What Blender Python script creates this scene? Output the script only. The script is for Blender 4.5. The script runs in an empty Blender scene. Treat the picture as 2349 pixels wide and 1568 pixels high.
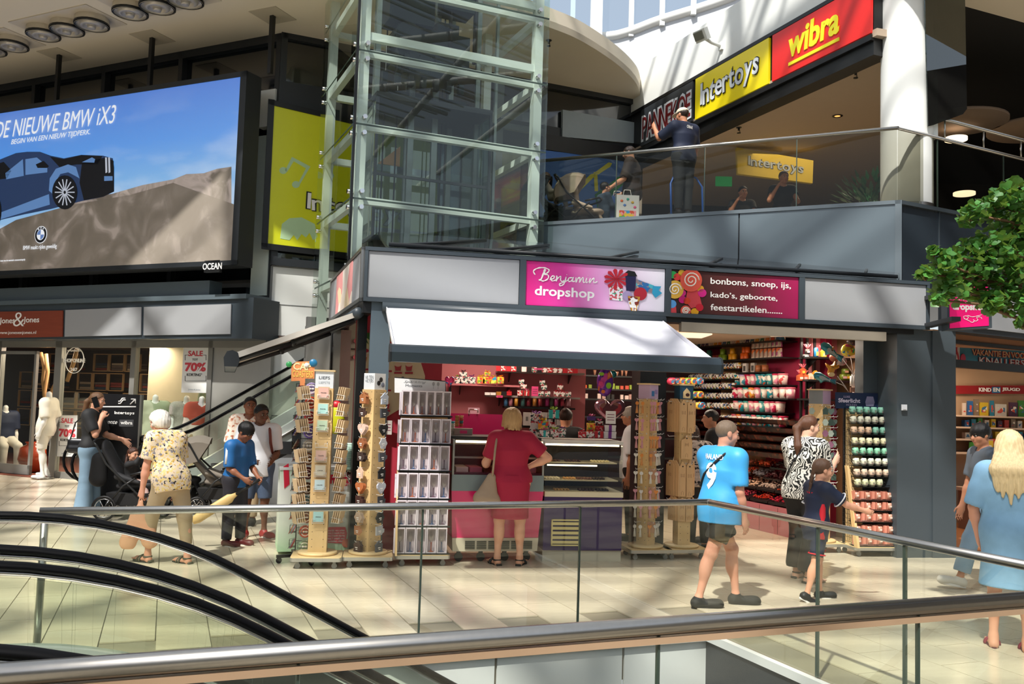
import bpy,math,random
import numpy as np
from mathutils import Vector,Matrix
SC=bpy.context.scene
COL=SC.collection
RND=random.Random(11)
PI=math.pi
# camera
FPX,CAMH=2050.0,1.72
MC=(Matrix.Rotation(PI/2+math.atan(136/FPX),3,'X')@Matrix.Rotation(math.atan(0.030),3,'Z'))
cam_d=bpy.data.cameras.new('camera');cam=bpy.data.objects.new('camera',cam_d);COL.objects.link(cam)
cam_d.sensor_width=36.0;cam_d.lens=36.0*FPX/2349.0;cam_d.clip_start=0.05;cam_d.clip_end=300
cam.matrix_world=Matrix.Translation((0,0,CAMH))@MC.to_4x4()
SC.camera=cam
# exposure, sky, sun
vs=SC.view_settings;SC.display_settings.display_device='sRGB'
vs.view_transform='Standard';vs.look='None';vs.gamma=1.0;vs.use_curve_mapping=False;vs.exposure=0.0
W=bpy.data.worlds.new('sky');SC.world=W;W.use_nodes=True
wn=W.node_tree;wn.nodes.clear()
wo=wn.nodes.new('ShaderNodeOutputWorld');wb=wn.nodes.new('ShaderNodeBackground')
wsky=wn.nodes.new('ShaderNodeTexSky');wsky.sky_type='NISHITA';wsky.sun_disc=False
wsky.sun_elevation=math.radians(54);wsky.sun_rotation=math.radians(207);wsky.air_density=1.0;wsky.dust_density=2.5
wmix=wn.nodes.new('ShaderNodeMixRGB');wmix.inputs[0].default_value=0.45;wmix.inputs[2].default_value=(7.0,7.3,7.6,1)
wn.links.new(wsky.outputs[0],wmix.inputs[1]);wn.links.new(wmix.outputs[0],wb.inputs[0])
wb.inputs[1].default_value=0.15
wn.links.new(wb.outputs[0],wo.inputs[0])
SUN=Vector((0.33,0.62,-0.98))
sd=bpy.data.lights.new('sun','SUN');sd.energy=6.2;sd.angle=math.radians(1.3);sd.color=(1.0,0.965,0.90)
so=bpy.data.objects.new('sun',sd);COL.objects.link(so);so.rotation_euler=SUN.to_track_quat('-Z','Y').to_euler();so.location=(-6,-8,20)
# geometry from the picture's perspective
def ray(x,y):return MC@Vector(((x-1174.5)/FPX,-(y-784)/FPX,-1.0))
O0=Vector((0,0,CAMH))
def fl(x,y,z=0.0):
 d=ray(x,y);return O0+d*((z-CAMH)/d.z)
def at(x,y,Y):
 d=ray(x,y);return O0+d*(Y/d.y)
def onp(x,y,P,deg):
 a=math.radians(deg);n=Vector((-math.sin(a),math.cos(a),0));d=ray(x,y)
 return O0+d*((Vector(P)-O0).dot(n)/d.dot(n))
def dv(deg):a=math.radians(deg);return Vector((math.cos(a),math.sin(a),0))
# materials
def lin(c):
 if isinstance(c,str):
  c=c.lstrip('#');c=[int(c[i:i+2],16)/255 for i in(0,2,4)]
 return tuple((x/12.92 if x<=.04045 else((x+.055)/1.055)**2.4)for x in c[:3])+(1.0,)
_M={}
def mat(name,col,rough=0.5,metal=0.0,var=0.06,scale=6.0,bump=0.0,bscale=60.0,spec=0.5,emit=0.0,coat=0.0,rnd=0.0,stretch=None,sub=0.0):
 if name in _M:return _M[name]
 m=bpy.data.materials.new(name);m.use_nodes=True;nt=m.node_tree;N,L=nt.nodes,nt.links
 p=N['Principled BSDF'];c=lin(col)
 p.inputs['Roughness'].default_value=rough;p.inputs['Metallic'].default_value=metal
 p.inputs['Specular IOR Level'].default_value=spec;p.inputs['Coat Weight'].default_value=coat
 if sub:p.inputs['Subsurface Weight'].default_value=sub;p.inputs['Subsurface Radius'].default_value=(.012,.005,.003);p.inputs['Subsurface Scale'].default_value=1.0
 tc=N.new('ShaderNodeTexCoord');mp=N.new('ShaderNodeMapping');L.new(tc.outputs['Object'],mp.inputs[0])
 if stretch:mp.inputs['Scale'].default_value=stretch
 nz=N.new('ShaderNodeTexNoise');nz.inputs['Scale'].default_value=scale;nz.inputs['Detail'].default_value=4
 L.new(mp.outputs[0],nz.inputs['Vector'])
 mx=N.new('ShaderNodeMixRGB');mx.blend_type='MIX'
 mx.inputs[1].default_value=tuple(x*(1-var)for x in c[:3])+(1,);mx.inputs[2].default_value=tuple(min(1,x*(1+var))for x in c[:3])+(1,)
 L.new(nz.outputs['Fac'],mx.inputs[0]);out=mx.outputs[0]
 if rnd:
  oi=N.new('ShaderNodeObjectInfo');mr=N.new('ShaderNodeMapRange');mr.inputs['To Min'].default_value=1-rnd;mr.inputs['To Max'].default_value=1+rnd
  hs=N.new('ShaderNodeHueSaturation');L.new(oi.outputs['Random'],mr.inputs[0]);L.new(mr.outputs[0],hs.inputs['Value']);L.new(out,hs.inputs['Color']);out=hs.outputs[0]
 L.new(out,p.inputs['Base Color'])
 if emit:
  L.new(out,p.inputs['Emission Color']);p.inputs['Emission Strength'].default_value=emit
 if bump:
  n2=N.new('ShaderNodeTexNoise');n2.inputs['Scale'].default_value=bscale;n2.inputs['Detail'].default_value=3;L.new(mp.outputs[0],n2.inputs['Vector'])
  b=N.new('ShaderNodeBump');b.inputs['Strength'].default_value=bump;b.inputs['Distance'].default_value=0.01
  L.new(n2.outputs['Fac'],b.inputs['Height']);L.new(b.outputs[0],p.inputs['Normal'])
 _M[name]=m;return m
def glass(name,tint='e4f2ea',rough=0.0,ior=1.5,refl=1.0,base=0.0):
 if name in _M:return _M[name]
 m=bpy.data.materials.new(name);m.use_nodes=True;nt=m.node_tree;N,L=nt.nodes,nt.links;N.clear()
 o=N.new('ShaderNodeOutputMaterial');t=N.new('ShaderNodeBsdfTransparent');t.inputs[0].default_value=lin(tint)
 g=N.new('ShaderNodeBsdfGlossy');g.inputs['Roughness'].default_value=rough;g.inputs[0].default_value=(.95*refl,refl,.97*refl,1)
 f=N.new('ShaderNodeFresnel');f.inputs[0].default_value=ior
 m0=N.new('ShaderNodeMath');m0.operation='ADD';m0.inputs[1].default_value=base;L.new(f.outputs[0],m0.inputs[0])
 ge=N.new('ShaderNodeNewGeometry');inv=N.new('ShaderNodeMath');inv.operation='SUBTRACT';inv.inputs[0].default_value=1.0;L.new(ge.outputs['Backfacing'],inv.inputs[1])
 ma=N.new('ShaderNodeMath');ma.operation='MULTIPLY';L.new(m0.outputs[0],ma.inputs[0]);L.new(inv.outputs[0],ma.inputs[1])
 x=N.new('ShaderNodeMixShader');L.new(ma.outputs[0],x.inputs[0]);L.new(t.outputs[0],x.inputs[1]);L.new(g.outputs[0],x.inputs[2]);L.new(x.outputs[0],o.inputs[0])
 _M[name]=m;return m
def spots(name,cols,scale=30,rough=0.5,metal=0.0,mode='cells',dist=0.0,emit=0,coord='Object',coat=0.0):
 """printed pattern: voronoi cells coloured through a stepped ramp"""
 if name in _M:return _M[name]
 m=bpy.data.materials.new(name);m.use_nodes=True;nt=m.node_tree;N,L=nt.nodes,nt.links
 p=N['Principled BSDF'];p.inputs['Roughness'].default_value=rough;p.inputs['Metallic'].default_value=metal;p.inputs['Coat Weight'].default_value=coat
 tc=N.new('ShaderNodeTexCoord');src=tc.outputs[coord]
 if dist:
  nz=N.new('ShaderNodeTexNoise');nz.inputs['Scale'].default_value=scale*.6;L.new(src,nz.inputs['Vector'])
  ad=N.new('ShaderNodeVectorMath');ad.operation='MULTIPLY_ADD';ad.inputs[1].default_value=(dist,)*3;L.new(nz.outputs['Color'],ad.inputs[0]);L.new(src,ad.inputs[2]);src=ad.outputs[0]
 cr=N.new('ShaderNodeValToRGB');cr.color_ramp.interpolation='CONSTANT'
 if mode=='wave':
  v=N.new('ShaderNodeTexWave');v.inputs['Scale'].default_value=scale;v.inputs['Distortion'].default_value=9;v.inputs['Detail'].default_value=1.5;v.inputs['Detail Scale'].default_value=1.2
  L.new(src,v.inputs['Vector']);L.new(v.outputs['Fac'],cr.inputs[0])
 else:
  v=N.new('ShaderNodeTexVoronoi');v.inputs['Scale'].default_value=scale;L.new(src,v.inputs['Vector'])
  if mode=='dots':L.new(v.outputs['Distance'],cr.inputs[0])
  else:
   sp=N.new('ShaderNodeSeparateColor');L.new(v.outputs['Color'],sp.inputs[0]);L.new(sp.outputs[0],cr.inputs[0])
 el=cr.color_ramp.elements
 for i,(pos,c)in enumerate(cols):
  e=el[i]if i<2 else el.new(pos)
  e.position=pos;e.color=lin(c)
 L.new(cr.outputs[0],p.inputs['Base Color'])
 if emit:L.new(cr.outputs[0],p.inputs['Emission Color']);p.inputs['Emission Strength'].default_value=emit
 _M[name]=m;return m
def even(cols):return[(i/len(cols),c)for i,c in enumerate(cols)]
# mesh builder
class B:
 def __init__(s):s.v=[];s.f=[];s.m=[];s.s=[]
 def add(s,vs,fs,mi=0,sm=False):
  o=len(s.v);s.v+=[tuple(v)for v in vs]
  for f in fs:s.f.append(tuple(i+o for i in f));s.m.append(mi);s.s.append(sm)
  return s
 def bb(s,x0,y0,z0,x1,y1,z1,mi=0):
  return s.add([(x0,y0,z0),(x1,y0,z0),(x1,y1,z0),(x0,y1,z0),(x0,y0,z1),(x1,y0,z1),(x1,y1,z1),(x0,y1,z1)],[(0,3,2,1),(4,5,6,7),(0,1,5,4),(1,2,6,5),(2,3,7,6),(3,0,4,7)],mi)
 def box(s,c,d,mi=0,rz=0,rx=0,ry=0):
  M=Matrix.Rotation(rz,3,'Z')@Matrix.Rotation(rx,3,'X')@Matrix.Rotation(ry,3,'Y');c=Vector(c)
  vs=[c+M@Vector((a*d[0]/2,b*d[1]/2,e*d[2]/2))for e in(-1,1)for a,b in((-1,-1),(1,-1),(1,1),(-1,1))]
  return s.add(vs,[(0,3,2,1),(4,5,6,7),(0,1,5,4),(1,2,6,5),(2,3,7,6),(3,0,4,7)],mi)
 def hexa(s,p,mi=0):return s.add(p,[(0,3,2,1),(4,5,6,7),(0,1,5,4),(1,2,6,5),(2,3,7,6),(3,0,4,7)],mi)
 def tube(s,pts,r,n=8,mi=0,closed=False,sm=True):
  pts=[Vector(p)for p in pts];k=len(pts);rr=r if isinstance(r,(list,tuple))else[r]*k
  o=len(s.v);u=None;vs=[]
  for i in range(k):
   a=pts[i-1]if(i or closed)else pts[i];b=pts[(i+1)%k]if(i<k-1 or closed)else pts[i]
   t=(b-a);t=t.normalized()if t.length>1e-9 else Vector((0,0,1))
   if u is None:u=t.orthogonal().normalized()
   else:
    u=u-t*u.dot(t);u=u.normalized()if u.length>1e-6 else t.orthogonal().normalized()
   w=t.cross(u)
   for j in range(n):
    q=2*PI*j/n;vs.append(pts[i]+(u*math.cos(q)+w*math.sin(q))*rr[i])
  fs=[]
  for i in range(k if closed else k-1):
   a,b=i*n,((i+1)%k)*n
   for j in range(n):fs.append((a+j,a+(j+1)%n,b+(j+1)%n,b+j))
  s.add(vs,fs,mi,sm)
  if not closed:
   s.f.append(tuple(o+j for j in range(n-1,-1,-1)));s.m.append(mi);s.s.append(False)
   s.f.append(tuple(o+(k-1)*n+j for j in range(n)));s.m.append(mi);s.s.append(False)
  return s
 def cyl(s,p0,p1,r,r1=None,n=12,mi=0):return s.tube([p0,p1],[r,r if r1 is None else r1],n,mi)
 def lathe(s,prof,c=(0,0,0),n=16,mi=0,ax=None,sm=True):
  c=Vector(c);q=(Vector(ax).to_track_quat('Z','Y').to_matrix()if ax is not None else Matrix.Identity(3))
  vs=[c+q@Vector((r*math.cos(2*PI*j/n),r*math.sin(2*PI*j/n),z))for r,z in prof for j in range(n)]
  fs=[]
  for i in range(len(prof)-1):
   for j in range(n):fs.append((i*n+j,i*n+(j+1)%n,(i+1)*n+(j+1)%n,(i+1)*n+j))
  s.add(vs,fs,mi,sm);return s
 def disc(s,c,r,n=16,mi=0,ax=(0,0,1)):
  c=Vector(c);q=Vector(ax).to_track_quat('Z','Y').to_matrix()
  return s.add([c+q@Vector((r*math.cos(2*PI*j/n),r*math.sin(2*PI*j/n),0))for j in range(n)],[tuple(range(n))],mi)
 def prism(s,poly,o,ux,uy,dep,mi=0,side=None):
  o,ux,uy=Vector(o),Vector(ux),Vector(uy);nn=ux.cross(uy).normalized()*dep;k=len(poly)
  vs=[o+ux*a+uy*b for a,b in poly]+[o+ux*a+uy*b+nn for a,b in poly]
  s.add(vs,[tuple(range(k-1,-1,-1)),tuple(range(k,2*k))],mi)
  s.add(vs,[(i,(i+1)%k,k+(i+1)%k,k+i)for i in range(k)],mi if side is None else side);return s
 def ell(s,c,r,n=12,m=8,mi=0,rot=None):
  c=Vector(c);r=(r,)*3 if not isinstance(r,(tuple,list))else r;vs=[]
  for i in range(m+1):
   a=PI*i/m
   for j in range(n):
    b=2*PI*j/n;q=Vector((r[0]*math.sin(a)*math.cos(b),r[1]*math.sin(a)*math.sin(b),r[2]*math.cos(a)))
    vs.append(c+(rot@q if rot else q))
  fs=[(i*n+j,(i+1)*n+j,(i+1)*n+(j+1)%n,i*n+(j+1)%n)for i in range(m)for j in range(n)]
  return s.add(vs,fs,mi,True)
 def quad(s,a,b,c,d,mi=0):return s.add([a,b,c,d],[(0,1,2,3)],mi)
 def grid(s,P,mi=0,sm=True):
  nu,nv=len(P),len(P[0]);return s.add([p for r in P for p in r],[(i*nv+j,(i+1)*nv+j,(i+1)*nv+j+1,i*nv+j+1)for i in range(nu-1)for j in range(nv-1)],mi,sm)
 def xf(s,M):
  s.v=[tuple(M@Vector(v))for v in s.v];return s
 def mesh(s,name,mats):
  me=bpy.data.meshes.new(name);me.from_pydata(s.v,[],s.f)
  for m in(mats if isinstance(mats,(list,tuple))else[mats]):me.materials.append(m)
  me.polygons.foreach_set('material_index',s.m);me.polygons.foreach_set('use_smooth',s.s)
  me.update();return me
def link(name,me,parent=None,loc=None,rz=0.0):
 o=bpy.data.objects.new(name,me);COL.objects.link(o)
 if parent is not None:o.parent=parent
 if loc is not None:o.location=loc
 if rz:o.rotation_euler[2]=rz
 return o
def obj(name,b,mats,parent=None,loc=None,rz=0.0):return link(name,b.mesh(name,mats),parent,loc,rz)
def tag(o,label,cat,group=None,kind=None):
 o['label']=label;o['category']=cat
 if group:o['group']=group
 if kind:o['kind']=kind
 return o
def thing(name,label,cat,loc=(0,0,0),rz=0.0,group=None):
 o=bpy.data.objects.new(name,None);COL.objects.link(o);o.empty_display_size=.1;o.location=loc;o.rotation_euler[2]=rz
 return tag(o,label,cat,group)
def struct(name,b,mats,loc=None,rz=0.0):
 o=obj(name,b,mats,None,loc,rz);o['kind']='structure';return o
def dup(root,loc,rz=None,label=None,group=None,mats=None):
 r=root.copy();COL.objects.link(r);r.location=loc
 if rz is not None:r.rotation_euler=(0,0,rz)
 if label:r['label']=label
 if group:r['group']=group
 for ch in root.children:
  c=ch.copy();COL.objects.link(c);c.parent=r
  for g in ch.children:d=g.copy();COL.objects.link(d);d.parent=c
 return r
_T={}
def text(name,s,size,mats,parent,loc,rz=0.0,ext=0.002,off=0.0,shear=0.0,align='CENTER',space=1.0,xs=1.0,rx=0.0,ry=0.0,lay=0.0):
 """raised lettering in the local XZ plane, read from -Y"""
 key=(s,size,ext,off,shear,align,space,xs)
 if key not in _T:
  cu=bpy.data.curves.new('lettering','FONT');cu.body=s;cu.size=size;cu.extrude=ext;cu.offset=off;cu.shear=shear
  cu.align_x=align;cu.align_y='CENTER';cu.space_character=space;cu.resolution_u=3
  to=bpy.data.objects.new('lettering',cu);me=bpy.data.meshes.new_from_object(to)
  n=len(me.vertices);a=np.empty(n*3,'f');me.vertices.foreach_get('co',a);a=a.reshape(-1,3)
  b=np.stack([a[:,0]*xs,-a[:,2],a[:,1]],1);me.vertices.foreach_set('co',b.ravel());me.update()
  bpy.data.objects.remove(to);_T[key]=me
 me=_T[key].copy()if len(_T[key].materials)or True else _T[key]
 me.materials.clear();me.materials.append(mats)
 o=link(name,me,parent,loc,rz)
 if rx or ry:o.rotation_euler=(rx,ry,rz)
 return o
ORD='first second third fourth fifth sixth seventh eighth ninth tenth eleventh twelfth thirteenth fourteenth fifteenth sixteenth'.split()+['%d%s'%(i,{1:'st',2:'nd',3:'rd'}.get(i%10,'th'))for i in range(17,30)]
M_steel=mat('brushed_steel','b9b6b0',.28,1.0,.08,40)
M_chrome=mat('chrome','d8d8d8',.12,1.0,.03)
M_anth=mat('anthracite_paint','3d464d',.42,0,.06,3)
M_anth_d=mat('dark_anthracite_paint','24282c',.45,0,.08,3)
M_black=mat('black_metal','121314',.42,0,.1)
M_rubber=mat('black_rubber','0d0d0e',.5,0,.1)
M_hand=mat('escalator_handrail_rubber','08080a',.5,0,.1,spec=.12)
M_white=mat('white_paint','e9ebe8',.55,0,.03,2)
M_wpanel=mat('white_wall_panel','dfe1dd',.45,0,.03,1.2)
M_cream=mat('cream_ceiling_plaster','d9cfbc',.85,0,.03,.8)
M_grey=mat('light_grey_panel','9b9da0',.45,0,.03,1)
M_wood=mat('beech_wood','d9b888',.5,0,.1,5,stretch=(6,6,.6))
M_woodd=mat('brown_wood','6b3a1e',.5,0,.3,4,stretch=(6,6,.5))
M_bluegrey=mat('blue_grey_cladding','5f6b72',.22,.1,.04,1.5,coat=.3)
M_glass=glass('balustrade_glass','fbfdf9',base=.04)
M_glassclear=glass('clear_glass','f6faf7',base=.02)
M_glasslift=glass('lift_shaft_glass','f7fbf8',base=.03,refl=.8)
M_glassdark=mat('dark_glazing','14181b',.06,0,.1,spec=.9,coat=.5)
M_smoke=glass('smoked_glass','dcdbd4',base=.0,refl=.5)
M_letter=mat('white_lettering','f4f2ee',.5,0,.02)
M_pinkwall=mat('pink_wall_paint','b86a70',.7,0,.04,2)
M_magenta=mat('magenta_wall_paint','8c1038',.5,0,.08,2)
M_red=mat('red_paint','c02a2e',.5)
M_stone=mat('limestone_tile','d0c4ae',.2,0,.12,5,rnd=.05,bump=.02,bscale=25,stretch=(1,3.5,1))
M_grout=mat('floor_grout','8d8371',.8,0,.1)
class Pl:
 """a vertical plane through P with direction deg; picture points -> its own x,z"""
 def __init__(s,P,deg):s.P=Vector((P[0],P[1],0));s.deg=deg;s.r=math.radians(deg);s.u=dv(deg)
 def q(s,x,y,out=0.0):
  n=Vector((math.sin(s.r),-math.cos(s.r),0));p=onp(x,y,s.P+n*out,s.deg);return((p-s.P).dot(s.u),p.z)
 def poly(s,b,pts,y0=-.004,y1=-.001,mi=0):
  k=[s.q(*p)for p in pts];return flat(b,k,y0,y1,mi)
def flat(b,k,y0,y1,mi=0):
 """closed outline k in local x,z as a thin slab between y0 (front) and y1"""
 a=sum(k[i][0]*k[(i+1)%len(k)][1]-k[(i+1)%len(k)][0]*k[i][1]for i in range(len(k)))
 if a<0:k=k[::-1]
 n=len(k);vs=[(x,y0,z)for x,z in k]+[(x,y1,z)for x,z in k]
 return b.add(vs,[tuple(range(n)),tuple(range(2*n-1,n-1,-1))]+[(i,n+i,n+(i+1)%n,(i+1)%n)for i in range(n)],mi)
def ring(cx,cz,rx,rz,n=24,a0=0.0):return[(cx+rx*math.cos(a0+2*PI*i/n),cz+rz*math.sin(a0+2*PI*i/n))for i in range(n)]
def tfit(name,s,box,m,parent,y=-.004,ext=.003,off=0.0,shear=0.0,wob=0.0,loc=None,rz=0.0,space=1.0,fitx=True,tilt=0.0):
 """lettering scaled to fill box = (x0, x1, z0, z1) in the local XZ plane"""
 b_v,b_f=[],[]
 def one(ch):
  cu=bpy.data.curves.new('lettering','FONT');cu.body=ch;cu.size=1;cu.offset=off;cu.shear=shear;cu.space_character=space
  cu.resolution_u=3;cu.align_x='LEFT';to=bpy.data.objects.new('lettering',cu);me=bpy.data.meshes.new_from_object(to)
  n=len(me.vertices);a=np.empty(n*3,'f');me.vertices.foreach_get('co',a);fs=[tuple(p.vertices)for p in me.polygons]
  bpy.data.objects.remove(to);bpy.data.meshes.remove(me);return a.reshape(-1,3)[:,:2].copy(),fs
 key=(s,off,shear,wob,space)
 if key in _T:V,Fc=_T[key]
 elif wob:
  V=np.zeros((0,2));Fc=[];cx=0;rr=random.Random(len(s)+3)
  for i,ch in enumerate(s):
   a,fs=one(ch);w=a[:,0].max()-a[:,0].min();a[:,0]-=a[:,0].min();t=rr.uniform(-1,1)*wob
   c=a.mean(0);q=a-c;a=np.stack([q[:,0]*math.cos(t)-q[:,1]*math.sin(t),q[:,0]*math.sin(t)+q[:,1]*math.cos(t)],1)+c
   a[:,1]+=rr.uniform(-.5,.5)*wob*.5;a[:,0]+=cx;Fc+=[tuple(j+len(V)for j in f)for f in fs];V=np.concatenate([V,a]);cx+=w+.05*space
  _T[key]=(V,Fc)
 else:
  V,Fc=one(s);_T[key]=(V,Fc)
 lo,hi=V.min(0),V.max(0);x0,x1,z0,z1=box;k=(z1-z0)/(hi[1]-lo[1]);kx=(x1-x0)/(hi[0]-lo[0])if fitx else k
 X=(V[:,0]-lo[0])*kx;Z=(V[:,1]-lo[1])*k
 if not fitx:X=X-X.max()/2+(x0+x1)/2
 else:X=X+x0
 Z=Z+z0
 if tilt:Z=Z+(X-(x0+x1)/2)*tilt
 n=len(V);vs=[(X[i],y-ext,Z[i])for i in range(n)]+[(X[i],y,Z[i])for i in range(n)]
 ed={}
 for f in Fc:
  for i in range(len(f)):
   e=(f[i],f[(i+1)%len(f)]);ed[e]=1
 rim=[(a,a+n,c+n,c)for(a,c)in ed if(c,a)not in ed]
 bb_=B();bb_.add(vs,list(Fc)+rim)
 return obj(name,bb_,m,parent,loc,rz)
# the setting
G=math.radians(21)
gu=Vector((math.cos(G),math.sin(G),0));gv=Vector((-math.sin(G),math.cos(G),0))
PC=Vector((1.573,7.0,0))
def gp(a,b,z=0):return PC+gu*a+gv*b+Vector((0,0,z))
rb_dir=dv(-68)
U0,NEARV=-12.0,-3.45
far_l=-5.2
b=B()
def slab(b,poly,z0,z1,mi=0):
 b.prism([(p.x,p.y)for p in poly],(0,0,z0),(1,0,0),(0,1,0),z1-z0,mi)
big=16
pR=PC+rb_dir*3.75
slab(b,[gp(-14,0),gp(0,0),gp(16,0),gp(16,22),gp(-14,22)],-.30,-.012)
slab(b,[gp(0,0),gp(0,0)+rb_dir*3.7,gp(16,-3.45),gp(16,0)],-.30,-.012)
slab(b,[gp(-14,-12),gp(16,-12),gp(16,-3.45),gp(-14,-3.45)],-.30,-.012)
slab(b,[gp(-14,-3.45),gp(-6.0,-3.45),gp(-6.0,0),gp(-14,0)],-.30,-.012)
floor=struct('floor',b,M_grout)
TW,TL,GAP=.36,.80,.004
tb=B();tb.bb(-TW/2+GAP,-TL/2+GAP,-.010,TW/2-GAP,TL/2-GAP,.0)
tile_me=tb.mesh('floor_tile',M_stone)
cands=[]
for i in range(-40,42):
 for j in range(-16,26):
  a=(i+.5)*TW;bb_=(j+.5)*TL+(TL/2 if i%2 else 0)
  p=gp(a,bb_)
  if bb_<.42:
   if bb_>-TL/2 and a<.2:continue
   if a<.35-bb_*0.02 or bb_<-3.0:continue
  cands.append((p,a,bb_))
def inview(p):
 q=MC.transposed()@(p-O0)
 if q.z>-0.5:return False
 x=1174.5+FPX*q.x/-q.z;y=784-FPX*q.y/-q.z
 return-60<x<2410 and 1020<y<1640
vis=sorted([c for c in cands if inview(c[0])and c[0].y<12.5],key=lambda c:(c[0]-O0).length)
for p,a,bb_ in vis[:296]:
 o=link('floor_tile',tile_me,floor,p,G)
rest=B();near=set((round(a,3),round(bb_,3))for p,a,bb_ in vis[:296])
for p,a,bb_ in cands:
 if(round(a,3),round(bb_,3))in near:continue
 if p.y<-1 or p.y>22 or abs(p.x)>13:continue
 c=[p+gu*sx*(TW/2-GAP)+gv*sy*(TL/2-GAP)for sx,sy in((-1,-1),(1,-1),(1,1),(-1,1))]
 rest.add(c+[q-Vector((0,0,.01))for q in c],[(0,1,2,3),(0,4,5,1),(1,5,6,2),(2,6,7,3),(3,7,4,0)])
for i in range(-40,0):
 c=[gp(i*TW+GAP,.02),gp((i+1)*TW-GAP,.02),gp((i+1)*TW-GAP,.41),gp(i*TW+GAP,.41)]
 rest.add(c+[q-Vector((0,0,.01))for q in c],[(0,1,2,3),(0,4,5,1),(1,5,6,2),(2,6,7,3),(3,7,4,0)])
ro=obj('outer_floor_tile',rest,M_stone,floor);ro['kind']='stuff'
b=B()
for a0,a1 in((-6.0,-3.6),(-3.58,-1.75),(-1.73,-.75),(-.73,-.0)):
 c0,c1=gp(a0,0),gp(a1,0);n=-gv*.02
 b.hexa([c0+n+Vector((0,0,-1.7)),c1+n+Vector((0,0,-1.7)),c1+Vector((0,0,-1.7)),c0+Vector((0,0,-1.7)),c0+n+Vector((0,0,-.06)),c1+n+Vector((0,0,-.06)),c1+Vector((0,0,-.06)),c0+Vector((0,0,-.06))])
struct('trim_1',b,mat('white_fascia_panel','e4e7e6',.35,0,.02))
b=B();c0,c1=gp(-6.0,0),gp(0,0)
b.hexa([c0-gv*.05+Vector((0,0,-.055)),c1-gv*.05+Vector((0,0,-.055)),c1+gv*.0+Vector((0,0,-.055)),c0+Vector((0,0,-.055)),c0-gv*.05+Vector((0,0,.004)),c1-gv*.05+Vector((0,0,.004)),c1+Vector((0,0,.004)),c0+Vector((0,0,.004))])
rn=Vector((rb_dir.y,-rb_dir.x,0))
if rn.x>0:rn=-rn
c0,c1=PC,PC+rb_dir*3.7
b.hexa([c0+rn*.05+Vector((0,0,-.055)),c1+rn*.05+Vector((0,0,-.055)),c1+Vector((0,0,-.055)),c0+Vector((0,0,-.055)),c0+rn*.05+Vector((0,0,.004)),c1+rn*.05+Vector((0,0,.004)),c1+Vector((0,0,.004)),c0+Vector((0,0,.004))])
struct('trim_2',b,mat('white_metal_trim','e3e5e4',.3,.2,.02))
b=B();b.hexa([c0+rn*.03+Vector((0,0,-1.7)),c1+rn*.03+Vector((0,0,-1.7)),c1+Vector((0,0,-1.7)),c0+Vector((0,0,-1.7)),c0+rn*.03+Vector((0,0,-.05)),c1+rn*.03+Vector((0,0,-.05)),c1+Vector((0,0,-.05)),c0+Vector((0,0,-.05))])
struct('trim_3',b,mat('dark_fascia_panel','33373b',.4,.1,.06,2))
b=B();b.bb(-14,-4,-4.6,12,12,-4.5);struct('floor_lower_level',b,mat('lower_floor_stone','b9ad96',.4,0,.1))
def wall(b,P,deg,x0,x1,z0,z1,th=.1,mi=0,y0=0.0):
 """in the frame of line P,deg: x along, thickness behind (+y)"""
 M=Matrix.Translation((P[0],P[1],0))@Matrix.Rotation(math.radians(deg),4,'Z')
 t=B();t.bb(x0,y0,z0,x1,y0+th,z1);t.xf(M);b.add(t.v,t.f,mi)
FP,FD=Vector((-1.60,9.48,0)),11.5
fr=math.radians(FD);fu=dv(FD);fn=Vector((math.sin(fr),-math.cos(fr),0))
FLEN=6.74
def fp(a,out=0.0,z=0.0):return FP+fu*a+fn*out+Vector((0,0,z))
SD=107.6;su=dv(SD)
ZB,ZT=2.735,3.32
b=B();
M_col=M_anth
def fcol(name,a0,a1,d,m):
 b=B();y_=.32 if 'middle' in name else 0;b.bb(a0,y_,0,a1,y_+d,ZB);o=struct(name,b,m,FP,fr);return o
fcol('wall_corner_post',.09,.30,.12,mat('post_blue_grey','52606a',.4,0,.04))
fcol('wall_middle_pillar',3.24,3.56,.30,mat('pillar_black','16191c',.5,0,.1))
b=B();aj=(onp(2060,1000,FP,FD)-FP).dot(fu);a0=(onp(2027,1000,FP,FD)-FP).dot(fu);a1=(onp(2143,1000,FP,FD)-FP).dot(fu)
b.bb(a0,0.42,0,aj+.01,.6,ZB);b.bb(aj,0.02,0,a1,.6,ZB)
b.bb(a1-.02,.0,0,a1+.30,.5,ZB)
M_pillar=mat('pillar_anthracite','40494f',.5,0,.06,3)
struct('wall_right_pillar',b,M_pillar,FP,fr)
tag_sw=obj('light_switch',B().box((0,0,0),(.07,.015,.07)).box((0,-.01,.0),(.045,.01,.045)),mat('switch_plate','c9ccd0',.4))
tag_sw.location=onp(2073,934,FP+fn*.0,FD)+fn*.01;tag_sw.rotation_euler[2]=fr
tag(tag_sw,'small square grey key switch plate on the anthracite pillar right of the candle rack','switch')
def fascia_seg(name,P,deg,x0,x1,kind,label,parts=(),zb=ZB,zt=ZT,cat='sign'):
 pass
b=B()
edges=[0.0]
for px in(1195.5,1529,1835,2127):edges.append((onp(px,700,FP,FD)-FP).dot(fu))
b.bb(0,.0,ZB,FLEN,.25,ZT)
struct('trim_4',b,M_anth_d,FP,fr)
b=B()
for i,e in enumerate(edges):
 w=.035
 x0=max(0,e-w);x1=min(edges[-1],e+w)
 b.bb(x0,-.05,ZB,x1,0,ZT)
b.bb(0,-.052,ZB,edges[-1],0,ZB+.045);b.bb(0,-.052,ZT-.04,edges[-1],0,ZT)
struct('trim_5',b,M_anth,FP,fr)
panel_names=[]
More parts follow.
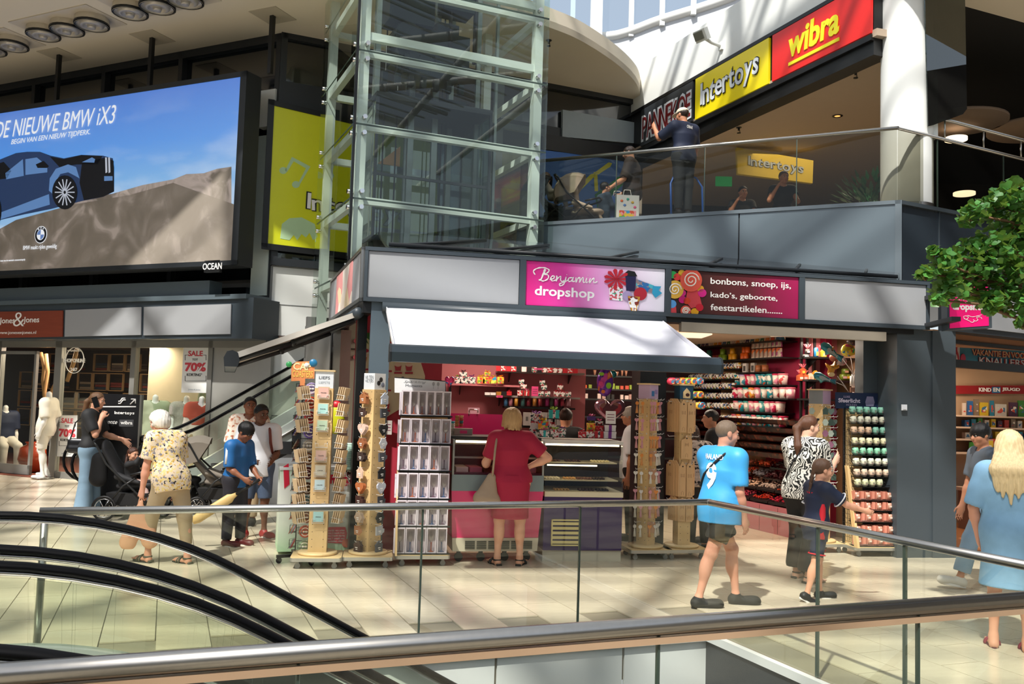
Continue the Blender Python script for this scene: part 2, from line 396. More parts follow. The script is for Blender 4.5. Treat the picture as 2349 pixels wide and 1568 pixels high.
for i in range(4):
 x0,x1=edges[i]+.04,edges[i+1]-.04
 if i in(0,3):
  pb=B();pb.bb(x0,-.03,ZB+.05,x1,-.005,ZT-.045)
  o=obj('fascia_panel',pb,M_grey,None,FP,fr)
  tag(o,'blank light grey fascia panel above the white awning, left of the pink sign' if i==0 else 'blank light grey fascia panel at the right end, beside the tree','panel')
sp=math.radians(SD)
b=B();b.bb(0,0,ZB,3.02,.2,ZT)
def sidep(a,out=0.0,z=0.0):return FP+su*a+Vector((-math.sin(sp),math.cos(sp),0))*out+Vector((0,0,z))
b=B();b.bb(.0,-.2,ZB,3.02,-.0,ZT);struct('trim_6',b,M_anth_d,FP,sp)
b=B();b.bb(0,0,ZB,3.02,.04,ZB+.04);b.bb(0,0,ZT-.03,3.02,.04,ZT);b.bb(0,0,ZB,.04,.04,ZT);b.bb(2.98,0,ZB,3.02,.04,ZT)
struct('trim_7',b,M_steel,FP,sp)
b=B();b.bb(.05,0,ZB+.05,2.97,.025,ZT-.04);o=obj('fascia_panel',b,M_grey,None,FP,sp)
tag(o,'narrow grey side fascia panel with a faded pink and cream picture, at the shop corner','panel')
pb=B();pb.bb(.75,.026,ZB+.05,2.3,.032,ZT-.04);pic=obj('picture_print',pb,spots('faded_print',even(['e9d9c9','e8b7b0','f0e6da','e39a98','efd8b0']),2.2,.5,dist=.5),o)
b=B();b.bb(.30,-.10,0,.42,.0,ZB);b.bb(2.9,-.1,0,3.02,0,ZB);b.bb(0,-.12,ZB-.12,3.0,0,ZB);struct('wall_side_frame',b,M_black,FP,sp)
b=B();b.bb(.0,.3,ZB+.02,FLEN,7.4,ZB+.12);struct('ceiling_shop',b,mat('shop_ceiling','cdb9a2',.8),FP,fr)
b=B();wall(b,at(985,1000,12.0),6,-.2,2.1,0,ZB+.1,.1)
struct('wall_back',b,M_pinkwall)
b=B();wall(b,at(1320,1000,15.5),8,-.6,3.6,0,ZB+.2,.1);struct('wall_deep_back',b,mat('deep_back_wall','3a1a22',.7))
SH0=Vector((4.28,12.35,0));SHD=109.5
b=B();wall(b,SH0,SHD,-.1,3.2,0,ZB+.1,-.1);struct('wall_side_shelves',b,M_magenta)
b=B();wall(b,Vector((4.2,12.35,0)),11.5,-.05,1.9,0,1.78,.1,0);struct('wall_front_magenta',b,M_magenta)
b=B();wall(b,Vector((4.2,12.35,0)),11.5,-.05,1.9,1.78,ZB+.1,.1,0);struct('wall_front_pink',b,M_pinkwall)
b=B();wall(b,FP+fu*6.75,FD+90,.5,3.0,0,ZB+.1,-.08);struct('wall_right_inner',b,M_pinkwall)
b=B();b.bb(3.60,-.02,ZB-.16,a0+.02,.06,ZB-.05);struct('trim_8',b,mat('shutter_rail','a49a8a',.4,.2),FP,fr)
b=B();b.bb(.3,0,ZB-.06,6.6,.2,ZB);struct('trim_9',b,M_black,FP,fr)
BP,BD=at(2063,455,11.4),-24.8;BP=Vector((BP.x,BP.y,0));bu=dv(BD);bn=Vector((math.sin(math.radians(BD)),-math.cos(math.radians(BD)),0))
ZPAR,ZRAIL=4.46,5.43
roof_l=fp(.28,-.1);roof_r=fp(FLEN+.1,-.1)
pl=onp(1185,520,BP,BD);pl.z=0
s0=((pl-BP).dot(bu))
q=[fp(.25,-.03,ZT+.02),fp(FLEN-.35,-.03,ZT+.02),BP+Vector((0,0,3.52)),BP+bu*s0+Vector((0,0,4.22)),Vector((-1.9,12.2,4.0))]
b=B();b.add([q[0],q[1],q[2],q[3],q[4]]+[v+Vector((0,0,-.05))for v in q],[(0,1,2,3,4),(9,8,7,6,5),(0,5,6,1),(1,6,7,2),(2,7,8,3),(3,8,9,4),(4,9,5,0)])
struct('ceiling_glazed_canopy',b,mat('canopy_black_glass','2a2c2d',.12,.2,.15,3,coat=.6))
b=B()
for t in(.02,.18,.40,.60,.78,.93):
 p0=q[0].lerp(q[1],t);p1=q[3].lerp(q[2],min(1,t*1.0))
 p1=p0.lerp(p1,.62);
 b.tube([p0+Vector((0,0,.03)),p1+Vector((0,0,.03))],.022,4)
b.tube([q[0]+Vector((0,0,.03)),q[1]+Vector((0,0,.03))],.03,4)
struct('trim_10',b,M_anth_d)
def parapet(name,P,deg,x0,x1,z0,z1,joints,m):
 o=B();o.bb(x0,0,z0,x1,.12,z1)
 base=struct(name,o,m,P,math.radians(deg))
 return base
s1=0
b=B();b.bb(s0,0.01,3.3,0,.15,ZPAR-.03);struct('wall_balcony_front',b,M_anth_d,BP,math.radians(BD))
b=B();js=[s0,s0*.36,-.06]
pbs=B()
prev=s0
for k in(.375,.0):
 x1=s0*k
 pbs.bb(prev+.01,-.012,3.40,x1-.01,.012,ZPAR-.05);prev=x1
o=struct('trim_11',pbs,M_bluegrey,BP,math.radians(BD))
b=B();b.bb(s0,-.03,ZPAR-.05,.02,.14,ZPAR);b.bb(-.05,-.03,3.3,.03,.1,ZPAR);struct('trim_12',b,mat('parapet_trim','6a747a',.35,.3),BP,math.radians(BD))
RBD=28.0;ru=dv(RBD)
b=B();b.bb(.03,.01,3.3,6.5,.15,ZPAR-.03);struct('wall_balcony_right',b,mat('dark_blue_cladding','2d363e',.18,.1,.05,2,coat=.4),BP,math.radians(RBD))
b=B();b.bb(.0,-.03,ZPAR-.05,6.5,.14,ZPAR)
for x in(.78,2.1,3.6):b.bb(x,-.005,3.3,x+.012,.02,ZPAR-.05)
struct('trim_13',b,mat('parapet_trim_dark','4b545a',.35,.3),BP,math.radians(RBD))
b=B()
BPl=BP+bu*s0
poly=[BPl+Vector((0,.1,0)),BP+Vector((0,.1,0)),BP+ru*6.5,Vector((16,24,0)),Vector((-1.5,24,0)),Vector((-.3,16.5,0))]
b.prism([(p.x,p.y)for p in poly],(0,0,4.1),(1,0,0),(0,1,0),.25);struct('floor_upper_level',b,mat('upper_floor_stone','b3a68e',.35,0,.08))
SP_,SGD=Vector((3.27,15.75,0)),-68.0;sgu=dv(SGD)
b=B();b.bb(-3.0,0,7.68,6.2,.35,8.6);struct('wall_sign_beam',b,M_white,SP_,math.radians(SGD))
b=B();b.bb(-3.0,.02,6.60,4.12,.30,7.68);b.bb(-3.0,-.03,7.66,4.12,.1,7.72);b.bb(-3.0,-.03,6.80,4.12,.1,6.88);struct('trim_14',b,M_black,SP_,math.radians(SGD))
b=B();poly=[SP_+sgu*4.1,SP_-sgu*3.0,Vector((1.8,24,0)),Vector((14,24,0)),Vector((12.5,15.5,0)),Vector((5.3,11.9,0))]
b.prism([(p.x,p.y)for p in[SP_+sgu*4.2,Vector((5.35,12.0,0)),Vector((10.7,24,0)),Vector((.5,24,0)),SP_-sgu*3.2]],(0,0,6.84),(1,0,0),(0,1,0),.1)
struct('ceiling_upper_shop',b,mat('upper_shop_ceiling','b3a08c',.8,0,.03))
zc_=7.6;ca,cb_,cc_=fl(2118,-12,zc_),fl(2215,15,zc_),fl(2349,52,zc_);cd_=cc_+(cc_-cb_)*7
b=B();b.prism([(p.x,p.y)for p in[ca,cb_,cc_,cd_,Vector((22,26,0)),Vector((10.7,26,0)),Vector((5.36,12.9,0))]],(0,0,zc_),(1,0,0),(0,1,0),.1)
struct('ceiling_dark',b,mat('black_ceiling','0a0a0b',.8))
b=B();b.bb(-2,22.5,4.3,18,22.6,9);b.bb(13.0,8.2,4.3,13.1,22.5,9);struct('wall_upper_back',b,mat('upper_back_wall','2e2824',.7))
b=B();wall(b,Vector((5.34,12.0,0)),math.degrees(math.atan2(12,5.35)),0,13,6.8,7.72,.1);struct('wall_ceiling_step',b,mat('black_ceiling','0a0a0b'))
KP,KD=Vector((-4.15,15.2,0)),24.0;kr=math.radians(KD)
b=B();b.bb(0,0,0,7.3,.15,3.92);struct('wall_white_panels',b,M_wpanel,KP,kr)
b=B()
for z in(1.35,2.55,3.25,3.9):b.bb(-.02,-.006,z,7.3,.01,z+.012)
b.bb(-.02,-.006,0,.02,.01,3.9);b.bb(2.6,-.006,0,2.615,.01,3.9)
struct('trim_15',b,mat('panel_joint','6f7272',.6),KP,kr)
b=B();b.bb(0,.03,3.92,7.4,.2,8.0);struct('wall_dark_glazing',b,M_glassdark,KP,kr)
b=B();b.bb(-.02,-.06,3.92,7.3,.05,4.05);b.bb(0,-.05,6.55,7.3,.03,6.62);b.bb(0,-.03,6.62,7.3,.03,7.15);b.bb(0,-.05,7.9,7.4,.05,8.0);b.bb(-.03,-.05,3.92,.08,.05,8.0)
b.bb(5.0,-.05,3.92,5.08,.03,6.6)
struct('trim_16',b,M_anth_d,KP,kr)
LD=-25.0;lr=math.radians(LD);LP=KP.copy();lu=dv(LD)
b=B();b.bb(-14,.1,3.35,0,.3,8.0);struct('wall_left_glazing',b,M_glassdark,LP,lr)
b=B();b.bb(-14,-.02,7.86,0,.12,8.0)
for x in(-12.4,-10.4,-8.4,-6.4,-4.4,-2.4,-.12):b.bb(x,-.02,3.3,x+.1,.12,8.0)
b.bb(-14,-.02,5.4,0,.12,5.5)
struct('trim_17',b,M_anth_d,LP,lr)
b=B();b.bb(-.42,-.04,3.4,-.06,.1,6.2);struct('window_1',b,mat('pale_frosted_glass','c3cfc8',.3),LP,lr)
b=B();b.bb(-.42,-.06,6.35,-.06,.1,7.0);struct('trim_18',b,M_wpanel,LP,lr)
b=B();b.bb(-14,-.6,3.28,.0,.1,3.36);b.bb(-14,-.5,3.36,-.9,-.2,3.62);struct('trim_19',b,M_bluegrey,LP,lr)
b=B();b.bb(-14,-.55,2.62,.12,.1,3.30);struct('wall_left_fascia',b,M_anth,LP,lr)
def z8(x,y):return fl(x,y,8.0)
curve=[Vector((-14,12.6,0)),Vector((-6,12.9,0)),Vector((-3,13.3,0)),Vector((-1.5,13.6,0)),Vector((-.3,14.1,0)),Vector((.56,14.7,0)),Vector((1.09,15.2,0)),Vector((1.78,16.15,0)),Vector((2.27,17.1,0)),Vector((2.5,18.0,0))]
def smooth_curve(c,n=6):
 out=[]
 for i in range(len(c)-1):
  p0=c[max(0,i-1)];p1=c[i];p2=c[i+1];p3=c[min(len(c)-1,i+2)]
  for k in range(n):
   t=k/n;out.append(.5*((2*p1)+(p2-p0)*t+(2*p0-5*p1+4*p2-p3)*t*t+(3*p1-p0-3*p2+p3)*t**3))
 return out+[c[-1]]
sc_=smooth_curve(curve)
poly=sc_+[Vector((2.6,18.6,0)),KP+Vector((0,.3,0)),LP-lu*14]
b=B();b.prism([(p.x,p.y)for p in poly],(0,0,8.0),(1,0,0),(0,1,0),.12);struct('ceiling',b,M_cream)
b=B();P=[[p+Vector((0,0,8.0+h))for h in(0,.34)]for p in sc_];b.grid(P);P2=[[p+Vector((0,.12,8.0+h))for h in(0,.34)]for p in sc_];b.grid(P2)
struct('trim_20',b,M_cream)
CR0=Vector((3.0,26.0,0))
b=B();P=[]
cl=[at(1240,60,26),at(1390,84,25.5),at(1520,44,25),at(1660,0,24.5),at(1800,-60,24)]
cl=smooth_curve([Vector((p.x,p.y,p.z))for p in[at(1100,80,26.2)]+cl],5)
b.tube(cl,.14,8);struct('trim_21',b,M_white)
b=B();b.grid([[p,Vector((p.x,p.y,6.0))]for p in cl]);struct('wall_clerestory',b,mat('pale_grey_cladding','c3c8ce',.5,0,.04))
b=B()
p=at(1365,84,25.6);b.bb(p.x-.16,p.y-.5,9.2,p.x+.16,p.y-.1,18)
for p in(at(1313,60,26),at(1447,70,25.3),at(1518,45,25),at(1590,20,24.7)):b.bb(p.x-.07,p.y-.1,p.z-.2,p.x+.07,p.y,18)
struct('window_2',b,M_white)
b=B();b.grid([[p+Vector((0,.1,0)),Vector((p.x,p.y+.1,18))]for p in cl]);struct('window_3',b,glass('roof_glass','dfe9f0'))
rb=B()
RZ=13.5
def rt(a,b_,r):rb.tube([a,b_],r,8)
for i in range(-6,5):
 x=-2.2+i*4.2
 rt(Vector((x-6,-12,RZ)),Vector((x+6,16,RZ)),.16)
 rt(Vector((x+7,-12,RZ-.1)),Vector((x-7,16,RZ-.1)),.14)
for j in range(-6,9):
 rt(Vector((-24,j*2.4-.2,RZ+.3)),Vector((16,j*2.4-.2+1.8,RZ+.3)),.10)
for j in range(-13,20):
 rt(Vector((-24,j*.8,RZ+.4)),Vector((16,j*.8+1.8,RZ+.4)),.045)
struct('ceiling_roof_steelwork',rb,M_white)
b=B();b.bb(-20,-12,-4.5,20,-11.8,7.5);struct('wall_opposite',b,mat('opposite_facade','9a9a96',.6))
b=B();b.bb(-17,-12,-4.5,-16.8,22,9);struct('wall_far_left',b,mat('end_facade','7c7c78',.6))
b=B();b.bb(16.8,-12,-4.5,17,14,9);struct('wall_far_right',b,mat('end_facade_right','6c6862',.6))
b=B();b.prism([(p.x,p.y)for p in[ca,ca+Vector((-.3,-1.6,0)),cd_+Vector((0,-2.5,0)),cd_,cc_,cb_]],(0,0,zc_),(1,0,0),(0,1,0),.4)
struct('ceiling_right_soffit',b,M_cream)
# railings
M_edge=mat('glass_edge','3c4a42',.2)
def railing(name,label,P,deg,x0,x1,joints,h=.984,r=.025,z0=0.0,jw=.006,posts=(),base=False,gm=None,y=0.0,zr=None):
 t=thing(name,label,'railing',(P[0],P[1],z0),math.radians(deg),None)
 b=B();b.tube([(x0,0,h),(x1,0,h)],r,12);obj('handrail',b,M_steel,t)
 js=[x0]+list(joints)+[x1]
 for i in range(len(js)-1):
  b=B();b.bb(js[i]+.006,-.007,.015,js[i+1]-.006,.007,h-r+.004);obj('glass_panel',b,gm or M_glass,t)
 for j in joints:
  b=B();b.bb(j-jw,-.0085,.01,j+jw,.0085,h-r);obj('glass_joint',b,M_edge,t)
 for j in posts:
  b=B();b.cyl((j,0,0),(j,0,h),.021,n=10);obj('post',b,M_steel,t)
 return t
farP=Pl(PC,21)
fx0=farP.q(90,1170)[0];fj=[farP.q(x,1300)[0]for x in(968,1332)]
r1=railing('glass_railing','long straight glass railing with steel handrail across the stair well in front of the shop',PC+gv*.03,21,fx0,.02,fj,posts=(fx0+.03,),z0=.0)
rbP=Pl(PC,-68)
rj=[rbP.q(x,1300)[0]for x in(1876,2076)]
r2=railing('glass_railing','glass railing with steel handrail running from the well corner toward the lower right edge',PC,-68,0.0,3.2,rj+[2.75],jw=.010)
b=B();b.ell((0,0,.984),.027,10,8);obj('handrail_elbow',b,M_steel,r2)
NP=Vector((-1.33,2.32,0));ND=math.degrees(math.atan2(1.36,3.44));nP=Pl(NP,ND)
nj=[nP.q(x,1540)[0]for x in(683,1508,2105)]
r3=railing('glass_railing','nearest glass railing whose thick steel handrail crosses the bottom of the picture',NP,ND,-1.2,4.35,nj,r=.031,jw=.004,z0=-.0)
b=B();b.bb(-1.2,-.018,.928,4.35,.018,.95);obj('reflection_strip',b,mat('beige_reflection','c9a98a',.35,.3),r3)  # floor reflection on the handrail underside, built as a beige strip
# escalators
def prof(xk,z,L=.75,ang=-30,x0=-3.0,x1=6.0,n=8):
 """level line with a bend at xk"""
 s=math.tan(math.radians(ang));pts=[(x0,z)]
 for i in range(n+1):
  t=i/n;a=(xk-L,z);c=(xk,z);e=(xk+L*math.cos(math.radians(ang)),z+L*math.sin(math.radians(ang)))
  pts.append(((1-t)**2*a[0]+2*t*(1-t)*c[0]+t*t*e[0],(1-t)**2*a[1]+2*t*(1-t)*c[1]+t*t*e[1]))
 pts.append((x1,z+(x1-xk)*s));return pts
def escalator(label,P,deg,w,xk,ang,x0,x1,zh=.96,steps=14,L=.75,newel=None,skirt_m=None,truss=None):
 t=thing('escalator',label,'escalator',(P[0],P[1],0),math.radians(deg),None)
 for y in(0,-w):
  H=prof(xk,zh,L,ang,x0,x1)
  if newel is not None:
   e,sg=newel;H0=H[0]
   loop=[(H0[0]-.32*math.sin(a),zh-.32+.32*math.cos(a))for a in[PI*k/10 for k in range(10,0,-1)]]
   H=[(H0[0]+.5,zh-.64)]+loop+H
  b=B();pr=B()
  pts=[(x,y,z)for x,z in H];b.tube(pts,.021,10)
  for i,v in enumerate(b.v):b.v[i]=(v[0],y+(v[1]-y)*1.7,v[2])
  obj('handrail',b,M_hand,t)
  Hh=prof(xk,zh,L,ang,x0-.0,x1)
  b=B();b.tube([(x,y,z-.03)for x,z in Hh],.012,6);obj('handrail_track',b,M_steel,t)
  g=B();lo=prof(xk,zh-.74,L*.9,ang,x0,x1)
  n=len(Hh)
  for i in range(n-1):
   (xa,za),(xb,zb)=Hh[i],Hh[i+1];(la,lza),(lb,lzb)=lo[i],lo[i+1]
   g.hexa([(la,y-.005,lza),(lb,y-.005,lzb),(lb,y+.005,lzb),(la,y+.005,lza),(xa,y-.005,za-.05),(xb,y-.005,zb-.05),(xb,y+.005,zb-.05),(xa,y+.005,za-.05)])
  obj('glass_balustrade',g,M_glass,t)
  k=B();lo2=prof(xk,zh-1.05,L*.8,ang,x0,x1)
  for i in range(n-1):
   (la,lza),(lb,lzb)=lo[i],lo[i+1];(ma,mza),(mb,mzb)=lo2[i],lo2[i+1]
   k.hexa([(ma,y-.07,mza),(mb,y-.07,mzb),(mb,y+.07,mzb),(ma,y+.07,mza),(la,y-.045,lza),(lb,y-.045,lzb),(lb,y+.045,lzb),(la,y+.045,lza)])
  obj('skirt_panel',k,skirt_m or mat('escalator_skirt','ccd4cf',.3,.5,.03),t)
 s=math.tan(math.radians(ang));rise=.2*(1 if ang>0 else-1);run=abs(rise/s)
 sb=B();sb.bb(0,-w+.08,-.2,run,-.08,0)
 for k in range(9):sb.bb(0,-w+.1+k*(w-.2)/9,0,run,-w+.13+k*(w-.2)/9,.008)
 sm=sb.mesh('step',mat('escalator_step','4a4c4e',.4,.7,.1))
 for k in range(steps):link('step',sm,t,(xk+.1+k*run,0,-.02+(k+(1 if ang>0 else 0))*rise))
 b=B();b.bb(x0,-w+.08,-.1,xk+.1,-.08,.004);obj('landing_plate',b,M_steel,t)
 return t
def grid_ab(p):d=p-PC;return d.dot(gu),d.dot(gv)
A0=Vector((-3.04,5.30,0));a_,b_=grid_ab(A0)
e1=escalator('farther of the two glass-sided escalators going down, at the foot of the long railing',A0-gv*.16,21,1.17,.79,-30,-2.6,6.5,zh=.985)
e2=escalator('nearer of the two glass-sided escalators going down, behind the near handrail',A0-gv*1.60,21,1.32,.80,-30,-2.6,6.5)
UP_=at(140,1080,12.55);UP_.z=0
udir=33.0
e3=escalator('glass-sided escalator going up behind the boys, in front of the white wall',UP_,udir,-.92,1.5,31,.45,4.7,.98,steps=9,L=.6,newel=(1,1))
b=B();b.prism([(1.3,0),(4.7,0),(4.7,1.55),(1.9,.10),(1.3,.05)],(0,-.02,0),(1,0,0),(0,0,1),.04);obj('side_cladding',b,mat('escalator_side_cladding','a9adb0',.35,.2,.03),e3)
b=B();b.tube([(1.6,-.07,.16),(4.7,-.07,2.02)],.03,6);obj('side_trim',b,M_steel,e3)
# glass lift
LFD=24.0;LF=Vector((-2.17,12.1,0));lft=thing('glass_lift','tall pale green steel and glass lift shaft rising behind the shop roof','lift',LF,math.radians(LFD))
LWd,LDp,LZ=2.65,2.03,10.0;zk=lambda z:1.72+(z-1.72)*1.095
M_mint=mat('pale_mint_steel','d8dfd9',.35,.1,.04,2)
for x,y in((0,0),(LWd,0),(0,LDp),(LWd,LDp)):
 b=B();b.box((x,y,LZ/2),(.13,.13,LZ));obj('corner_post',b,M_mint,lft)
levels=[zk(z)for z in(2.3,3.24,4.17,5.11,6.05,6.98,7.9)]
for z in levels:
 for(x0,y0,x1,y1)in((.06,-.0,LWd-.06,0),(0,.06,0,LDp-.06),(LWd,.06,LWd,LDp-.06),(.06,LDp,LWd-.06,LDp)):
  b=B();b.box(((x0+x1)/2,(y0+y1)/2,z),(max(.09,x1-x0),max(.09,y1-y0),.10));obj('crossbar',b,M_mint,lft)
for z in(zk(6.28),zk(7.15)):
 b=B();b.box((LWd/2,.0,z),(LWd-.12,.09,.11));obj('crossbar',b,M_mint,lft)
bolt_f=B().cyl((0,0,0),(0,.1,0),.032,n=12).mesh('glass_fixing',M_chrome);bolt_s=B().cyl((0,0,0),(.1,0,0),.032,n=12).mesh('glass_fixing',M_chrome)
zs=[1.4]+[z for z in levels]+[9.6]
for i in range(len(zs)-1):
 b=B();b.bb(-.15,-.125,zs[i]+.012,LWd+.13,-.113,zs[i+1]-.012);obj('glass_panel',b,M_glasslift,lft)
 b=B();b.bb(-.137,-.11,zs[i]+.012,-.125,LDp+.1,zs[i+1]-.012);obj('glass_panel',b,M_glasslift,lft)
 b=B();b.bb(LWd+.125,-.11,zs[i]+.012,LWd+.137,LDp+.1,zs[i+1]-.012);obj('glass_panel',b,M_glasslift,lft)
 b=B();b.bb(-.13,-.122,zs[i+1]-.012,LWd+.13,-.116,zs[i+1]+.012);b.bb(-.132,-.11,zs[i+1]-.012,-.127,LDp,zs[i+1]+.012);obj('seal',b,M_edge,lft)
 if i:
  for x in(.02,LWd-.02):
   for dz in(-.11,.11):link('glass_fixing',bolt_f,lft,(x,-.145,zs[i]+dz))
  for y in(.0,LDp-.02):
   for dz in(-.11,.11):link('glass_fixing',bolt_s,lft,(-.155,y,zs[i]+dz))
b=B();b.bb(-.135,-.14,1.2,-.105,-.09,8.8);obj('edge_seal',b,M_black,lft)
b=B();b.bb(-.2,-.2,0,-.06,LDp+.2,2.6);b.bb(-.2,LDp+.1,0,.4,LDp+.2,2.95)
for z in(1.95,2.25,2.75):b.bb(-.215,LDp+.12,z,-.2,LDp+.17,z+.05)
obj('base_cladding',b,mat('lift_base_steel','8f8e8b',.35,.6,.05),lft)
kx=1.095
b=B()
for x,y,w in((.35,.6,.07),(.5,1.2,.1),(1.0,.95,.09),(1.38,.95,.09),(1.1,1.4,.12),(1.75,1.3,.08),(2.05,.9,.07),(2.2,.5,.04)):b.box((x,y,LZ/2),(w,.06,LZ))
obj('guide_rail',b,mat('galvanised_rail','8b938f',.4,.7,.15,8),lft)
b=B()
for x in(.62,.82,1.55,1.62):b.cyl((x,1.1,0),(x,1.1,LZ),.012,n=6)
for x in(1.5,1.9):b.cyl((x,.7,6.9),(x,.7,8.5),.03,n=8)
obj('cable',b,M_black,lft)
b=B();b.box((1.25,1.0,7.05),(1.15,.6,.5));b.box((1.2,.9,6.7),(.85,.5,.28));b.box((.85,.8,7.6),(.7,.45,.6));b.box((1.6,.8,7.9),(.5,.4,.5));b.box((1.5,.95,7.35),(.35,.3,.3));b.box((1.25,1.0,6.3),(1.25,.16,.12))
b.cyl((.8,.55,7.1),(.8,.95,7.1),.2,n=18);b.cyl((1.4,.6,6.85),(1.4,.95,6.85),.16,n=18)
for k in range(7):b.box((.5+k*.2,.72,6.46),(.08,.1,.16))
for k in range(5):b.box((.7+k*.17,.68,6.72),(.05,.08,.3))
obj('hoist_machine',b,mat('hoist_dark_steel','1c2422',.4,.6,.2),lft)
b=B();b.bb(.3,.35,3.95,2.1,1.6,4.02);b.bb(.3,.35,6.02,2.1,1.6,6.1)
for x in(.3,2.06):
 for y in(.35,1.56):b.bb(x,y,4.0,x+.04,y+.04,6.05)
b.bb(.3,.4,4.9,2.1,.43,4.94)
obj('cabin_frame',b,M_anth_d,lft)
b=B();b.bb(.34,1.56,4.0,2.06,1.58,6.0);b.bb(.32,.38,4.02,.335,1.56,6.0);b.bb(2.07,.38,4.02,2.085,1.56,6.0);obj('cabin_glass',b,glass('cabin_glass','9fb0b4',base=.08),lft)
b=B();b.bb(.5,.5,3.55,1.9,1.4,3.8);b.bb(.2,.3,3.0,2.2,.36,3.12)
for x in(.75,1.1,1.35,1.9):b.bb(x,.5,2.7,x+.06,.56,4.0)
obj('pit_frame',b,mat('dark_red_oxide','2c1a1c',.5,.3),lft)
b=B();b.prism([(.6,5.3),(.95,5.3),(.95,5.62)],(0,1.3,0),(1,0,0),(0,0,1),.02);obj('warning_plate',b,mat('orange_plate','e0a050',.4),lft)
# big LED screen
LSP=Vector((-.311*14.45,14.45,0));S=Pl(LSP,LD+1)
scr=thing('led_screen','huge advertising screen hung on black rods, showing a dark blue car on rocks','screen',LSP,S.r)
SZ0,SZ1,SX0,SX1=3.80,7.03,-8.2,.0
b=B();b.bb(SX0,-.0,SZ0,SX1,.34,SZ1);b.bb(SX0,-.03,SZ1-.09,SX1,.0,SZ1);b.bb(SX0,-.03,SZ0,SX1,.0,SZ0+.08);b.bb(SX1-.13,-.03,SZ0,SX1,0,SZ1)
obj('housing',b,M_anth_d,scr)
def emat(name,col,e=.55,base=None,noise=None):
 if name in _M:return _M[name]
 m=mat(name,base or '8a8278',.6,0,.04,emit=0);nt=m.node_tree;p=nt.nodes['Principled BSDF']
 p.inputs['Emission Color'].default_value=lin(col);p.inputs['Emission Strength'].default_value=e;return m
def grad_mat(name,stops,z0,z1,e=.6,cloud=0.0,base='8a8278',axis='Z',cloudcol='e8eef5'):
 m=bpy.data.materials.new(name);m.use_nodes=True;nt=m.node_tree;N,L=nt.nodes,nt.links;p=N['Principled BSDF']
 tc=N.new('ShaderNodeTexCoord');sx=N.new('ShaderNodeSeparateXYZ');L.new(tc.outputs['Object'],sx.inputs[0])
 mr=N.new('ShaderNodeMapRange');mr.inputs['From Min'].default_value=z0;mr.inputs['From Max'].default_value=z1;L.new(sx.outputs[axis],mr.inputs[0])
 cr=N.new('ShaderNodeValToRGB');L.new(mr.outputs[0],cr.inputs[0]);el=cr.color_ramp.elements
 for i,(pos,c)in enumerate(stops):
  q=el[i]if i<2 else el.new(pos)
  q.position=pos;q.color=lin(c)
 out=cr.outputs[0]
 if cloud:
  mp=N.new('ShaderNodeMapping');mp.inputs['Scale'].default_value=(.35,1,1.1);mp.inputs['Rotation'].default_value=(0,.3,0);L.new(tc.outputs['Object'],mp.inputs[0])
  nz=N.new('ShaderNodeTexNoise');nz.inputs['Scale'].default_value=1.1;nz.inputs['Detail'].default_value=6;L.new(mp.outputs[0],nz.inputs[0])
  c2=N.new('ShaderNodeValToRGB');c2.color_ramp.elements[0].position=.47;c2.color_ramp.elements[1].position=.72;L.new(nz.outputs['Fac'],c2.inputs[0])
  iv=N.new('ShaderNodeMath');iv.operation='SUBTRACT';iv.inputs[0].default_value=1.0;L.new(mr.outputs[0],iv.inputs[1])
  mu=N.new('ShaderNodeMath');mu.operation='MULTIPLY';L.new(c2.outputs[0],mu.inputs[0]);L.new(iv.outputs[0],mu.inputs[1])
  m2=N.new('ShaderNodeMath');m2.operation='MULTIPLY';m2.inputs[1].default_value=cloud;L.new(mu.outputs[0],m2.inputs[0])
  mx=N.new('ShaderNodeMixRGB');mx.inputs[2].default_value=lin(cloudcol);L.new(m2.outputs[0],mx.inputs[0]);L.new(out,mx.inputs[1]);out=mx.outputs[0]
 if e:L.new(out,p.inputs['Emission Color']);p.inputs['Emission Strength'].default_value=e;p.inputs['Base Color'].default_value=lin(base)
 else:L.new(out,p.inputs['Base Color'])
 p.inputs['Roughness'].default_value=.55;_M[name]=m;return m
b=B();b.bb(SX0+.05,-.02,SZ0+.08,SX1-.13,-.012,SZ1-.09)
obj('picture_sky',b,grad_mat('screen_sky',[(0,'9fc4e0'),(.45,'5aa6e2'),(.68,'1488e2'),(1,'006cd0')],4.0,7.0,.85,1.1),scr)
def rocks(name,base,e=.35):
 m=bpy.data.materials.new(name);m.use_nodes=True;nt=m.node_tree;N,L=nt.nodes,nt.links;p=N['Principled BSDF']
 tc=N.new('ShaderNodeTexCoord');nz=N.new('ShaderNodeTexNoise');nz.inputs['Scale'].default_value=1.6;nz.inputs['Detail'].default_value=8;nz.inputs['Distortion'].default_value=1.2;L.new(tc.outputs['Object'],nz.inputs[0])
 cr=N.new('ShaderNodeValToRGB');L.new(nz.outputs['Fac'],cr.inputs[0]);el=cr.color_ramp.elements
 el[0].position=.36;el[0].color=lin('191614');el[1].position=.66;el[1].color=lin('b8a8a0');q=el.new(.48);q.color=lin(base);q=el.new(.57);q.color=lin('746a64')
 L.new(cr.outputs[0],p.inputs['Emission Color']);p.inputs['Emission Strength'].default_value=e;p.inputs['Base Color'].default_value=lin('8c8378');p.inputs['Roughness'].default_value=.6
 _M[name]=m;return m
M_rock=rocks('screen_rock','4d443e');M_rock2=rocks('screen_rock_light','9a8c88',.75)
x_l=SX0+.05;xr=SX1-.13
b=B();S.poly(b,[(-60,585),(60,520),(190,455),(260,445),(330,425),(400,412),(430,400),(470,398),(500,388),(533,383),(533,470),(400,440),(300,470),(180,520),(60,600),(-60,640)],-.026,-.021);obj('picture_ridge',b,M_rock2,scr)
k=[S.q(*p)for p in[(-60,560),(40,505),(170,470),(300,448),(400,420),(470,445),(528,470)]]
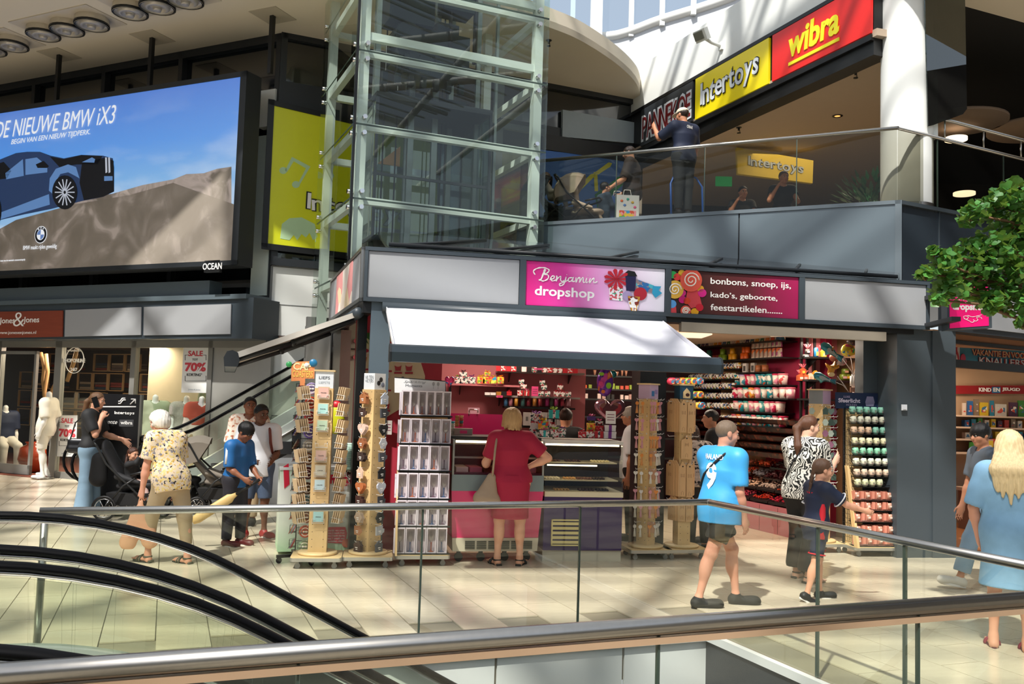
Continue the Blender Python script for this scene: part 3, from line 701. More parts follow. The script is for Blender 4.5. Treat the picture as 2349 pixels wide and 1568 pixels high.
k=k[:-1]+[(xr,k[-1][1]),(xr,SZ0+.08),(x_l,SZ0+.08),(x_l,k[0][1])];b=B();flat(b,k,-.030,-.027);obj('picture_rocks',b,M_rock,scr)
def pp(name,pts,m,d,par=scr,pl=S):b=B();pl.poly(b,pts,-.030-d*.002,-.029-d*.002+.001);return obj(name,b,m,par)
M_car=emat('screen_car_blue','22416f',.55,'2a2a30');M_card=emat('screen_car_dark','060a14',.4,'15161a');M_carl=emat('screen_car_light','5b86bd',.8,'3a3c40')
pp('picture_car_body',[(-92,446),(-84,414),(-60,392),(-10,372),(40,352),(66,349),(95,349),(120,358),(150,364),(190,356),(240,358),(262,364),(265,385),(265,440),(240,452),(190,462),(120,480),(60,492),(0,506),(-50,514),(-84,500),(-92,476)],M_car,1)
pp('picture_car_window',[(-52,402),(-5,378),(12,372),(30,392),(20,410),(-44,418)],M_card,2)
pp('picture_car_window',[(16,398),(56,366),(58,404),(18,412)],M_carl,2);pp('picture_car_window',[(62,366),(88,362),(112,382),(112,396),(62,402)],M_carl,2)
pp('picture_car_mirror',[(86,378),(104,370),(116,382),(112,386),(90,386)],M_card,3)
pp('picture_car_bonnet',[(118,360),(150,366),(190,357),(238,359),(228,378),(180,378),(140,384)],M_card,2)
pp('picture_car_fender',[(116,438),(118,410),(132,388),(160,378),(178,384),(186,410),(176,404),(160,396),(142,400),(130,420),(124,445)],M_carl,3)
pp('picture_car_front',[(192,372),(248,362),(264,370),(265,440),(240,452),(196,460),(186,420)],M_card,2)
pp('picture_headlight',[(192,373),(215,362),(222,366),(220,374)],M_carl,4)
for x in(245,252):pp('picture_grille',[(x,362),(x+4,362),(x+5,396),(x+1,398)],emat('screen_chrome','b9c4d6',.7),4)
pp('picture_number_plate',[(243,405),(262,405),(262,415),(243,416)],M_carl,4)
pp('picture_car_sill',[(0,490),(116,446),(118,470),(0,505)],M_carl,3)
def wheel(cx,cy,rx,ry,d):
 b=B();S.poly(b,[(cx+rx*math.cos(a),cy+ry*math.sin(a))for a in[2*PI*i/24 for i in range(24)]],-.030-d*.002,-.029-d*.002);w=obj('picture_wheel',b,M_card,scr)
 b=B()
 for i in range(14):
  a=2*PI*i/14;c,s_=math.cos(a),math.sin(a)
  S.poly(b,[(cx+rx*.1*c-1.2*s_,cy+ry*.1*s_+1.2*c),(cx+rx*.78*c-1.2*s_,cy+ry*.78*s_+1.2*c),(cx+rx*.78*c+1.2*s_,cy+ry*.78*s_-1.2*c),(cx+rx*.1*c+1.2*s_,cy+ry*.1*s_-1.2*c)],-.030-d*.002-.003,-.029-d*.002-.002)
 obj('wheel_spokes',b,emat('screen_chrome','b9c4d6',.7),w)
wheel(153,442,29,39,5);wheel(-12,485,20,42,5)
M_sletter=emat('screen_lettering','f2f5fa',.8,'777777')
def pbox(pl,x0,y0,x1,y1):
 a=pl.q(x0,y1);c=pl.q(x1,y0);return(min(a[0],c[0]),max(a[0],c[0]),min(a[1],c[1]),max(a[1],c[1]))
def boxq(pl,pts):
 k=[pl.q(*p)for p in pts];return(min(p[0]for p in k),max(p[0]for p in k),sum(p[1]for p in k[2:])/2,sum(p[1]for p in k[:2])/2)
tfit('lettering','DE NIEUWE BMW iX3',boxq(S,[(-6,281),(268,242),(268,281),(-6,322)]),M_sletter,scr,-.034,shear=.25)
tfit('lettering','BEGIN VAN EEN NIEUW TIJDPERK.',boxq(S,[(30,319),(210,299),(210,312),(30,336)]),M_sletter,scr,-.034,shear=.25)
tfit('lettering','BMW maakt rijden geweldig',boxq(S,[(58,564),(134,560),(134,572),(58,577)]),M_sletter,scr,-.040)
tfit('lettering','op basis van de maximale consumentenprijs',boxq(S,[(2,596),(62,594),(62,599),(2,602)]),M_sletter,scr,-.040)
def emblem(cx,cy,r):
 c=S.q(cx,cy);R_=abs(S.q(cx+r,cy)[0]-S.q(cx-r,cy)[0])/2
 b=B();flat(b,ring(c[0],c[1],R_,R_,28),-.041,-.039);e=obj('round_emblem',b,M_sletter,scr)
 b=B();flat(b,ring(c[0],c[1],R_*.92,R_*.92,28),-.043,-.041);obj('emblem_ring',b,M_card,e)
 b=B();flat(b,ring(c[0],c[1],R_*.62,R_*.62,28),-.045,-.043);obj('emblem_centre',b,M_sletter,e)
 b=B()
 for q in(0,2):
  flat(b,[(c[0],c[1])]+[(c[0]+R_*.56*math.cos(q*PI/2+t),c[1]+R_*.56*math.sin(q*PI/2+t))for t in[PI/2*i/6+PI/2 for i in range(7)]],-.047,-.045)
 obj('emblem_quarter',b,emat('screen_blue','1d6fc0',.7),e)
 for ch,a in(('B',2.1),('M',PI/2),('W',1.04)):
  x,z=c[0]+R_*.77*math.cos(a),c[1]+R_*.77*math.sin(a);tfit('lettering',ch,(x-R_*.11,x+R_*.11,z-R_*.1,z+R_*.1),M_sletter,e,-.045,.002)
emblem(98,539,14)
for x0,y0,x1,y1 in((592,14,584,150),(334,78,329,187),(139,126,133,228)):
 p=fl(x0,y0,8.0);b=B();b.bb(-.04,-.04,0,.04,.04,1.0)
 r_=obj('hanging_rod',B().bb(-.035,-.035,0,.035,.035,1.0),M_black,scr)
 pL=scr.matrix_world if False else Matrix.Translation(LSP)@Matrix.Rotation(S.r,4,'Z')
 q_=pL.inverted()@p;r_.location=(q_.x,.17,SZ1-.02);r_.scale=(1,1,8.0-SZ1+.02)
 pb=B();pb.box((q_.x,.17,7.994),(.55,.55,.012));obj('ceiling_plate',pb,mat('ceiling_plate','b3aa98',.6),scr)
b=B();oc=S.q(489,611);b.box((oc[0],-.0,oc[1]),(.33,.06,.2));o=obj('name_plate',b,M_black,scr)
tfit('lettering','OCEAN',boxq(S,[(469,604),(512,603),(512,618),(469,619)]),M_letter,scr,-.034,off=.015)
def spot_cluster(px,py,n,label):
 p=fl(px,py,8.0);t=thing('ceiling_spot_cluster',label,'light',p,math.radians(LD),'round spotlight clusters in the cream ceiling')
 b=B();b.bb(-.95,-.42,-.015,.95,.42,.0);obj('mounting_plate',b,mat('spot_plate','c9bfae',.5,.1),t)
 for i in range(3):
  x=(i-1)*.6
  b=B();b.lathe([(.27,-.16),(.28,-.10),(.27,0)],(x,0,0),20);h=obj('lamp_housing',b,mat('lamp_housing_cream','c4baa7',.4),t)
  b=B();b.lathe([(.25,-.155),(.285,-.15),(.285,-.11),(.25,-.105)],(x,0,0),20);obj('black_ring',b,M_black,h)
  b=B();b.lathe([(.0,-.17),(.06,-.20),(.07,-.17),(.07,-.14),(.13,-.12),(.14,-.17),(.19,-.15),(.20,-.10),(.25,-.12),(.26,-.15)],(x,0,0),20);obj('reflector',b,mat('lamp_reflector','b8b2a8',.4,.3),h)
spot_cluster(155,52,3,'cluster of three round ceiling spotlights above the middle of the big screen')
spot_cluster(362,-2,3,'cluster of three round ceiling spotlights at the top edge of the picture')
spot_cluster(-22,100,3,'round ceiling spotlights cut off by the left edge of the picture')
def sprinkler(p,label):
 b=B();b.cyl((0,0,0),(0,0,-.06),.02,n=8);b.lathe([(.05,-.0),(.05,-.01),(.0,-.01)],(0,0,0),12);b.lathe([(0,-.10),(.035,-.10),(.035,-.11),(0,-.11)],(0,0,0),10);b.cyl((.015,0,-.05),(.02,0,-.1),.006,n=5)
 o=obj('sprinkler',b,M_black,None,p);return tag(o,label,'sprinkler')
sprinkler(fl(1259,92,8.0),'small black sprinkler under the curved cream ceiling right of the lift')
# upper shop signs
U=Pl(SP_,SGD)
def sign_box(name,label,x0,x1,m,frame=M_black,pl=U,z0=6.90,z1=7.65,y=-.03):
 t=thing(name,label,'sign',pl.P,pl.r);b=B();b.bb(x0+.02,y,z0,x1-.02,y+.04,z1);obj('sign_face',b,m,t);return t
ux=lambda px,py=250:U.q(px,py)[0]
xi0,xi1,xw0,xw1,xp0=ux(1597,200),ux(1768,160),ux(1773,130),ux(2004,40),ux(1472,290)
sI=sign_box('shop_sign','yellow upper-floor shop sign reading Intertoys, left of the red sign',xi0,xi1,mat('sign_yellow','e9d414',.35,0,.02,emit=.12))
sW=sign_box('shop_sign','red upper-floor shop sign reading wibra beside the white column',xw0,xw1,mat('sign_red','d8241f',.35,0,.02,emit=.12))
sP=sign_box('shop_sign','dark grey upper-floor sign with dark red outlined letters behind the man with the cap',xp0,xi0-.05,mat('sign_darkgrey','33373b',.4))
w=xi1-xi0
for k,(m,of,yy)in enumerate(((M_black,.045,-.036),(mat('sign_white','e6ecf2',.4),.0,-.044))):
 e=of*w*.13
 tfit('lettering','Intertoys',(xi0+.10*w-e,xi1-.12*w+e,7.02-e,7.52+e),m,sI,yy,.008,off=of+.012,wob=.16,space=.6,tilt=.03)
w=xw1-xw0
M_syel=mat('sign_letter_yellow','e6dc22',.4,emit=.1)
tfit('lettering','wibra',(xw0+.20*w,xw0+.71*w,7.13,7.55),M_syel,sW,-.034,.01,off=.03,shear=.12)
b=B();b.bb(xw0+.20*w,-.045,7.01,xw0+.71*w,-.03,7.06);obj('underline',b,M_syel,sW)
w=xi0-.05-xp0
tfit('lettering','PANNEKOE',(xp0+.03*w,xi0-.09,6.96,7.52),mat('sign_white','e6ecf2',.4),sP,-.034,.006,off=.09,wob=.05,space=.5)
tfit('lettering','PANNEKOE',(xp0+.055*w,xi0-.115,7.01,7.47),mat('dark_red_lettering','7e1a1e',.5),sP,-.042,.006,off=.0,wob=.05,space=.5)
p=onp(1650,92,SP_,SGD);fl_=thing('floodlight','small white floodlight on a bracket on the white beam above the yellow sign','light',p,math.radians(SGD))
b=B();b.box((0,-.36,.02),(.26,.10,.2),rx=.5,rz=.2);obj('lamp_head',b,M_white,fl_);b=B();b.box((-.01,-.42,.0),(.2,.02,.14),rx=.5,rz=.2);obj('lamp_glass',b,mat('lamp_glass_dark','7a7a72',.2),fl_)
b=B();b.tube([(0,-.3,-.02),(.06,-.2,-.1),(.08,-.02,-.14)],.03,6);b.box((.08,-.02,-.14),(.1,.04,.14));obj('bracket',b,M_white,fl_)
CX=at(2080,460,12.0);b=B();b.lathe([(.335,4.4),(.335,12)],(CX.x,CX.y,0),32);struct('wall_round_column',b,M_white)
b=B();b.lathe([(.345,4.38),(.345,4.52)],(CX.x,CX.y,0),32);struct('baseboard_column',b,M_steel)
b=B();b.bb(CX.x+.31,CX.y-.12,5.45,CX.x+.37,CX.y+.02,12);struct('trim_22',b,M_white)
zr=ZRAIL-ZPAR
BPl_=Pl(BP,BD);bj=[BPl_.q(x,400)[0]for x in(1220,1415,1618,1830)]
railing('glass_railing','upper floor glass railing with steel handrail left of the round white column',BP+Vector((0,.05,0)),BD,BPl_.q(1195,352)[0],.0,bj,h=zr,z0=ZPAR,gm=M_smoke,jw=.006)
RPl_=Pl(BP,RBD);bj=[RPl_.q(x,400)[0]for x in(2154,2306)]
r5=railing('glass_railing','upper floor glass railing with steel handrail running back right of the white column',BP+Vector((0,.05,0)),RBD,0,5.5,bj,h=zr,z0=ZPAR,gm=M_smoke,jw=.008)
b=B();x0=RPl_.q(2158,272)[0];b.tube([(x0,.0,zr+.28),(5.5,.0,zr+.28)],.026,10)
for x in(x0+.12,x0+.95,x0+1.8):b.cyl((x,0,zr),(x,0,zr+.28),.012,n=8)
obj('upper_handrail',b,M_steel,r5)
gp_=B();k=[RPl_.q(*p,0)for p in[(2120,-40),(2212,-40),(2217,250),(2208,262),(2140,287),(2128,290)]]
flat(gp_,k,-.008,.008);o=obj('glass_fin',gp_,glass('fin_glass','6c7874',base=.10),None,RPl_.P,RPl_.r);tag(o,'tall frameless glass pane hanging beside the round white column','glass pane')
def disc_light(px,py,z,r,lit,label):
 p=fl(px,py,z);b=B();b.lathe([(0,.0),(r,.0),(r,.05),(0,.05)],(0,0,0),32)
 o=obj('ceiling_disc',b,mat('lamp_reflection_disc','ffe2c0',.5,emit=2.5)if lit else mat('beige_disc','8d7866',.8),None,p);tag(o,label,'ceiling disc' if not lit else 'light');return o
disc_light(2200,283,6.6,.75,0,'large round beige ceiling disc right of the white column behind the glass fin')
disc_light(2375,300,6.6,.75,0,'large round beige ceiling disc cut by the right edge of the picture')
disc_light(2193,322,6.4,.18,1,'small glowing disc for a lamp reflection just below the upper handrail')  # this and the next glowing disc stand in for reflections in the railing glass
disc_light(2212,447,6.0,.20,1,'glowing disc for a lamp reflection low behind the upper railing glass')
for px,py,lab in((1911,156,'round recessed downlight nearest the red sign in the upper shop ceiling'),(1921,266,'round recessed downlight lower in the upper shop ceiling near the handrail'),(1666,281,'round recessed downlight behind the man with the cap')):
 p=fl(px,py,6.835);b=B();b.lathe([(.05,-.004),(.09,-.004),(.09,.0)],(0,0,0),16);b.lathe([(0,-.002),(.05,-.002)],(0,0,0),12,1);o=obj('downlight',b,[M_black,mat('downlight_glow','ffb060',.4,emit=1.5)],None,p);tag(o,label=lab,cat='light')
for px,py,lab in((1963,163,'black sprinkler in the upper shop ceiling nearest the column'),(1695,292,'black sprinkler in the upper shop ceiling left of the yellow sign end')):sprinkler(fl(px,py,6.84),lab)
p=fl(1776,225,6.84);b=B();b.lathe([(0,-.06),(.05,-.055),(.07,-.0)],(0,0,0),14);o=obj('smoke_detector',b,M_white,None,p);tag(o,'small white smoke detector in the upper shop ceiling','detector')
# people: one continuous skin surface each, from smooth distance fields
class Sdf:
 def __init__(s):s.pr=[]
 def cone(s,p0,p1,r0,r1,k=.02,flat=None,fs=1.0,op='u'):
  p0,p1=np.array(p0,float),np.array(p1,float);r=max(r0,r1)
  n=None if flat is None else np.array(flat,float)/np.linalg.norm(flat)
  def fn(P):
   d=p1-p0;L=max(1e-12,d@d);t=np.clip(((P-p0)@d)/L,0,1);q=P-(p0+t[...,None]*d)
   qq=(q*q).sum(-1)
   if n is not None:qn=q@n;qq=qq+qn*qn*(1/(fs*fs)-1)
   return np.sqrt(np.maximum(qq,1e-14))-(r0+(r1-r0)*t)
  s.pr.append((fn,np.minimum(p0,p1)-r,np.maximum(p0,p1)+r,k,op));return s
 def ell(s,c,r,R=None,k=.02,op='u'):
  c=np.array(c,float);r=np.array(r,float);R=np.eye(3)if R is None else R;m=r.max()
  def fn(P):
   q=(P-c)@R;k0=np.sqrt(((q/r)**2).sum(-1));k1=np.sqrt(((q/(r*r))**2).sum(-1));return k0*(k0-1)/np.maximum(k1,1e-9)
  s.pr.append((fn,c-m,c+m,k,op));return s
 def cut(s,p,n,k=.0):
  """keep the side opposite to n"""
  p=np.array(p,float);n=np.array(n,float)/np.linalg.norm(n)
  s.pr.append((lambda P:(P-p)@n,None,None,k,'cut'));return s
 def build(s,h,noise=0.0,nf=60.0):
  us=[q for q in s.pr if q[4]=='u' and q[1]is not None]
  lo=np.min([q[1]for q in us],0)-3*h;hi=np.max([q[2]for q in us],0)+3*h
  n=np.ceil((hi-lo)/h).astype(int)+1
  ax=[lo[i]+h*np.arange(n[i])for i in range(3)]
  D=np.full(n,.1,np.float32)
  for fn,a,c,k,op in s.pr:
   if a is None:
    P=np.stack(np.meshgrid(*ax,indexing='ij'),-1);D=np.maximum(D,fn(P).astype(np.float32));continue
   m=k+2*h
   i0=np.clip(((a-m-lo)/h).astype(int),0,n-1);i1=np.clip(((c+m-lo)/h).astype(int)+2,1,n)
   sl=tuple(slice(i0[i],i1[i])for i in range(3))
   P=np.stack(np.meshgrid(*[ax[i][sl[i]]for i in range(3)],indexing='ij'),-1)
   d=fn(P).astype(np.float32);E=D[sl]
   if op=='u':hh=np.maximum(k-np.abs(E-d),0)/max(k,1e-6);D[sl]=np.minimum(E,d)-hh*hh*k*.25
   elif op=='sub':d=-d;hh=np.maximum(k-np.abs(E-d),0)/max(k,1e-6);D[sl]=np.maximum(E,d)+hh*hh*k*.25
   elif op=='int':D=np.maximum(D,.02);D[sl]=np.maximum(E,d)
  if noise:
   P=np.stack(np.meshgrid(*ax,indexing='ij'),-1)
   D=D+noise*(np.sin(P[...,0]*nf+1.5*np.sin(P[...,2]*14))*np.sin(P[...,1]*nf*.9+1.3*np.sin(P[...,2]*17+1))).astype(np.float32)
  return nets(D,lo,h)
def nets(D,lo,h):
 S_=D<0;nx,ny,nz=D.shape
 cs=[S_[i:nx-1+i,j:ny-1+j,k:nz-1+k]for i in(0,1)for j in(0,1)for k in(0,1)]
 cnt=sum(c.astype(np.int8)for c in cs);act=(cnt>0)&(cnt<8)
 idx=np.argwhere(act);N_=len(idx)
 if N_==0:return np.zeros((0,3)),np.zeros((0,4),int)
 acc=np.zeros((N_,3));c=np.zeros(N_)
 cor=[(i,j,k)for i in(0,1)for j in(0,1)for k in(0,1)]
 for a in cor:
  for ax_ in range(3):
   if a[ax_]:continue
   b_=list(a);b_[ax_]=1
   da=D[idx[:,0]+a[0],idx[:,1]+a[1],idx[:,2]+a[2]];db=D[idx[:,0]+b_[0],idx[:,1]+b_[1],idx[:,2]+b_[2]]
   m=(da<0)!=(db<0);t=np.where(m,da/np.where(m,da-db,1),0)
   p=np.tile(np.array(a,float),(N_,1));p[:,ax_]+=t;acc+=p*m[:,None];c+=m
 V=lo+h*(idx+acc/c[:,None])
 vid=-np.ones(act.shape,int);vid[act]=np.arange(N_)
 F_=[]
 for ax_ in range(3):
  o1,o2=[(1,2),(2,0),(0,1)][ax_]
  sl0=[slice(None)]*3;sl1=[slice(None)]*3;sl0[ax_]=slice(0,-1);sl1[ax_]=slice(1,None)
  a=S_[tuple(sl0)];b_=S_[tuple(sl1)];e=np.argwhere(a!=b_)
  ok=(e[:,o1]>0)&(e[:,o2]>0)&(e[:,o1]<D.shape[o1]-1)&(e[:,o2]<D.shape[o2]-1);e=e[ok]
  fl_=a[e[:,0],e[:,1],e[:,2]]
  def g(d1,d2):
   q=e.copy();q[:,o1]+=d1;q[:,o2]+=d2;return vid[q[:,0],q[:,1],q[:,2]]
  quad=np.stack([g(-1,-1),g(0,-1),g(0,0),g(-1,0)],1);quad[~fl_]=quad[~fl_][:,::-1];F_.append(quad)
 return V,np.concatenate(F_)
def sdf_obj(name,S_,h,m,parent,noise=0,nf=60):
 V,Q=S_.build(h,noise,nf)
 me=bpy.data.meshes.new(name);me.vertices.add(len(V));me.vertices.foreach_set('co',V.astype('f').ravel())
 nq=len(Q);me.loops.add(nq*4);me.loops.foreach_set('vertex_index',Q.astype('i').ravel());me.polygons.add(nq)
 me.polygons.foreach_set('loop_start',np.arange(0,nq*4,4,dtype='i'));me.polygons.foreach_set('loop_total',np.full(nq,4,'i'))
 me.polygons.foreach_set('use_smooth',np.ones(nq,bool));me.update();me.validate();me.materials.append(m)
 return link(name,me,parent)
def nrm(v):v=np.array(v,float);return v/np.linalg.norm(v)
def rotm(yaw=0,pitch=0,roll=0):
 cy,sy=math.cos(yaw),math.sin(yaw);cp,sp_=math.cos(pitch),math.sin(pitch);cr,sr=math.cos(roll),math.sin(roll)
 Rz=np.array([[cy,-sy,0],[sy,cy,0],[0,0,1]]);Rx=np.array([[1,0,0],[0,cp,-sp_],[0,sp_,cp]]);Ry=np.array([[cr,0,sr],[0,1,0],[-sr,0,cr]])
 return Rz@Rx@Ry
SK={k:mat('skin_'+k,c,.48,0,.05,8,sub=.08,spec=.35)for k,c in dict(light='d9a183',pale='e0b095',tan='b98062',brown='885740',dark='6d4632',pink='d59a80').items()}
HM={}
def hair_mat(k,c):
 return mat('hair_'+k,c,.42,0,.32,14,bump=.35,bscale=60,stretch=(9,9,.9),spec=.4)
def person(name_label,loc,face_deg,H,pose,skin,hair,hairc,clothes,h=.010,w=1.0,hs=1.0,female=False,cat='person',group=None,mannequin=False,body_m=None,name='person',tall=None,shoes=None,far=False):
 """face_deg: world direction the body faces.  local: +Y front, +X its right."""
 t=thing(name,name_label,cat,loc,math.radians(face_deg-90),group)
 s=H
 hh=.130*hs;k=(1-hh)/.87
 thigh,shin,ank=.245*k*s,.238*k*s,.045*k*s
 tor,nk=.285*k*s,.052*k*s
 sw=(.108 if not female else.098)*s*w**.5*k;hw=(.050 if not female else.054)*s*w**.5*k
 tl=nrm(pose.get('lean',(0,0,1)))
 fw=np.array([0,1.,0]);rt_=np.array([1.,0,0])
 shoulder_ax=nrm(pose.get('sh',(1,0,0)))
 legs={}
 for sd_,sg in(('R',1),('L',-1)):
  th,sh_,ft=pose.get('leg'+sd_,((0,0,-1),(0,0,-1),(0,1,0)))
  hip=np.array([sg*hw,0,0]);kn=hip+nrm(th)*thigh;an=kn+nrm(sh_)*shin;legs[sd_]=[hip,kn,an,nrm(ft)]
 zmin=min(l[2][2]for l in legs.values())
 zoff=pose.get('z',None)
 zz=(ank-zmin)if zoff is None else zoff*s
 for l in legs.values():
  for i in range(3):l[i]=l[i]+np.array([0,0,zz])
 pel=np.array([0,0,zz]);side_=nrm(np.cross(tl,np.cross(shoulder_ax,tl)))
 front_=nrm(np.cross(tl,side_))
 nb=pel+tl*tor;chest=pel+tl*tor*.68-front_*.004*s;waist=pel+tl*tor*.36;hdt=nrm(pose.get('neck',tl+np.array([0,.25,.3])))
 shz=nb-tl*.020*s
 arms={}
 for sd_,sg in(('R',1),('L',-1)):
  u_,f_=pose.get('arm'+sd_,((.12*sg,0,-1),(.08*sg,.15,-1)))[:2];hd=pose.get('hand'+sd_,f_)
  so_=shz+side_*sg*sw;el_=so_+nrm(u_)*.172*k*s;wr=el_+nrm(f_)*.148*k*s;arms[sd_]=[so_,el_,wr,nrm(hd)]
 hy,hp_,hr_=pose.get('head',(0,0,0));HR=rotm(hy,-hp_,hr_)
 hc=nb+hdt*(nk)+HR@np.array([0,.012*s,.052*s*hs])
 a=hs
 def hl(x,y,z):return hc+HR@(np.array([x,y,z])*s*a)
# skin body
 S_=Sdf();bw=w*s
 def torso(S_,g=0.0,kk=.05):
  pw=(.068 if not female else.078)*bw*k
  S_.cone(pel+side_*hw*.75+tl*.01*s,pel-side_*hw*.75+tl*.01*s,pw*.92+g,pw*.92+g,kk*s,front_,.84)
  S_.cone(pel+tl*.03*s,waist,pw*1.12+g,(.070 if not female else.064)*bw*k+g,kk*s,front_,.74)
  S_.cone(waist,chest,(.072 if not female else.064)*bw*k+g,(.088 if not female else.080)*bw*k+g,kk*s,front_,.72)
  S_.cone(chest,nb-tl*.03*s,(.088 if not female else.078)*bw*k+g,.052*bw*k+g,kk*s,front_,.68)
  S_.cone(shz+side_*sw*.85,shz-side_*sw*.85,.032*bw*k+g,.032*bw*k+g,kk*s,front_,.9)
  if female and not mannequin:
   for sg in(1,-1):S_.ell(chest+side_*sg*.034*s+front_*.052*s-tl*.012*s,np.array([.034,.030,.034])*s+g,None,.03*s)
  for sg in(1,-1):S_.ell(pel+side_*sg*hw*.8-front_*.036*s-tl*.004*s,np.array([.042,.040,.045])*s*w**.5+g,None,.03*s)
 torso(S_)
 aw=w**.6
 for sd_,sg in(('R',1),('L',-1)):
  so_,el_,wr,hd=arms[sd_]
  S_.ell(so_-tl*.004*s,np.array([.034,.034,.034])*s*k*aw,None,.03*s)
  S_.cone(so_,el_,.0300*s*k*aw,.0225*s*k*aw,.02*s);S_.cone(el_,el_+(wr-el_)*.35,.0225*s*k*aw,.0240*s*k*aw,.01*s);S_.cone(el_+(wr-el_)*.3,wr,.0240*s*k*aw,.0145*s*k,.01*s)
  u_=hd;ref=side_*sg;nn_=ref-u_*(ref@u_)
  if np.linalg.norm(nn_)<.2:nn_=front_-u_*(front_@u_)
  pn=nrm(nn_);
  if 'palm'+sd_ in pose:q=np.array(pose['palm'+sd_],float);pn=nrm(q-u_*(q@u_))
  sx_=nrm(np.cross(u_,pn));hl_=.104*s*k*(.92 if s<1.4 else 1);curl=pose.get('curl'+sd_,.35)
  pc=wr+u_*hl_*.27;S_.ell(pc,np.array([hl_*.31,hl_*.235,hl_*.12]),np.stack([u_,sx_,pn],1),.012*s)
  S_.cone(wr-u_*.01*s,wr+u_*hl_*.2,.0145*s*k,.0140*s*k,.012*s,pn,.7)
  for i,(o_,ln)in enumerate(((-.17,.40),(-.058,.45),(.058,.42),(.165,.33))):
   b0=wr+u_*hl_*.50+sx_*o_*hl_;fr_=max(.0042*s,h*.62);c_=-pn
   d1=nrm(u_*math.cos(curl*.6)+c_*math.sin(curl*.6)+sx_*o_*.25);d2=nrm(u_*math.cos(curl*1.7)+c_*math.sin(curl*1.7));p1=b0+d1*ln*hl_*.5;p2=p1+d2*ln*hl_*.5
   S_.cone(b0-u_*.1*hl_,p1,fr_*1.1,fr_,.004*s);S_.cone(p1,p2,fr_,fr_*.85,.002*s)
  thd=nrm(u_*.75+front_*0.0+(-sx_ if(sx_@front_)<0 else sx_)*.75-pn*.25);b0=wr+u_*hl_*.12+(-sx_ if(sx_@front_)<0 else sx_)*hl_*.14
  S_.cone(b0,b0+thd*hl_*.26,max(.0062*s,h*.6),max(.0052*s,h*.6),.008*s);S_.cone(b0+thd*hl_*.26,b0+nrm(thd+u_*.5)*hl_*.46,max(.0052*s,h*.6),.0046*s,.003*s)
  arms[sd_].append(wr+u_*hl_*.5)
 lw=w**.7
 for sd_,sg in(('R',1),('L',-1)):
  hip,kn,an,ft=legs[sd_]
  S_.cone(hip,kn,.050*s*k*lw*(1.06 if female else 1),.0315*s*k*lw,.03*s);S_.cone(kn,an,.0295*s*k*lw,.0175*s*k*lw**.5,.012*s)
  cd=nrm(kn-an);back=-nrm(ft-cd*(ft@cd));S_.ell(kn+(an-kn)*.32+back*.010*s,np.array([.028,.030,.060])*s*k*lw,rotm(0,math.atan2((kn-an)@fw*-1,(kn-an)[2])),.02*s)
  S_.ell(kn-back*.006*s,np.array([.028,.026,.030])*s*k*lw,None,.015*s)
  heel=an-np.array([0,0,.030*s*k])-ft*.012*s;toe=an+ft*.098*s*k-np.array([0,0,.031*s*k])+np.array([0,0,0])
  if abs(ft[2])>.2:heel=an-ft*.02*s+back*.0-nrm(cd)*.030*s*k;toe=heel+ft*.115*s*k
  S_.cone(an,heel,.0185*s*k,.0175*s*k,.02*s);S_.cone(heel,toe,.017*s*k,.0125*s*k,.018*s);S_.ell((heel+toe)/2+(toe-heel)*.18,np.array([.025,.045,.014])*s*k,rotm(math.atan2(-ft[0],ft[1])),.015*s)
  for i_ in range(5 if(shoes and 'sandal' in shoes[0])else 0):
   o_=np.cross(ft,[0,0,1])*(.022-.011*i_)*sg*s*k;S_.cone(toe+o_*.9,toe+ft*(.020-.0035*i_)*s*k+o_,.0062*s,.0055*s,.004*s)
  legs[sd_]+=[heel,toe]
 S_.cone(nb-tl*.015*s,hc+HR@(np.array([0,-.012,-.030])*s*a),.032*s*w**.3,.029*s,.02*s)
 if not mannequin or mannequin=='head':
  S_.ell(hl(0,-.006,.016),np.array([.0430,.0535,.0485])*s*a,HR,.01*s)
  S_.ell(hl(0,.012,-.018),np.array([.0350,.0370,.0400])*s*a,HR,.02*s)
  S_.ell(hl(0,.030,-.050),np.array([.0165,.0150,.0135])*s*a,HR,.018*s)
  S_.ell(hl(0,-.002,-.034),np.array([.0340,.0300,.0250])*s*a,HR,.02*s)
  if not far:
   S_.cone(hl(0,.046,.010),hl(0,.0585,-.0125),.0055*s*a,.0085*s*a,.009*s)
   for sg in(1,-1):
    S_.ell(hl(sg*.0165,.0515,.0045),np.array([.0105,.008,.0065])*s*a,HR,.006*s,'sub')
    S_.ell(hl(sg*.0230,.034,-.014),np.array([.014,.012,.013])*s*a,HR,.014*s)
   S_.cone(hl(-.020,.0455,.0165),hl(.020,.0455,.0165),.0055*s*a,.0055*s*a,.008*s)
   S_.cone(hl(-.0095,.0480,-.0290),hl(.0095,.0480,-.0290),.0048*s*a,.0048*s*a,.006*s)
  for sg in(1,-1):S_.ell(hl(sg*.0440,-.004,-.002),np.array([.0062,.0125,.0190])*s*a,HR@rotm(0,.2,0),.004*s)
 body=sdf_obj('body',S_,h,body_m or SK[skin],t)
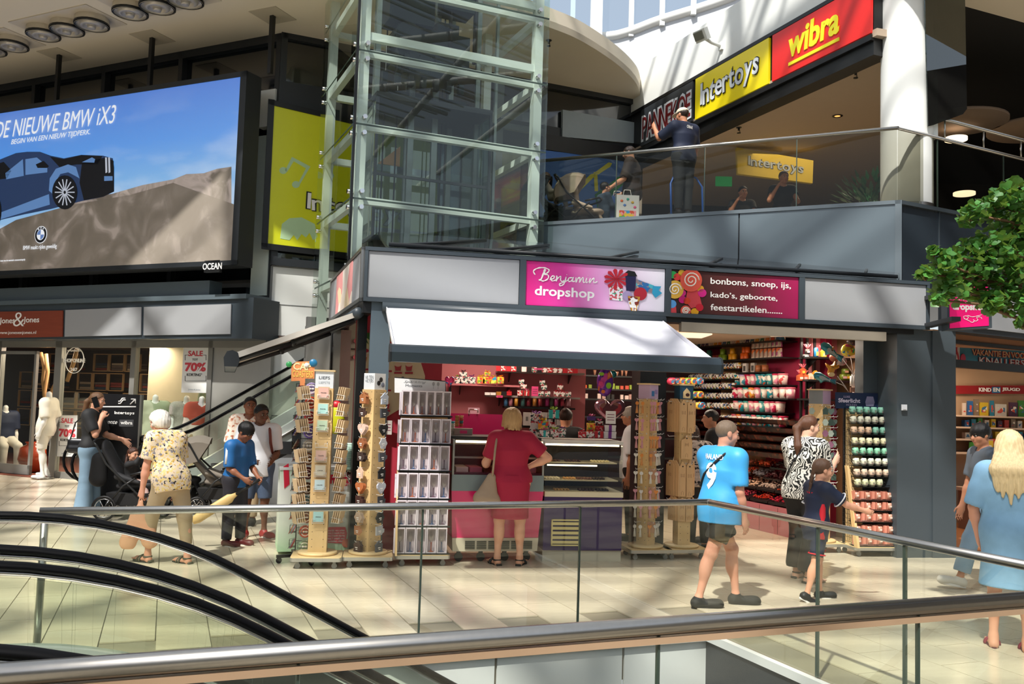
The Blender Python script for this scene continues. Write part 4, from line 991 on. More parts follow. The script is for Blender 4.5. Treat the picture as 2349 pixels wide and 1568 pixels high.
 if not mannequin and not far:
  M_eye=mat('eye_white','b8ada2',.4);M_iris=mat('eye_dark','1c120c',.2);M_brow=mat('eyebrow_'+hair[:1]+str(hairc),hairc if hair!='whitebob' else 'bdb4a8',.7);M_lip=mat('lips','a4524a',.45)
  for sg in(1,-1):
   q=Matrix(HR.tolist())
   b=B();b.ell(hl(sg*.0165,.0450,.0045),(.0080*s*a,.0062*s*a,.0046*s*a),10,6,0,q);e=obj('eye',b,M_eye,t)
   b=B();b.ell(hl(sg*.0165,.0510,.0045),(.0040*s*a,.0028*s*a,.0042*s*a),8,5,0,q);obj('iris',b,M_iris,e)
   b=B();b.tube([hl(sg*.0085,.0520,.0150),hl(sg*.0165,.0525,.0185),hl(sg*.0260,.0480,.0165)],.0022*s*a,5);obj('eyebrow',b,M_brow,t)
  b=B();b.ell(hl(0,.0515,-.0290),(.0125*s*a,.0036*s*a,.0032*s*a),10,5,0,Matrix(HR.tolist()));obj('mouth',b,M_lip,t)
 ctx=dict(t=t,s=s,h=h,hl=hl,HR=HR,tl=tl,side=side_,front=front_,pel=pel,nb=nb,waist=waist,chest=chest,shz=shz,sw=sw,hw=hw,arms=arms,legs=legs,torso=torso,w=w,k=k,a=a,female=female,bw=bw,aw=aw,lw=lw,ank=ank,hc=hc)
 for c in clothes:wear(ctx,*c)
 do_hair(ctx,hair,hairc)
 if shoes:do_shoes(ctx,*shoes)
 return ctx
def wear(c,kind,name,m,**o):
 s,h,tl,side_,front_,pel,nb,k=c['s'],c['h'],c['tl'],c['side'],c['front'],c['pel'],c['nb'],c['k']
 S_=Sdf();g=o.get('g',.010)
 if kind in('top','dress'):
  sl=o.get('sleeve',.55);hem=o.get('hem',-.035)
  for sd_ in('R','L'):
   so_,el_,wr=c['arms'][sd_][:3];ar=.0325*s*k*c['aw']+g*o.get('sg',1.1)
   if sl<=1:e=so_+(el_-so_)*sl;S_.cone(so_,e,ar,ar*o.get('sf',1.02),.02*s)
   else:S_.cone(so_,el_,ar,ar*.9,.02*s);S_.cone(el_,el_+(wr-el_)*(sl-1),ar*.88,ar*.72,.02*s)
   if o.get('puff'):S_.ell(so_+(el_-so_)*.5,np.array([.044,.044,.060])*s,None,.02*s)
  for sd_ in('R','L'):
   so_,el_,wr=c['arms'][sd_][:3]
   if sl<=1:e=so_+(el_-so_)*sl;d=nrm(el_-so_)
   else:e=el_+(wr-el_)*(sl-1);d=nrm(wr-el_)
   S_.cone(e+d*.062*s,e+d*.062*s,.058*s,.058*s,.002,d,1.0,op='sub')
  c['torso'](S_,g,.05)
  if hem<-.02 and kind=='top':
   hw2=o.get('low',0)*s;S_.cone(pel+tl*.03*s,pel+tl*(hem-.03)*s,(.092 if c['female']else.084)*c['bw']*k+g+hw2,(.098 if c['female']else.090)*c['bw']*k+g+hw2,.04*s,front_,.80)
  if kind=='dress':
   S_.cone(c['waist'],pel+np.array([0,0,-.03*s]),.068*c['bw']*k+g,.094*c['bw']*k+g,.04*s,front_,.8)
   L_=o.get('len',.25)*s;S_.cone(pel+np.array([0,0,-.02*s]),pel+np.array([0,0,-L_]),.096*c['bw']*k+g,(.096+o.get('flare',.02))*c['bw']*k+g,.04*s,front_,.82)
  S_.cone(nb-tl*.004*s+front_*o.get('neck',.004)*s,nb+tl*.1*s+front_*.03*s,o.get('nr',.036)*s,.05*s,.004,op='sub')
  if kind=='top':S_.cut(pel+tl*hem*s,-tl)
  else:S_.cut(pel+np.array([0,0,-o.get('len',.25)*s]),(0,0,-1))
 elif kind=='pants':
  up=o.get('up',.03);ln=o.get('len',1.9);fr_=o.get('flare',.0)
  S_.cone(pel+side_*c['hw']*.75,pel-side_*c['hw']*.75,(.072 if not c['female']else.082)*c['bw']*k*.92+g,(.072 if not c['female']else.082)*c['bw']*k*.92+g,.04*s,front_,.86)
  S_.cone(pel+tl*.02*s,pel+tl*up*s,.080*c['bw']*k+g,.074*c['bw']*k+g,.04*s,front_,.76)
  for sg in(1,-1):S_.ell(pel+side_*sg*c['hw']*.8-front_*.036*s,np.array([.042,.040,.045])*s*c['w']**.5+g,None,.03*s)
  for sd_ in('R','L'):
   hip,kn,an=c['legs'][sd_][:3];r0=.053*s*k*c['lw']+g;r1=.036*s*k*c['lw']+g*(1+fr_*6)
   e=hip+(kn-hip)*min(1,ln);S_.cone(hip,e,r0,r0+(r1-r0)*min(1,ln)+o.get('wide',0)*s,.03*s)
   if ln>1:e2=kn+(an-kn)*(ln-1);S_.cone(kn,e2,r1,(.026*s*k+g)*(1+fr_*18),.015*s)
  S_.cut(pel+tl*up*s,tl)
  for sd_ in('R','L'):
   hip,kn,an=c['legs'][sd_][:3]
   if ln<=1:e=hip+(kn-hip)*ln;d=nrm(kn-hip)
   else:e=kn+(an-kn)*(ln-1);d=nrm(an-kn)
   S_.cone(e+d*.082*s,e+d*.082*s,.080*s,.080*s,.002,None,1.0,op='sub')
 elif kind=='skirt':
  L_=o.get('len',.25)*s;S_.cone(pel+tl*.04*s,pel,.070*c['bw']*k+g,.092*c['bw']*k+g,.03*s,front_,.84)
  S_.cone(pel,pel+np.array([0,0,-L_]),.094*c['bw']*k+g,(.092+o.get('flare',.01))*c['bw']*k+g,.04*s,front_,.84)
  S_.cut(pel+tl*.045*s,tl);S_.cut(pel+np.array([0,0,-L_]),(0,0,-1))
 return sdf_obj(name,S_,h,m,c['t'])
def do_hair(c,kind,col):
 if kind in('none',None):return
 hl,HR,s,a,h=c['hl'],c['HR'],c['s'],c['a'],c['h'];S_=Sdf()
 m=hair_mat(kind+col,col);v=lambda x,y,z:HR@np.array([x,y,z])
 th={'buzz':.0035,'short':.009,'bald':.002,'curl':.013,'bob':.018,'whitebob':.017,'long':.014,'pony':.006,'braid':.006,'bun':.006,'cap':.004,'up':.007}[kind]
 S_.ell(hl(0,-.008,.018),(np.array([.0430,.0535,.0485])+th)*s*a,HR,.01*s)
 if kind in('bob','whitebob','long'):
  S_.ell(hl(0,-.022,-.008),np.array([.053,.046,.050])*s*a,HR,.02*s)
 S_.cut(hl(0,.030,.030 if kind!='buzz' else.022),v(0,.72,-.70))
 if kind in('buzz','short','bald','curl','cap','pony','braid','bun','up'):
  S_.cut(hl(0,-.02,-.030 if kind!='bald' else.0),v(0,.25,-.97))
 if kind in('short','curl'):S_.pr.append(S_.pr.pop(0));
 T_=Sdf()if kind in('long','pony','braid','bob','whitebob','bun')else None
 if kind=='long':
  for x,y0 in((-.040,-.016),(-.022,-.040),(0,-.048),(.022,-.040),(.040,-.016)):
   p0=hl(x*.9,y0,.0);tp=c['nb']-c['tl']*c.get('hairlen',.15)*s-c['front']*(.068+abs(y0)*.3)*s+c['side']*x*1.4*s
   mid=c['nb']-c['front']*(.06+abs(y0)*.3)*s+c['side']*x*1.5*s;T_.cone(p0,mid,.022*s*a,.024*s,.02*s);tp=tp+c['tl']*abs(x)*1.3*s;T_.cone(mid,tp,.024*s,.006*s,.02*s)
  T_.ell(hl(0,-.02,.0),np.array([.052,.046,.056])*s*a,HR,.02*s)
 if kind in('bob','whitebob'):
  T_.ell(hl(0,-.022,-.010),np.array([.052,.044,.046 if kind=='whitebob' else.052])*s*a,HR,.02*s)
  if kind=='bob':
   for x,y,z in((-.046,-.02,-.05),(-.03,-.05,-.058),(-.01,-.055,-.062),(.012,-.055,-.06),(.03,-.045,-.066),(.048,-.02,-.052),(-.052,.005,-.035),(.052,.005,-.03)):
    T_.cone(hl(x*.9,y*.8,-.01),hl(x*1.12,y*1.05,z),.016*s,.009*s,.012*s)
  if kind=='whitebob':
   r_=random.Random(4)
   for i in range(26):
    A=r_.uniform(0,2*PI);z=r_.uniform(-.03,.055);rr=.047*math.sqrt(max(.1,1-(z/.07)**2));x,y=rr*math.cos(A),rr*math.sin(A)*1.1-.012
    if y>.02 and z<.03:continue
    T_.ell(hl(x,y,z+.008),np.array([.012,.012,.012])*s,None,.01*s)
 if kind=='pony':
  p0=hl(0,-.058,.012);p1=hl(0,-.080,-.02);p2=c['nb']-c['front']*.075*s-c['tl']*.02*s+c['side']*c.get('px',.0)*s;p3=p2-c['tl']*.06*s-c['front']*.0*s
  T_.cone(p0,p1,.016*s,.022*s,.015*s);T_.cone(p1,p2,.022*s,.020*s,.015*s);T_.cone(p2,p3,.020*s,.008*s,.015*s)
 if kind=='braid':
  p0=hl(0,-.056,.0);T_.cone(hl(0,-.05,.005),p0,.02*s,.016*s,.015*s)
  for i in range(9):
   q=p0+(c['nb']-c['front']*.06*s-c['tl']*.10*s-p0)*(i/8);T_.ell(q-c['front']*.01*s*math.sin(i/8*PI),np.array([.017-.001*i,.014-.0006*i,.019])*s,rotm(0,0,.5 if i%2 else-.5),.006*s)
 if kind=='bun':T_.ell(hl(0,-.055,.045),np.array([.024,.024,.022])*s,HR,.01*s)
 if T_ is not None:S2=Sdf();S2.pr=S_.pr+T_.pr;S_=S2
 ho=sdf_obj('hair' if kind!='cap' else 'hair',S_,h*.9,m,c['t'],.0012 if kind in('buzz','bald','up','pony','braid')else.0026 if kind=='short' else.0036,240 if kind in('buzz','short')else 170)
 if kind=='cap':
  K=Sdf();K.ell(hl(0,-.004,.026),np.array([.0500,.0600,.0470])*s*a,HR,.01*s);K.cut(hl(0,0,.022),v(0,-.12,-.99))
  K.cone(hl(-.018,.052,.026),hl(.018,.052,.026),.026*s,.026*s,.012*s,v(0,.25,1),.2);K.cone(hl(-.014,.082,.018),hl(.014,.082,.018),.022*s,.022*s,.02*s,v(0,.3,1),.2)
  sdf_obj('cap',K,h*.8,mat('cap_beige','cfc4ac',.8),c['t'])
def do_shoes(c,kind,m,sole=None,extra=None):
 s,h=c['s'],c['h']
 for sd_,sg in(('R',1),('L',-1)):
  hip,kn,an,ft,heel,toe=c['legs'][sd_][:6];up=np.array([0,0,1.])if abs(ft[2])<=.2 else nrm(np.cross(np.cross(ft,[0,0,1]),ft))
  lat=nrm(np.cross(ft,up))
  if kind=='sneaker':
   S_=Sdf();S_.cone(heel+up*.004*s,toe+up*.003*s+ft*.006*s,.0245*s,.0235*s,.02*s);S_.cone(heel+up*.010*s,an,.025*s,.0235*s,.02*s);S_.ell(toe-ft*.01*s+up*.002*s,np.array([.031,.042,.024])*s,rotm(math.atan2(-ft[0],ft[1]))if abs(ft[2])<.2 else None,.02*s)
   S_.cut(an+up*.012*s,up);S_.cut(heel-up*.014*s,-up);u_=sdf_obj('shoe',S_,h,m,c['t'])
  b=B();n=20;th=.010*s
  o0=(heel+toe)/2-up*.016*s+ft*.004*s;L2=np.linalg.norm(toe-heel)/2+.029*s
  P1=[];
  for i in range(n):
   q=2*PI*i/n;wd=(.0265+.0055*math.cos(q))*s;P1.append(o0+ft*math.cos(q)*L2+lat*math.sin(q)*wd)
  b.add([p-up*th*.55 for p in P1]+[p+up*th*.6 for p in P1],[tuple(range(n)),tuple(range(2*n-1,n-1,-1))]+[(i,n+i,n+(i+1)%n,(i+1)%n)for i in range(n)])
  obj('shoe_sole',b,sole or mat('white_sole','e6e4df',.6),c['t'])
  if kind=='sandal':
   for f0,hh_,wd,dx in((.70,.016,.029,.004),(.50,.026,.030,.0))if not extra else((.78,.014,.030,.0),(.62,.020,.031,0),(.50,.022,.030,0)):
    b=B();pc=heel+(toe-heel)*f0-up*.014*s
    pts=[pc+lat*math.cos(q)*wd*s+up*math.sin(q)*(hh_+.012)*s for q in[PI*i/10 for i in range(11)]];b.tube(pts,.0062*s,6)
    obj('strap',b,m,c['t'])
   if not extra:
    b=B();b.tube([an+lat*math.cos(q)*.023*s-ft*math.sin(q)*.024*s-up*.012*s for q in[2*PI*i/14 for i in range(14)]],.006*s,6,closed=True);obj('ankle_strap',b,m,c['t'])
    b=B();b.tube([heel-ft*.020*s-up*.01*s+lat*x*s for x in(-.018,0,.018)],.008*s,6);obj('strap',b,m,c['t'])
# who is here
def P2(px,py,z=0.0):p=fl(px,py,z);return Vector((p.x,p.y,z))
def mid(a,b):return(a+b)/2
M_redtop=mat('crimson_jersey','a10f35',.75,0,.05,6,bump=.25,bscale=9)
M_sky=mat('sky_blue_jersey','3fa0dc',.5,0,.04,5,bump=.2,bscale=10)
M_blackcl=mat('black_cloth','141416',.75,0,.1,5,bump=.2,bscale=9)
M_navy=mat('navy_cloth','17223c',.7,0,.06,5,bump=.2,bscale=9)
M_denim=mat('light_denim','7fa9c8',.85,0,.12,18,bump=.3,bscale=9)
M_denimd=mat('jeans_denim','7d98ad',.85,0,.18,7,bump=.3,bscale=8)
M_khaki=mat('khaki_cloth','ab9878',.8,0,.06,5,bump=.25,bscale=8)
M_whitecl=mat('white_cloth','dfe1e6',.75,0,.03,5,bump=.2,bscale=9)
M_blacksole=mat('black_sole','17171a',.6)
c=person('woman with a blond bob in crimson top and skirt, at the pink freezer',P2(1166,1296)+Vector((0,.03,0)),95,1.66,dict(legR=((.03,0,-1),(.02,-.03,-1),(.35,1,0)),legL=((-.03,0,-1),(-.03,-.03,-1),(-.35,1,0)),armR=((.75,-.1,-.66),(-.62,.12,-.30)),handR=(-.8,.5,-.2),curlR=.2,armL=((-.30,.12,-.9),(-.0,.8,.1)),head=(.25,.1,0)),'light','bob','b99466',[('top','blouse',M_redtop,dict(sleeve=.62,hem=-.02,g=.014))][0:0],h=.008,w=1.16,female=True,shoes=('sandal',M_black,M_blacksole))
wear(c,'top','blouse',M_redtop,sleeve=.62,hem=-.005,g=.016,nr=.032)
wear(c,'skirt','skirt',M_redtop,len=.232,g=.014,flare=.004)
b=B();so_=c['arms']['L'][0];s_=c['s']
top=so_+c['side']*.012*s_+np.array([0,0,.035*s_]);bagc=so_+np.array([-.06,-.10,-.52])
b.tube([top+np.array([0,.05,-.15]),top+np.array([0,.03,0]),top+np.array([-.01,-.07,-.02]),top+np.array([-.03,-.13,-.16]),bagc+np.array([.03,-.02,.14])],.012,6)
strapm=mat('bag_leather','a08a72',.55,.05,.12,9,bump=.3,bscale=14)
BG=Sdf();BG.cone(bagc+np.array([.02,0,.12]),bagc+np.array([-.02,0,-.08]),.05,.125,.04,(0.2,1,0),.5);BG.cone(bagc+np.array([-.10,0,-.10]),bagc+np.array([.07,0,-.12]),.065,.065,.04,(0.2,1,0),.75)
bag=thing('shoulder_bag','slouchy taupe leather bag hanging from the shoulder of the woman in crimson','bag',c['t'].location,c['t'].rotation_euler[2])
sdf_obj('bag_body',BG,.009,strapm,bag);obj('strap',b,strapm,bag)
c=person('boy in a sky blue football shirt with number 9 and black shorts, walking right',mid(P2(1590,1392),P2(1706,1383)),36,1.68,dict(legR=((-.18,-.34,-1),(-.13,-.24,-1),(.5,.8,0)),legL=((.24,.42,-1),(.08,.06,-1),(.6,.8,0)),armR=((.10,-.05,-1),(-.05,.32,-.9)),armL=((-.1,.3,-.9),(-.0,.7,-.6)),head=(-.5,.12,0),lean=(0,.04,1)),'pink','buzz','7d6a58',[],h=.008,w=1.02,hs=1.03,shoes=('sneaker',M_blackcl,M_blacksole))
sh=wear(c,'top','football_shirt',M_sky,sleeve=.72,hem=-.075,g=.022,nr=.033,sg=1.0,low=.018)
wear(c,'pants','shorts',mat('black_shorts','1a1c1b',.6,0,.15,8,bump=.3,bscale=10),len=.62,g=.014,wide=.010)
b=B();T_=c
def on_torso(c,x,y,z,out):
 return c['pel']+c['tl']*z*c['s']+c['side']*x*c['s']+c['front']*y*c['s']
p=[on_torso(c,-.09+.18*t,-.078+.02*abs(t-.5)*2-.0,.265-.26*t*1.0,0)for t in[i/10 for i in range(11)]]
p0=[on_torso(c,*q,0)for q in((.075,.05,.285),(.070,-.01,.305),(.06,-.055,.28),(.02,-.080,.235),(-.05,-.078,.17),(-.10,-.045,.11),(-.11,.0,.07))]
b.tube(p0,.011,6);bg=obj('crossbody_strap',b,M_blackcl,c['t'])
def back_print(c,s,x0,x1,z0,z1,m,depth=.094,bend=.9,off=.02,mirror=False,side=-1,wob=0):
 o=tfit('back_print',s,(x0,x1,z0,z1),m,None,0,.002,off=off);me=o.data;S=c['s']
 for v in me.vertices:
  x,y,z=v.co;r=depth*S;A=x/r
  loc=c['pel']+c['tl']*z+c['side']*(-side*-1)*(-1)*0
  px_=math.sin(A)*r*1.0*(1.0);py_=-(math.cos(A)*r*.80)-.0
  q=c['pel']+c['tl']*z+c['side']*px_+c['front']*(py_-y*0-(.004 if y<0 else 0));v.co=q
 me.update();o.parent=c['t'];return o
S=c['s']
back_print(c,'9',-.060,.060,.095*S,.235*S,M_letter,.104,off=.03)
back_print(c,'HAALAND',-.115,.105,.250*S,.278*S,M_letter,.094,off=.005)
so_,el_=c['arms']['R'][:2];d=nrm(el_-so_)
b=B()
for q,col in((.35,0),(.60,1)):pass
q=so_+d*.085+c['side']*.052;b.ell(q,(.012,.022,.022),12,8);obj('sleeve_badge',b,spots('ball_badge',[(0,'f2f2f2'),(.5,'14203a')],60),c['t'])
q=so_+d*.125+c['side']*.050;b=B();b.box(q,(.012,.07,.02));obj('sleeve_patch',b,mat('patch_white','dcdce4',.5),c['t'])
M_zebra=spots('leaf_print',[(0,'e9e6dc'),(.50,'14140f')],10.5,.7,mode='wave',dist=.32)
c=person('woman with sunglasses on her hair, black and white leaf-print blouse and wide black trousers',mid(P2(1806,1334),P2(1868,1326))+Vector((.02,0,0)),38,1.70,dict(legR=((.05,-.08,-1),(.0,-.12,-1),(.2,1,0)),legL=((-.02,.18,-1),(0,-.05,-1),(0,1,0)),armR=((.12,.15,-1),(-.1,.75,.55)),armL=((-.15,.4,-.8),(0,.9,.4)),head=(-.55,.12,0),lean=(0,.05,1)),'pale','pony','5b3a28',[],h=.009,w=1.15,female=True,shoes=('sandal',M_black,mat('cork_sole','8d7257',.7)))
wear(c,'top','leaf_print_blouse',M_zebra,sleeve=.72,hem=-.045,g=.020,nr=.034)
wear(c,'pants','wide_trousers',M_blackcl,len=1.80,g=.016,flare=.05,up=.05)
hl=c['hl'];S=c['s'];b=B()
for sg in(1,-1):b.ell(hl(sg*.022,.036,.052),(.020,.010,.014),10,6)
b.tube([hl(-.045,-.01,.03),hl(-.03,.04,.05),hl(.03,.04,.05),hl(.045,-.01,.03)],.003,5);obj('sunglasses',b,mat('sunglass_black','0c0c0e',.1),c['t'])
b=B();b.tube([on_torso(c,*q,0)for q in((.06,.05,.28),(.05,-.02,.30),(.03,-.07,.25),(-.02,-.095,.17),(-.07,-.08,.08),(-.1,-.02,.02))],.009,6);obj('crossbody_strap',b,M_blackcl,c['t'])
c=person('girl with a braid in a navy sports kit, reaching to the candle stand',mid(P2(1832,1384),P2(1908,1366)),12,1.31,dict(legR=((.03,-.14,-1),(.0,-.30,-1),(0,.9,-.5)),legL=((-.02,.22,-1),(0,.05,-1),(0,1,0)),armR=((.2,.75,-.55),(.0,1,-.28)),armL=((-.1,.05,-1),(0,.1,-1)),head=(-.1,.12,0),lean=(0,.06,1)),'light','braid','5a4130',[],h=.0085,w=.98,hs=1.16,shoes=('sneaker',mat('black_white_shoe','1c1d1f',.5),None))
sh=wear(c,'top','navy_shirt',M_navy,sleeve=.68,hem=-.10,g=.016,nr=.03)
wear(c,'pants','navy_shorts',M_navy,len=.80,g=.012)
for sd_ in('R','L'):
 hip,kn=c['legs'][sd_][:2];e=hip+(kn-hip)*.79;d=nrm(kn-hip);u1=nrm(np.cross(d,[1,0,0]));u2=np.cross(d,u1);r=.047*c['s']+.012
 b=B();b.tube([e+(u1*math.cos(q)+u2*math.sin(q))*r for q in[2*PI*i/16 for i in range(16)]],.006,6,closed=True);obj('red_hem',b,mat('red_trim','d02030',.6),c['t'])
 so_,el_=c['arms'][sd_][:2];e=so_+(el_-so_)*.66;d=nrm(el_-so_);u1=nrm(np.cross(d,[0,0,1]));u2=np.cross(d,u1)
 b=B();b.tube([e+(u1*math.cos(q)+u2*math.sin(q))*.056*c['s']for q in[2*PI*i/16 for i in range(16)]],.006,6,closed=True);obj('white_cuff',b,M_whitecl,c['t'])
b=B();b.ell(c['hl'](0,-.062,-.004),(.016,.012,.014),10,6);obj('hair_tie',b,mat('lilac_band','b58ad0',.6),c['t'])
back_print(c,'FANS',-.075,.085,.185*c['s'],.232*c['s'],mat('red_trim','d02030',.6),.088,off=.04)
b=B();S=c['s'];b.tube([on_torso(c,.088,-.01-.02*abs(z),z,0)for z in(.22,.15,.08,.0,-.08)],[.018,.026,.03,.032,.034],8);obj('red_side_stripe',b,mat('red_trim','d02030',.6),c['t'])
c=person('woman with long pale blond hair in a light blue denim dress, near the right edge',mid(P2(2262,1490),P2(2345,1492))+Vector((.07,.03,0)),62,1.63,dict(legR=((.03,-.03,-1),(.0,-.02,-1),(0,1,0)),legL=((-.04,.06,-1),(-.03,-.04,-1),(-.1,1,0)),armL=((-.30,-.05,-.95),(.12,.35,-.85)),armR=((.15,.2,-1),(.0,.5,-.8)),head=(.1,.1,0),hairlen=.2),'pink','long','d9c193',[],h=.0085,w=1.02,female=True,shoes=('sandal',mat('wine_red_leather','7d1230',.5),mat('wine_red_sole','5a1525',.6),True))
wear(c,'dress','denim_dress',M_denim,sleeve=.85,len=.245,g=.020,flare=.022,puff=True,nr=.034)
c=person('person with black hair, jeans and white velcro trainers, mostly behind the woman in denim',P2(2245,1352)+Vector((.12,.1,0)),178,1.70,dict(legR=((.03,-.30,-1),(.0,-.25,-1),(0,1,0)),legL=((-.03,.50,-1),(0,.28,-1),(0,.95,.18)),armR=((.1,.2,-1),(0,.3,-1)),armL=((-.1,-.2,-1),(0,.3,-1)),head=(.3,.2,0)),'tan','short','0d0b0b',[],h=.011,w=1.0,shoes=('sneaker',mat('off_white_leather','c9c6bd',.5),None))
wear(c,'top','grey_shirt',mat('grey_cloth','5b6570',.8),sleeve=.7,hem=-.03,g=.016)
wear(c,'pants','rolled_jeans',M_denimd,len=1.78,g=.016,flare=.02)
c=person('woman with a long ponytail phoning, black t-shirt and wide light jeans, left of the sign',P2(200,1178),4,1.70,dict(legR=((.02,-.02,-1),(.0,-.03,-1),(0,1,0)),legL=((-.02,.05,-1),(0,-.04,-1),(0,1,0)),armR=((.2,.45,-.85),(-.45,.12,.95)),handR=(-.5,.15,.9),curlR=.9,armL=((-.15,.35,-.9),(.0,.95,-.25)),handL=(0,.8,-.6),head=(0,.12,0)),'light','pony','6b4c33',[],h=.0095,w=1.08,female=True,shoes=('sneaker',M_blackcl,M_blacksole))
wear(c,'top','black_tshirt',M_blackcl,sleeve=.72,hem=-.01,g=.020)
wear(c,'pants','wide_jeans',M_denimd,len=1.95,g=.014,flare=.06,up=.04)
b=B();b.box((0,0,0),(.008,.075,.15));ph=obj('mobile_phone',b,mat('phone_black','101012',.2));tag(ph,'black mobile phone held to the ear of the woman in the black t-shirt','phone')
T_=c['t'];MW=Matrix.Translation(T_.location)@Matrix.Rotation(T_.rotation_euler[2],4,'Z');ph.location=MW@Vector(c['hl'](.056,.008,-.01));ph.rotation_euler=(.35,0,T_.rotation_euler[2])
b=B();b.ell(c['hl'](0,-.060,.018),(.016,.020,.030),10,6);obj('hair_claw',b,mat('black_white_clip','33302e',.3),c['t'])
BG=Sdf();q=c['pel']+np.array([.13,-.13,.10]);BG.cone(q+np.array([0,-.08,-.02]),q+np.array([0,.08,-.02]),.06,.06,.03,(1,0,0),.55);BG.cone(q+np.array([0,-.09,-.10]),q+np.array([0,.09,-.10]),.065,.065,.03,(1,0,0),.7)
bg=thing('handbag','shiny black handbag behind the hip of the phoning woman','bag',T_.location,T_.rotation_euler[2]);sdf_obj('bag_body',BG,.01,mat('black_leather','111113',.3),bg)
b=B();b.tube([q+np.array([0,-.11,0]),q+np.array([.0,-.05,.25]),c['arms']['R'][0]+np.array([0,-.02,.05]),q+np.array([.0,.08,.25]),q+np.array([0,.11,0])],.009,6);obj('strap',b,mat('black_leather','111113',.3),bg)
M_floral=spots('floral_print',[(0,'e4cc86'),(.22,'e0cdb4'),(.60,'d3ab5c'),(.70,'e2d0b4'),(.84,'85808a'),(.94,'2a2628')],52,.75,dist=.05)
c=person('stooped elderly woman with white hair, yellow floral blouse and beige trousers, walking away',mid(P2(300,1283),P2(430,1297))+Vector((.08,0,0)),150,1.60,dict(legR=((.04,-.28,-1),(.0,-.18,-1),(0,1,0)),legL=((-.04,.40,-1),(0,.05,-1),(0,1,0)),armL=((-.12,.12,-1),(0,.18,-1)),armR=((.14,-.1,-1),(.0,.25,-1)),lean=(.02,.30,1),neck=(0,.75,.8),head=(.2,.32,0),curlL=1.3),'pink','whitebob','dcd6cb',[],h=.009,w=1.02,female=True,shoes=('sandal',mat('olive_strap','4d4c40',.7),M_blacksole))
wear(c,'top','floral_blouse',M_floral,sleeve=.62,hem=-.075,g=.022,nr=.033)
wear(c,'pants','beige_trousers',M_khaki,len=1.66,g=.014)
T_=c['t'];MW=Matrix.Translation(T_.location)@Matrix.Rotation(T_.rotation_euler[2],4,'Z')
hp=MW@Vector(c['arms']['L'][4]);bg=thing('carrier_bag','pale orange plastic carrier bag in the hand of the white-haired woman','bag',(hp.x,hp.y,0),0.1)
BG=Sdf();z=hp.z-.02;BG.cone((0,0,z-.02),(.0,0,z-.16),.018,.075,.03,(0,1,0),.5);BG.cone((-.02,0,z-.16),(-.10,0,z-.42),.07,.085,.05,(0,1,0),.55);BG.cone((.02,0,z-.16),(.11,0,z-.40),.07,.085,.05,(0,1,0),.55)
BG.cut((0,0,z-.49),(0,0,-1));sdf_obj('bag_body',BG,.010,mat('peach_plastic','d9a582',.45,0,.06,6,bump=.5,bscale=7),bg)
b=B();b.tube([(-.03,0,z-.1),(-.01,0,z+.01),(.01,0,z+.01),(.03,0,z-.1)],.009,6);obj('handle',b,mat('peach_plastic','d9a582'),bg)
c=person('boy in a blue t-shirt with white stripes, looking down at a cricket bat',P2(522,1250)+Vector((.05,.02,0)),-22,1.44,dict(legR=((.03,-.03,-1),(.0,-.05,-1),(0,1,0)),legL=((-.03,.10,-1),(0,-.0,-1),(0,1,0)),armR=((.1,.05,-1),(-.25,.85,-.55)),armL=((-.08,.2,-1),(.35,.8,-.6)),head=(0,.55,0),lean=(0,.08,1),curlR=1.1,curlL=1.1),'brown','short','0b0a0b',[],h=.009,w=.98,hs=1.12,shoes=('sneaker',mat('red_black_shoe','5a1a1c',.5),None))
wear(c,'top','blue_tshirt',mat('royal_blue_jersey','135a96',.6,0,.05,5,bump=.2,bscale=9),sleeve=.85,hem=-.06,g=.018)
wear(c,'pants','track_trousers',mat('dark_track_cloth','1b1a24',.7,0,.1,5,bump=.2),len=1.93,g=.020)
for sd_,sg in(('R',1),('L',-1)):
 so_,el_=c['arms'][sd_][:2];b=B();b.tube([so_+c['side']*sg*.0+np.array([0,0,.058])*1,so_+c['side']*sg*.050+np.array([0,0,.01]),so_+(el_-so_)*.8+c['side']*sg*.054],[.020,.022,.022],6);obj('white_stripe',b,M_whitecl,c['t'])
T_=c['t'];MW=Matrix.Translation(T_.location)@Matrix.Rotation(T_.rotation_euler[2],4,'Z');hp=MW@Vector((c['arms']['R'][4]+c['arms']['L'][4])/2)
bat=thing('cricket_bat','wooden cricket bat with black grip held by the boy in the blue t-shirt','bat',hp,0);d=Vector((-.72,-.18,-.50)).normalized()
b=B();b.tube([-d*.06,d*.24],.017,10);obj('grip',b,M_rubber,bat)
b=B();b.tube([d*.23,d*.28,d*.32,d*.72,d*.78],[.018,.03,.052,.054,.035],8);
b.v=[tuple(Vector(v)-Vector((.18,-.72,0)).normalized()*Vector(v).dot(Vector((.18,-.72,0)).normalized())*.55)for v in b.v];obj('blade',b,mat('bat_willow','d8b878',.5,0,.1,6),bat)
c=person('older boy in a white t-shirt and blue-grey shorts with brown backpack straps',P2(580,1232)+Vector((.0,.05,0)),-70,1.62,dict(legR=((.05,.02,-1),(.02,-.03,-1),(.3,1,0)),legL=((-.05,.04,-1),(-.02,-.03,-1),(-.5,1,0)),armR=((.25,.1,-.95),(-.55,.65,-.25)),armL=((-.15,.0,-1),(.25,.75,-.25)),head=(.45,.18,0)),'dark','up','0d0b0b',[],h=.009,w=1.08,hs=1.05,shoes=('sneaker',mat('red_black_shoe2','8d1f22',.5),None))
wear(c,'top','white_tshirt',M_whitecl,sleeve=.72,hem=-.075,g=.022,nr=.03)
wear(c,'pants','blue_grey_shorts',mat('blue_grey_cloth','4a5a74',.8,0,.06,5,bump=.2),len=.92,g=.020)
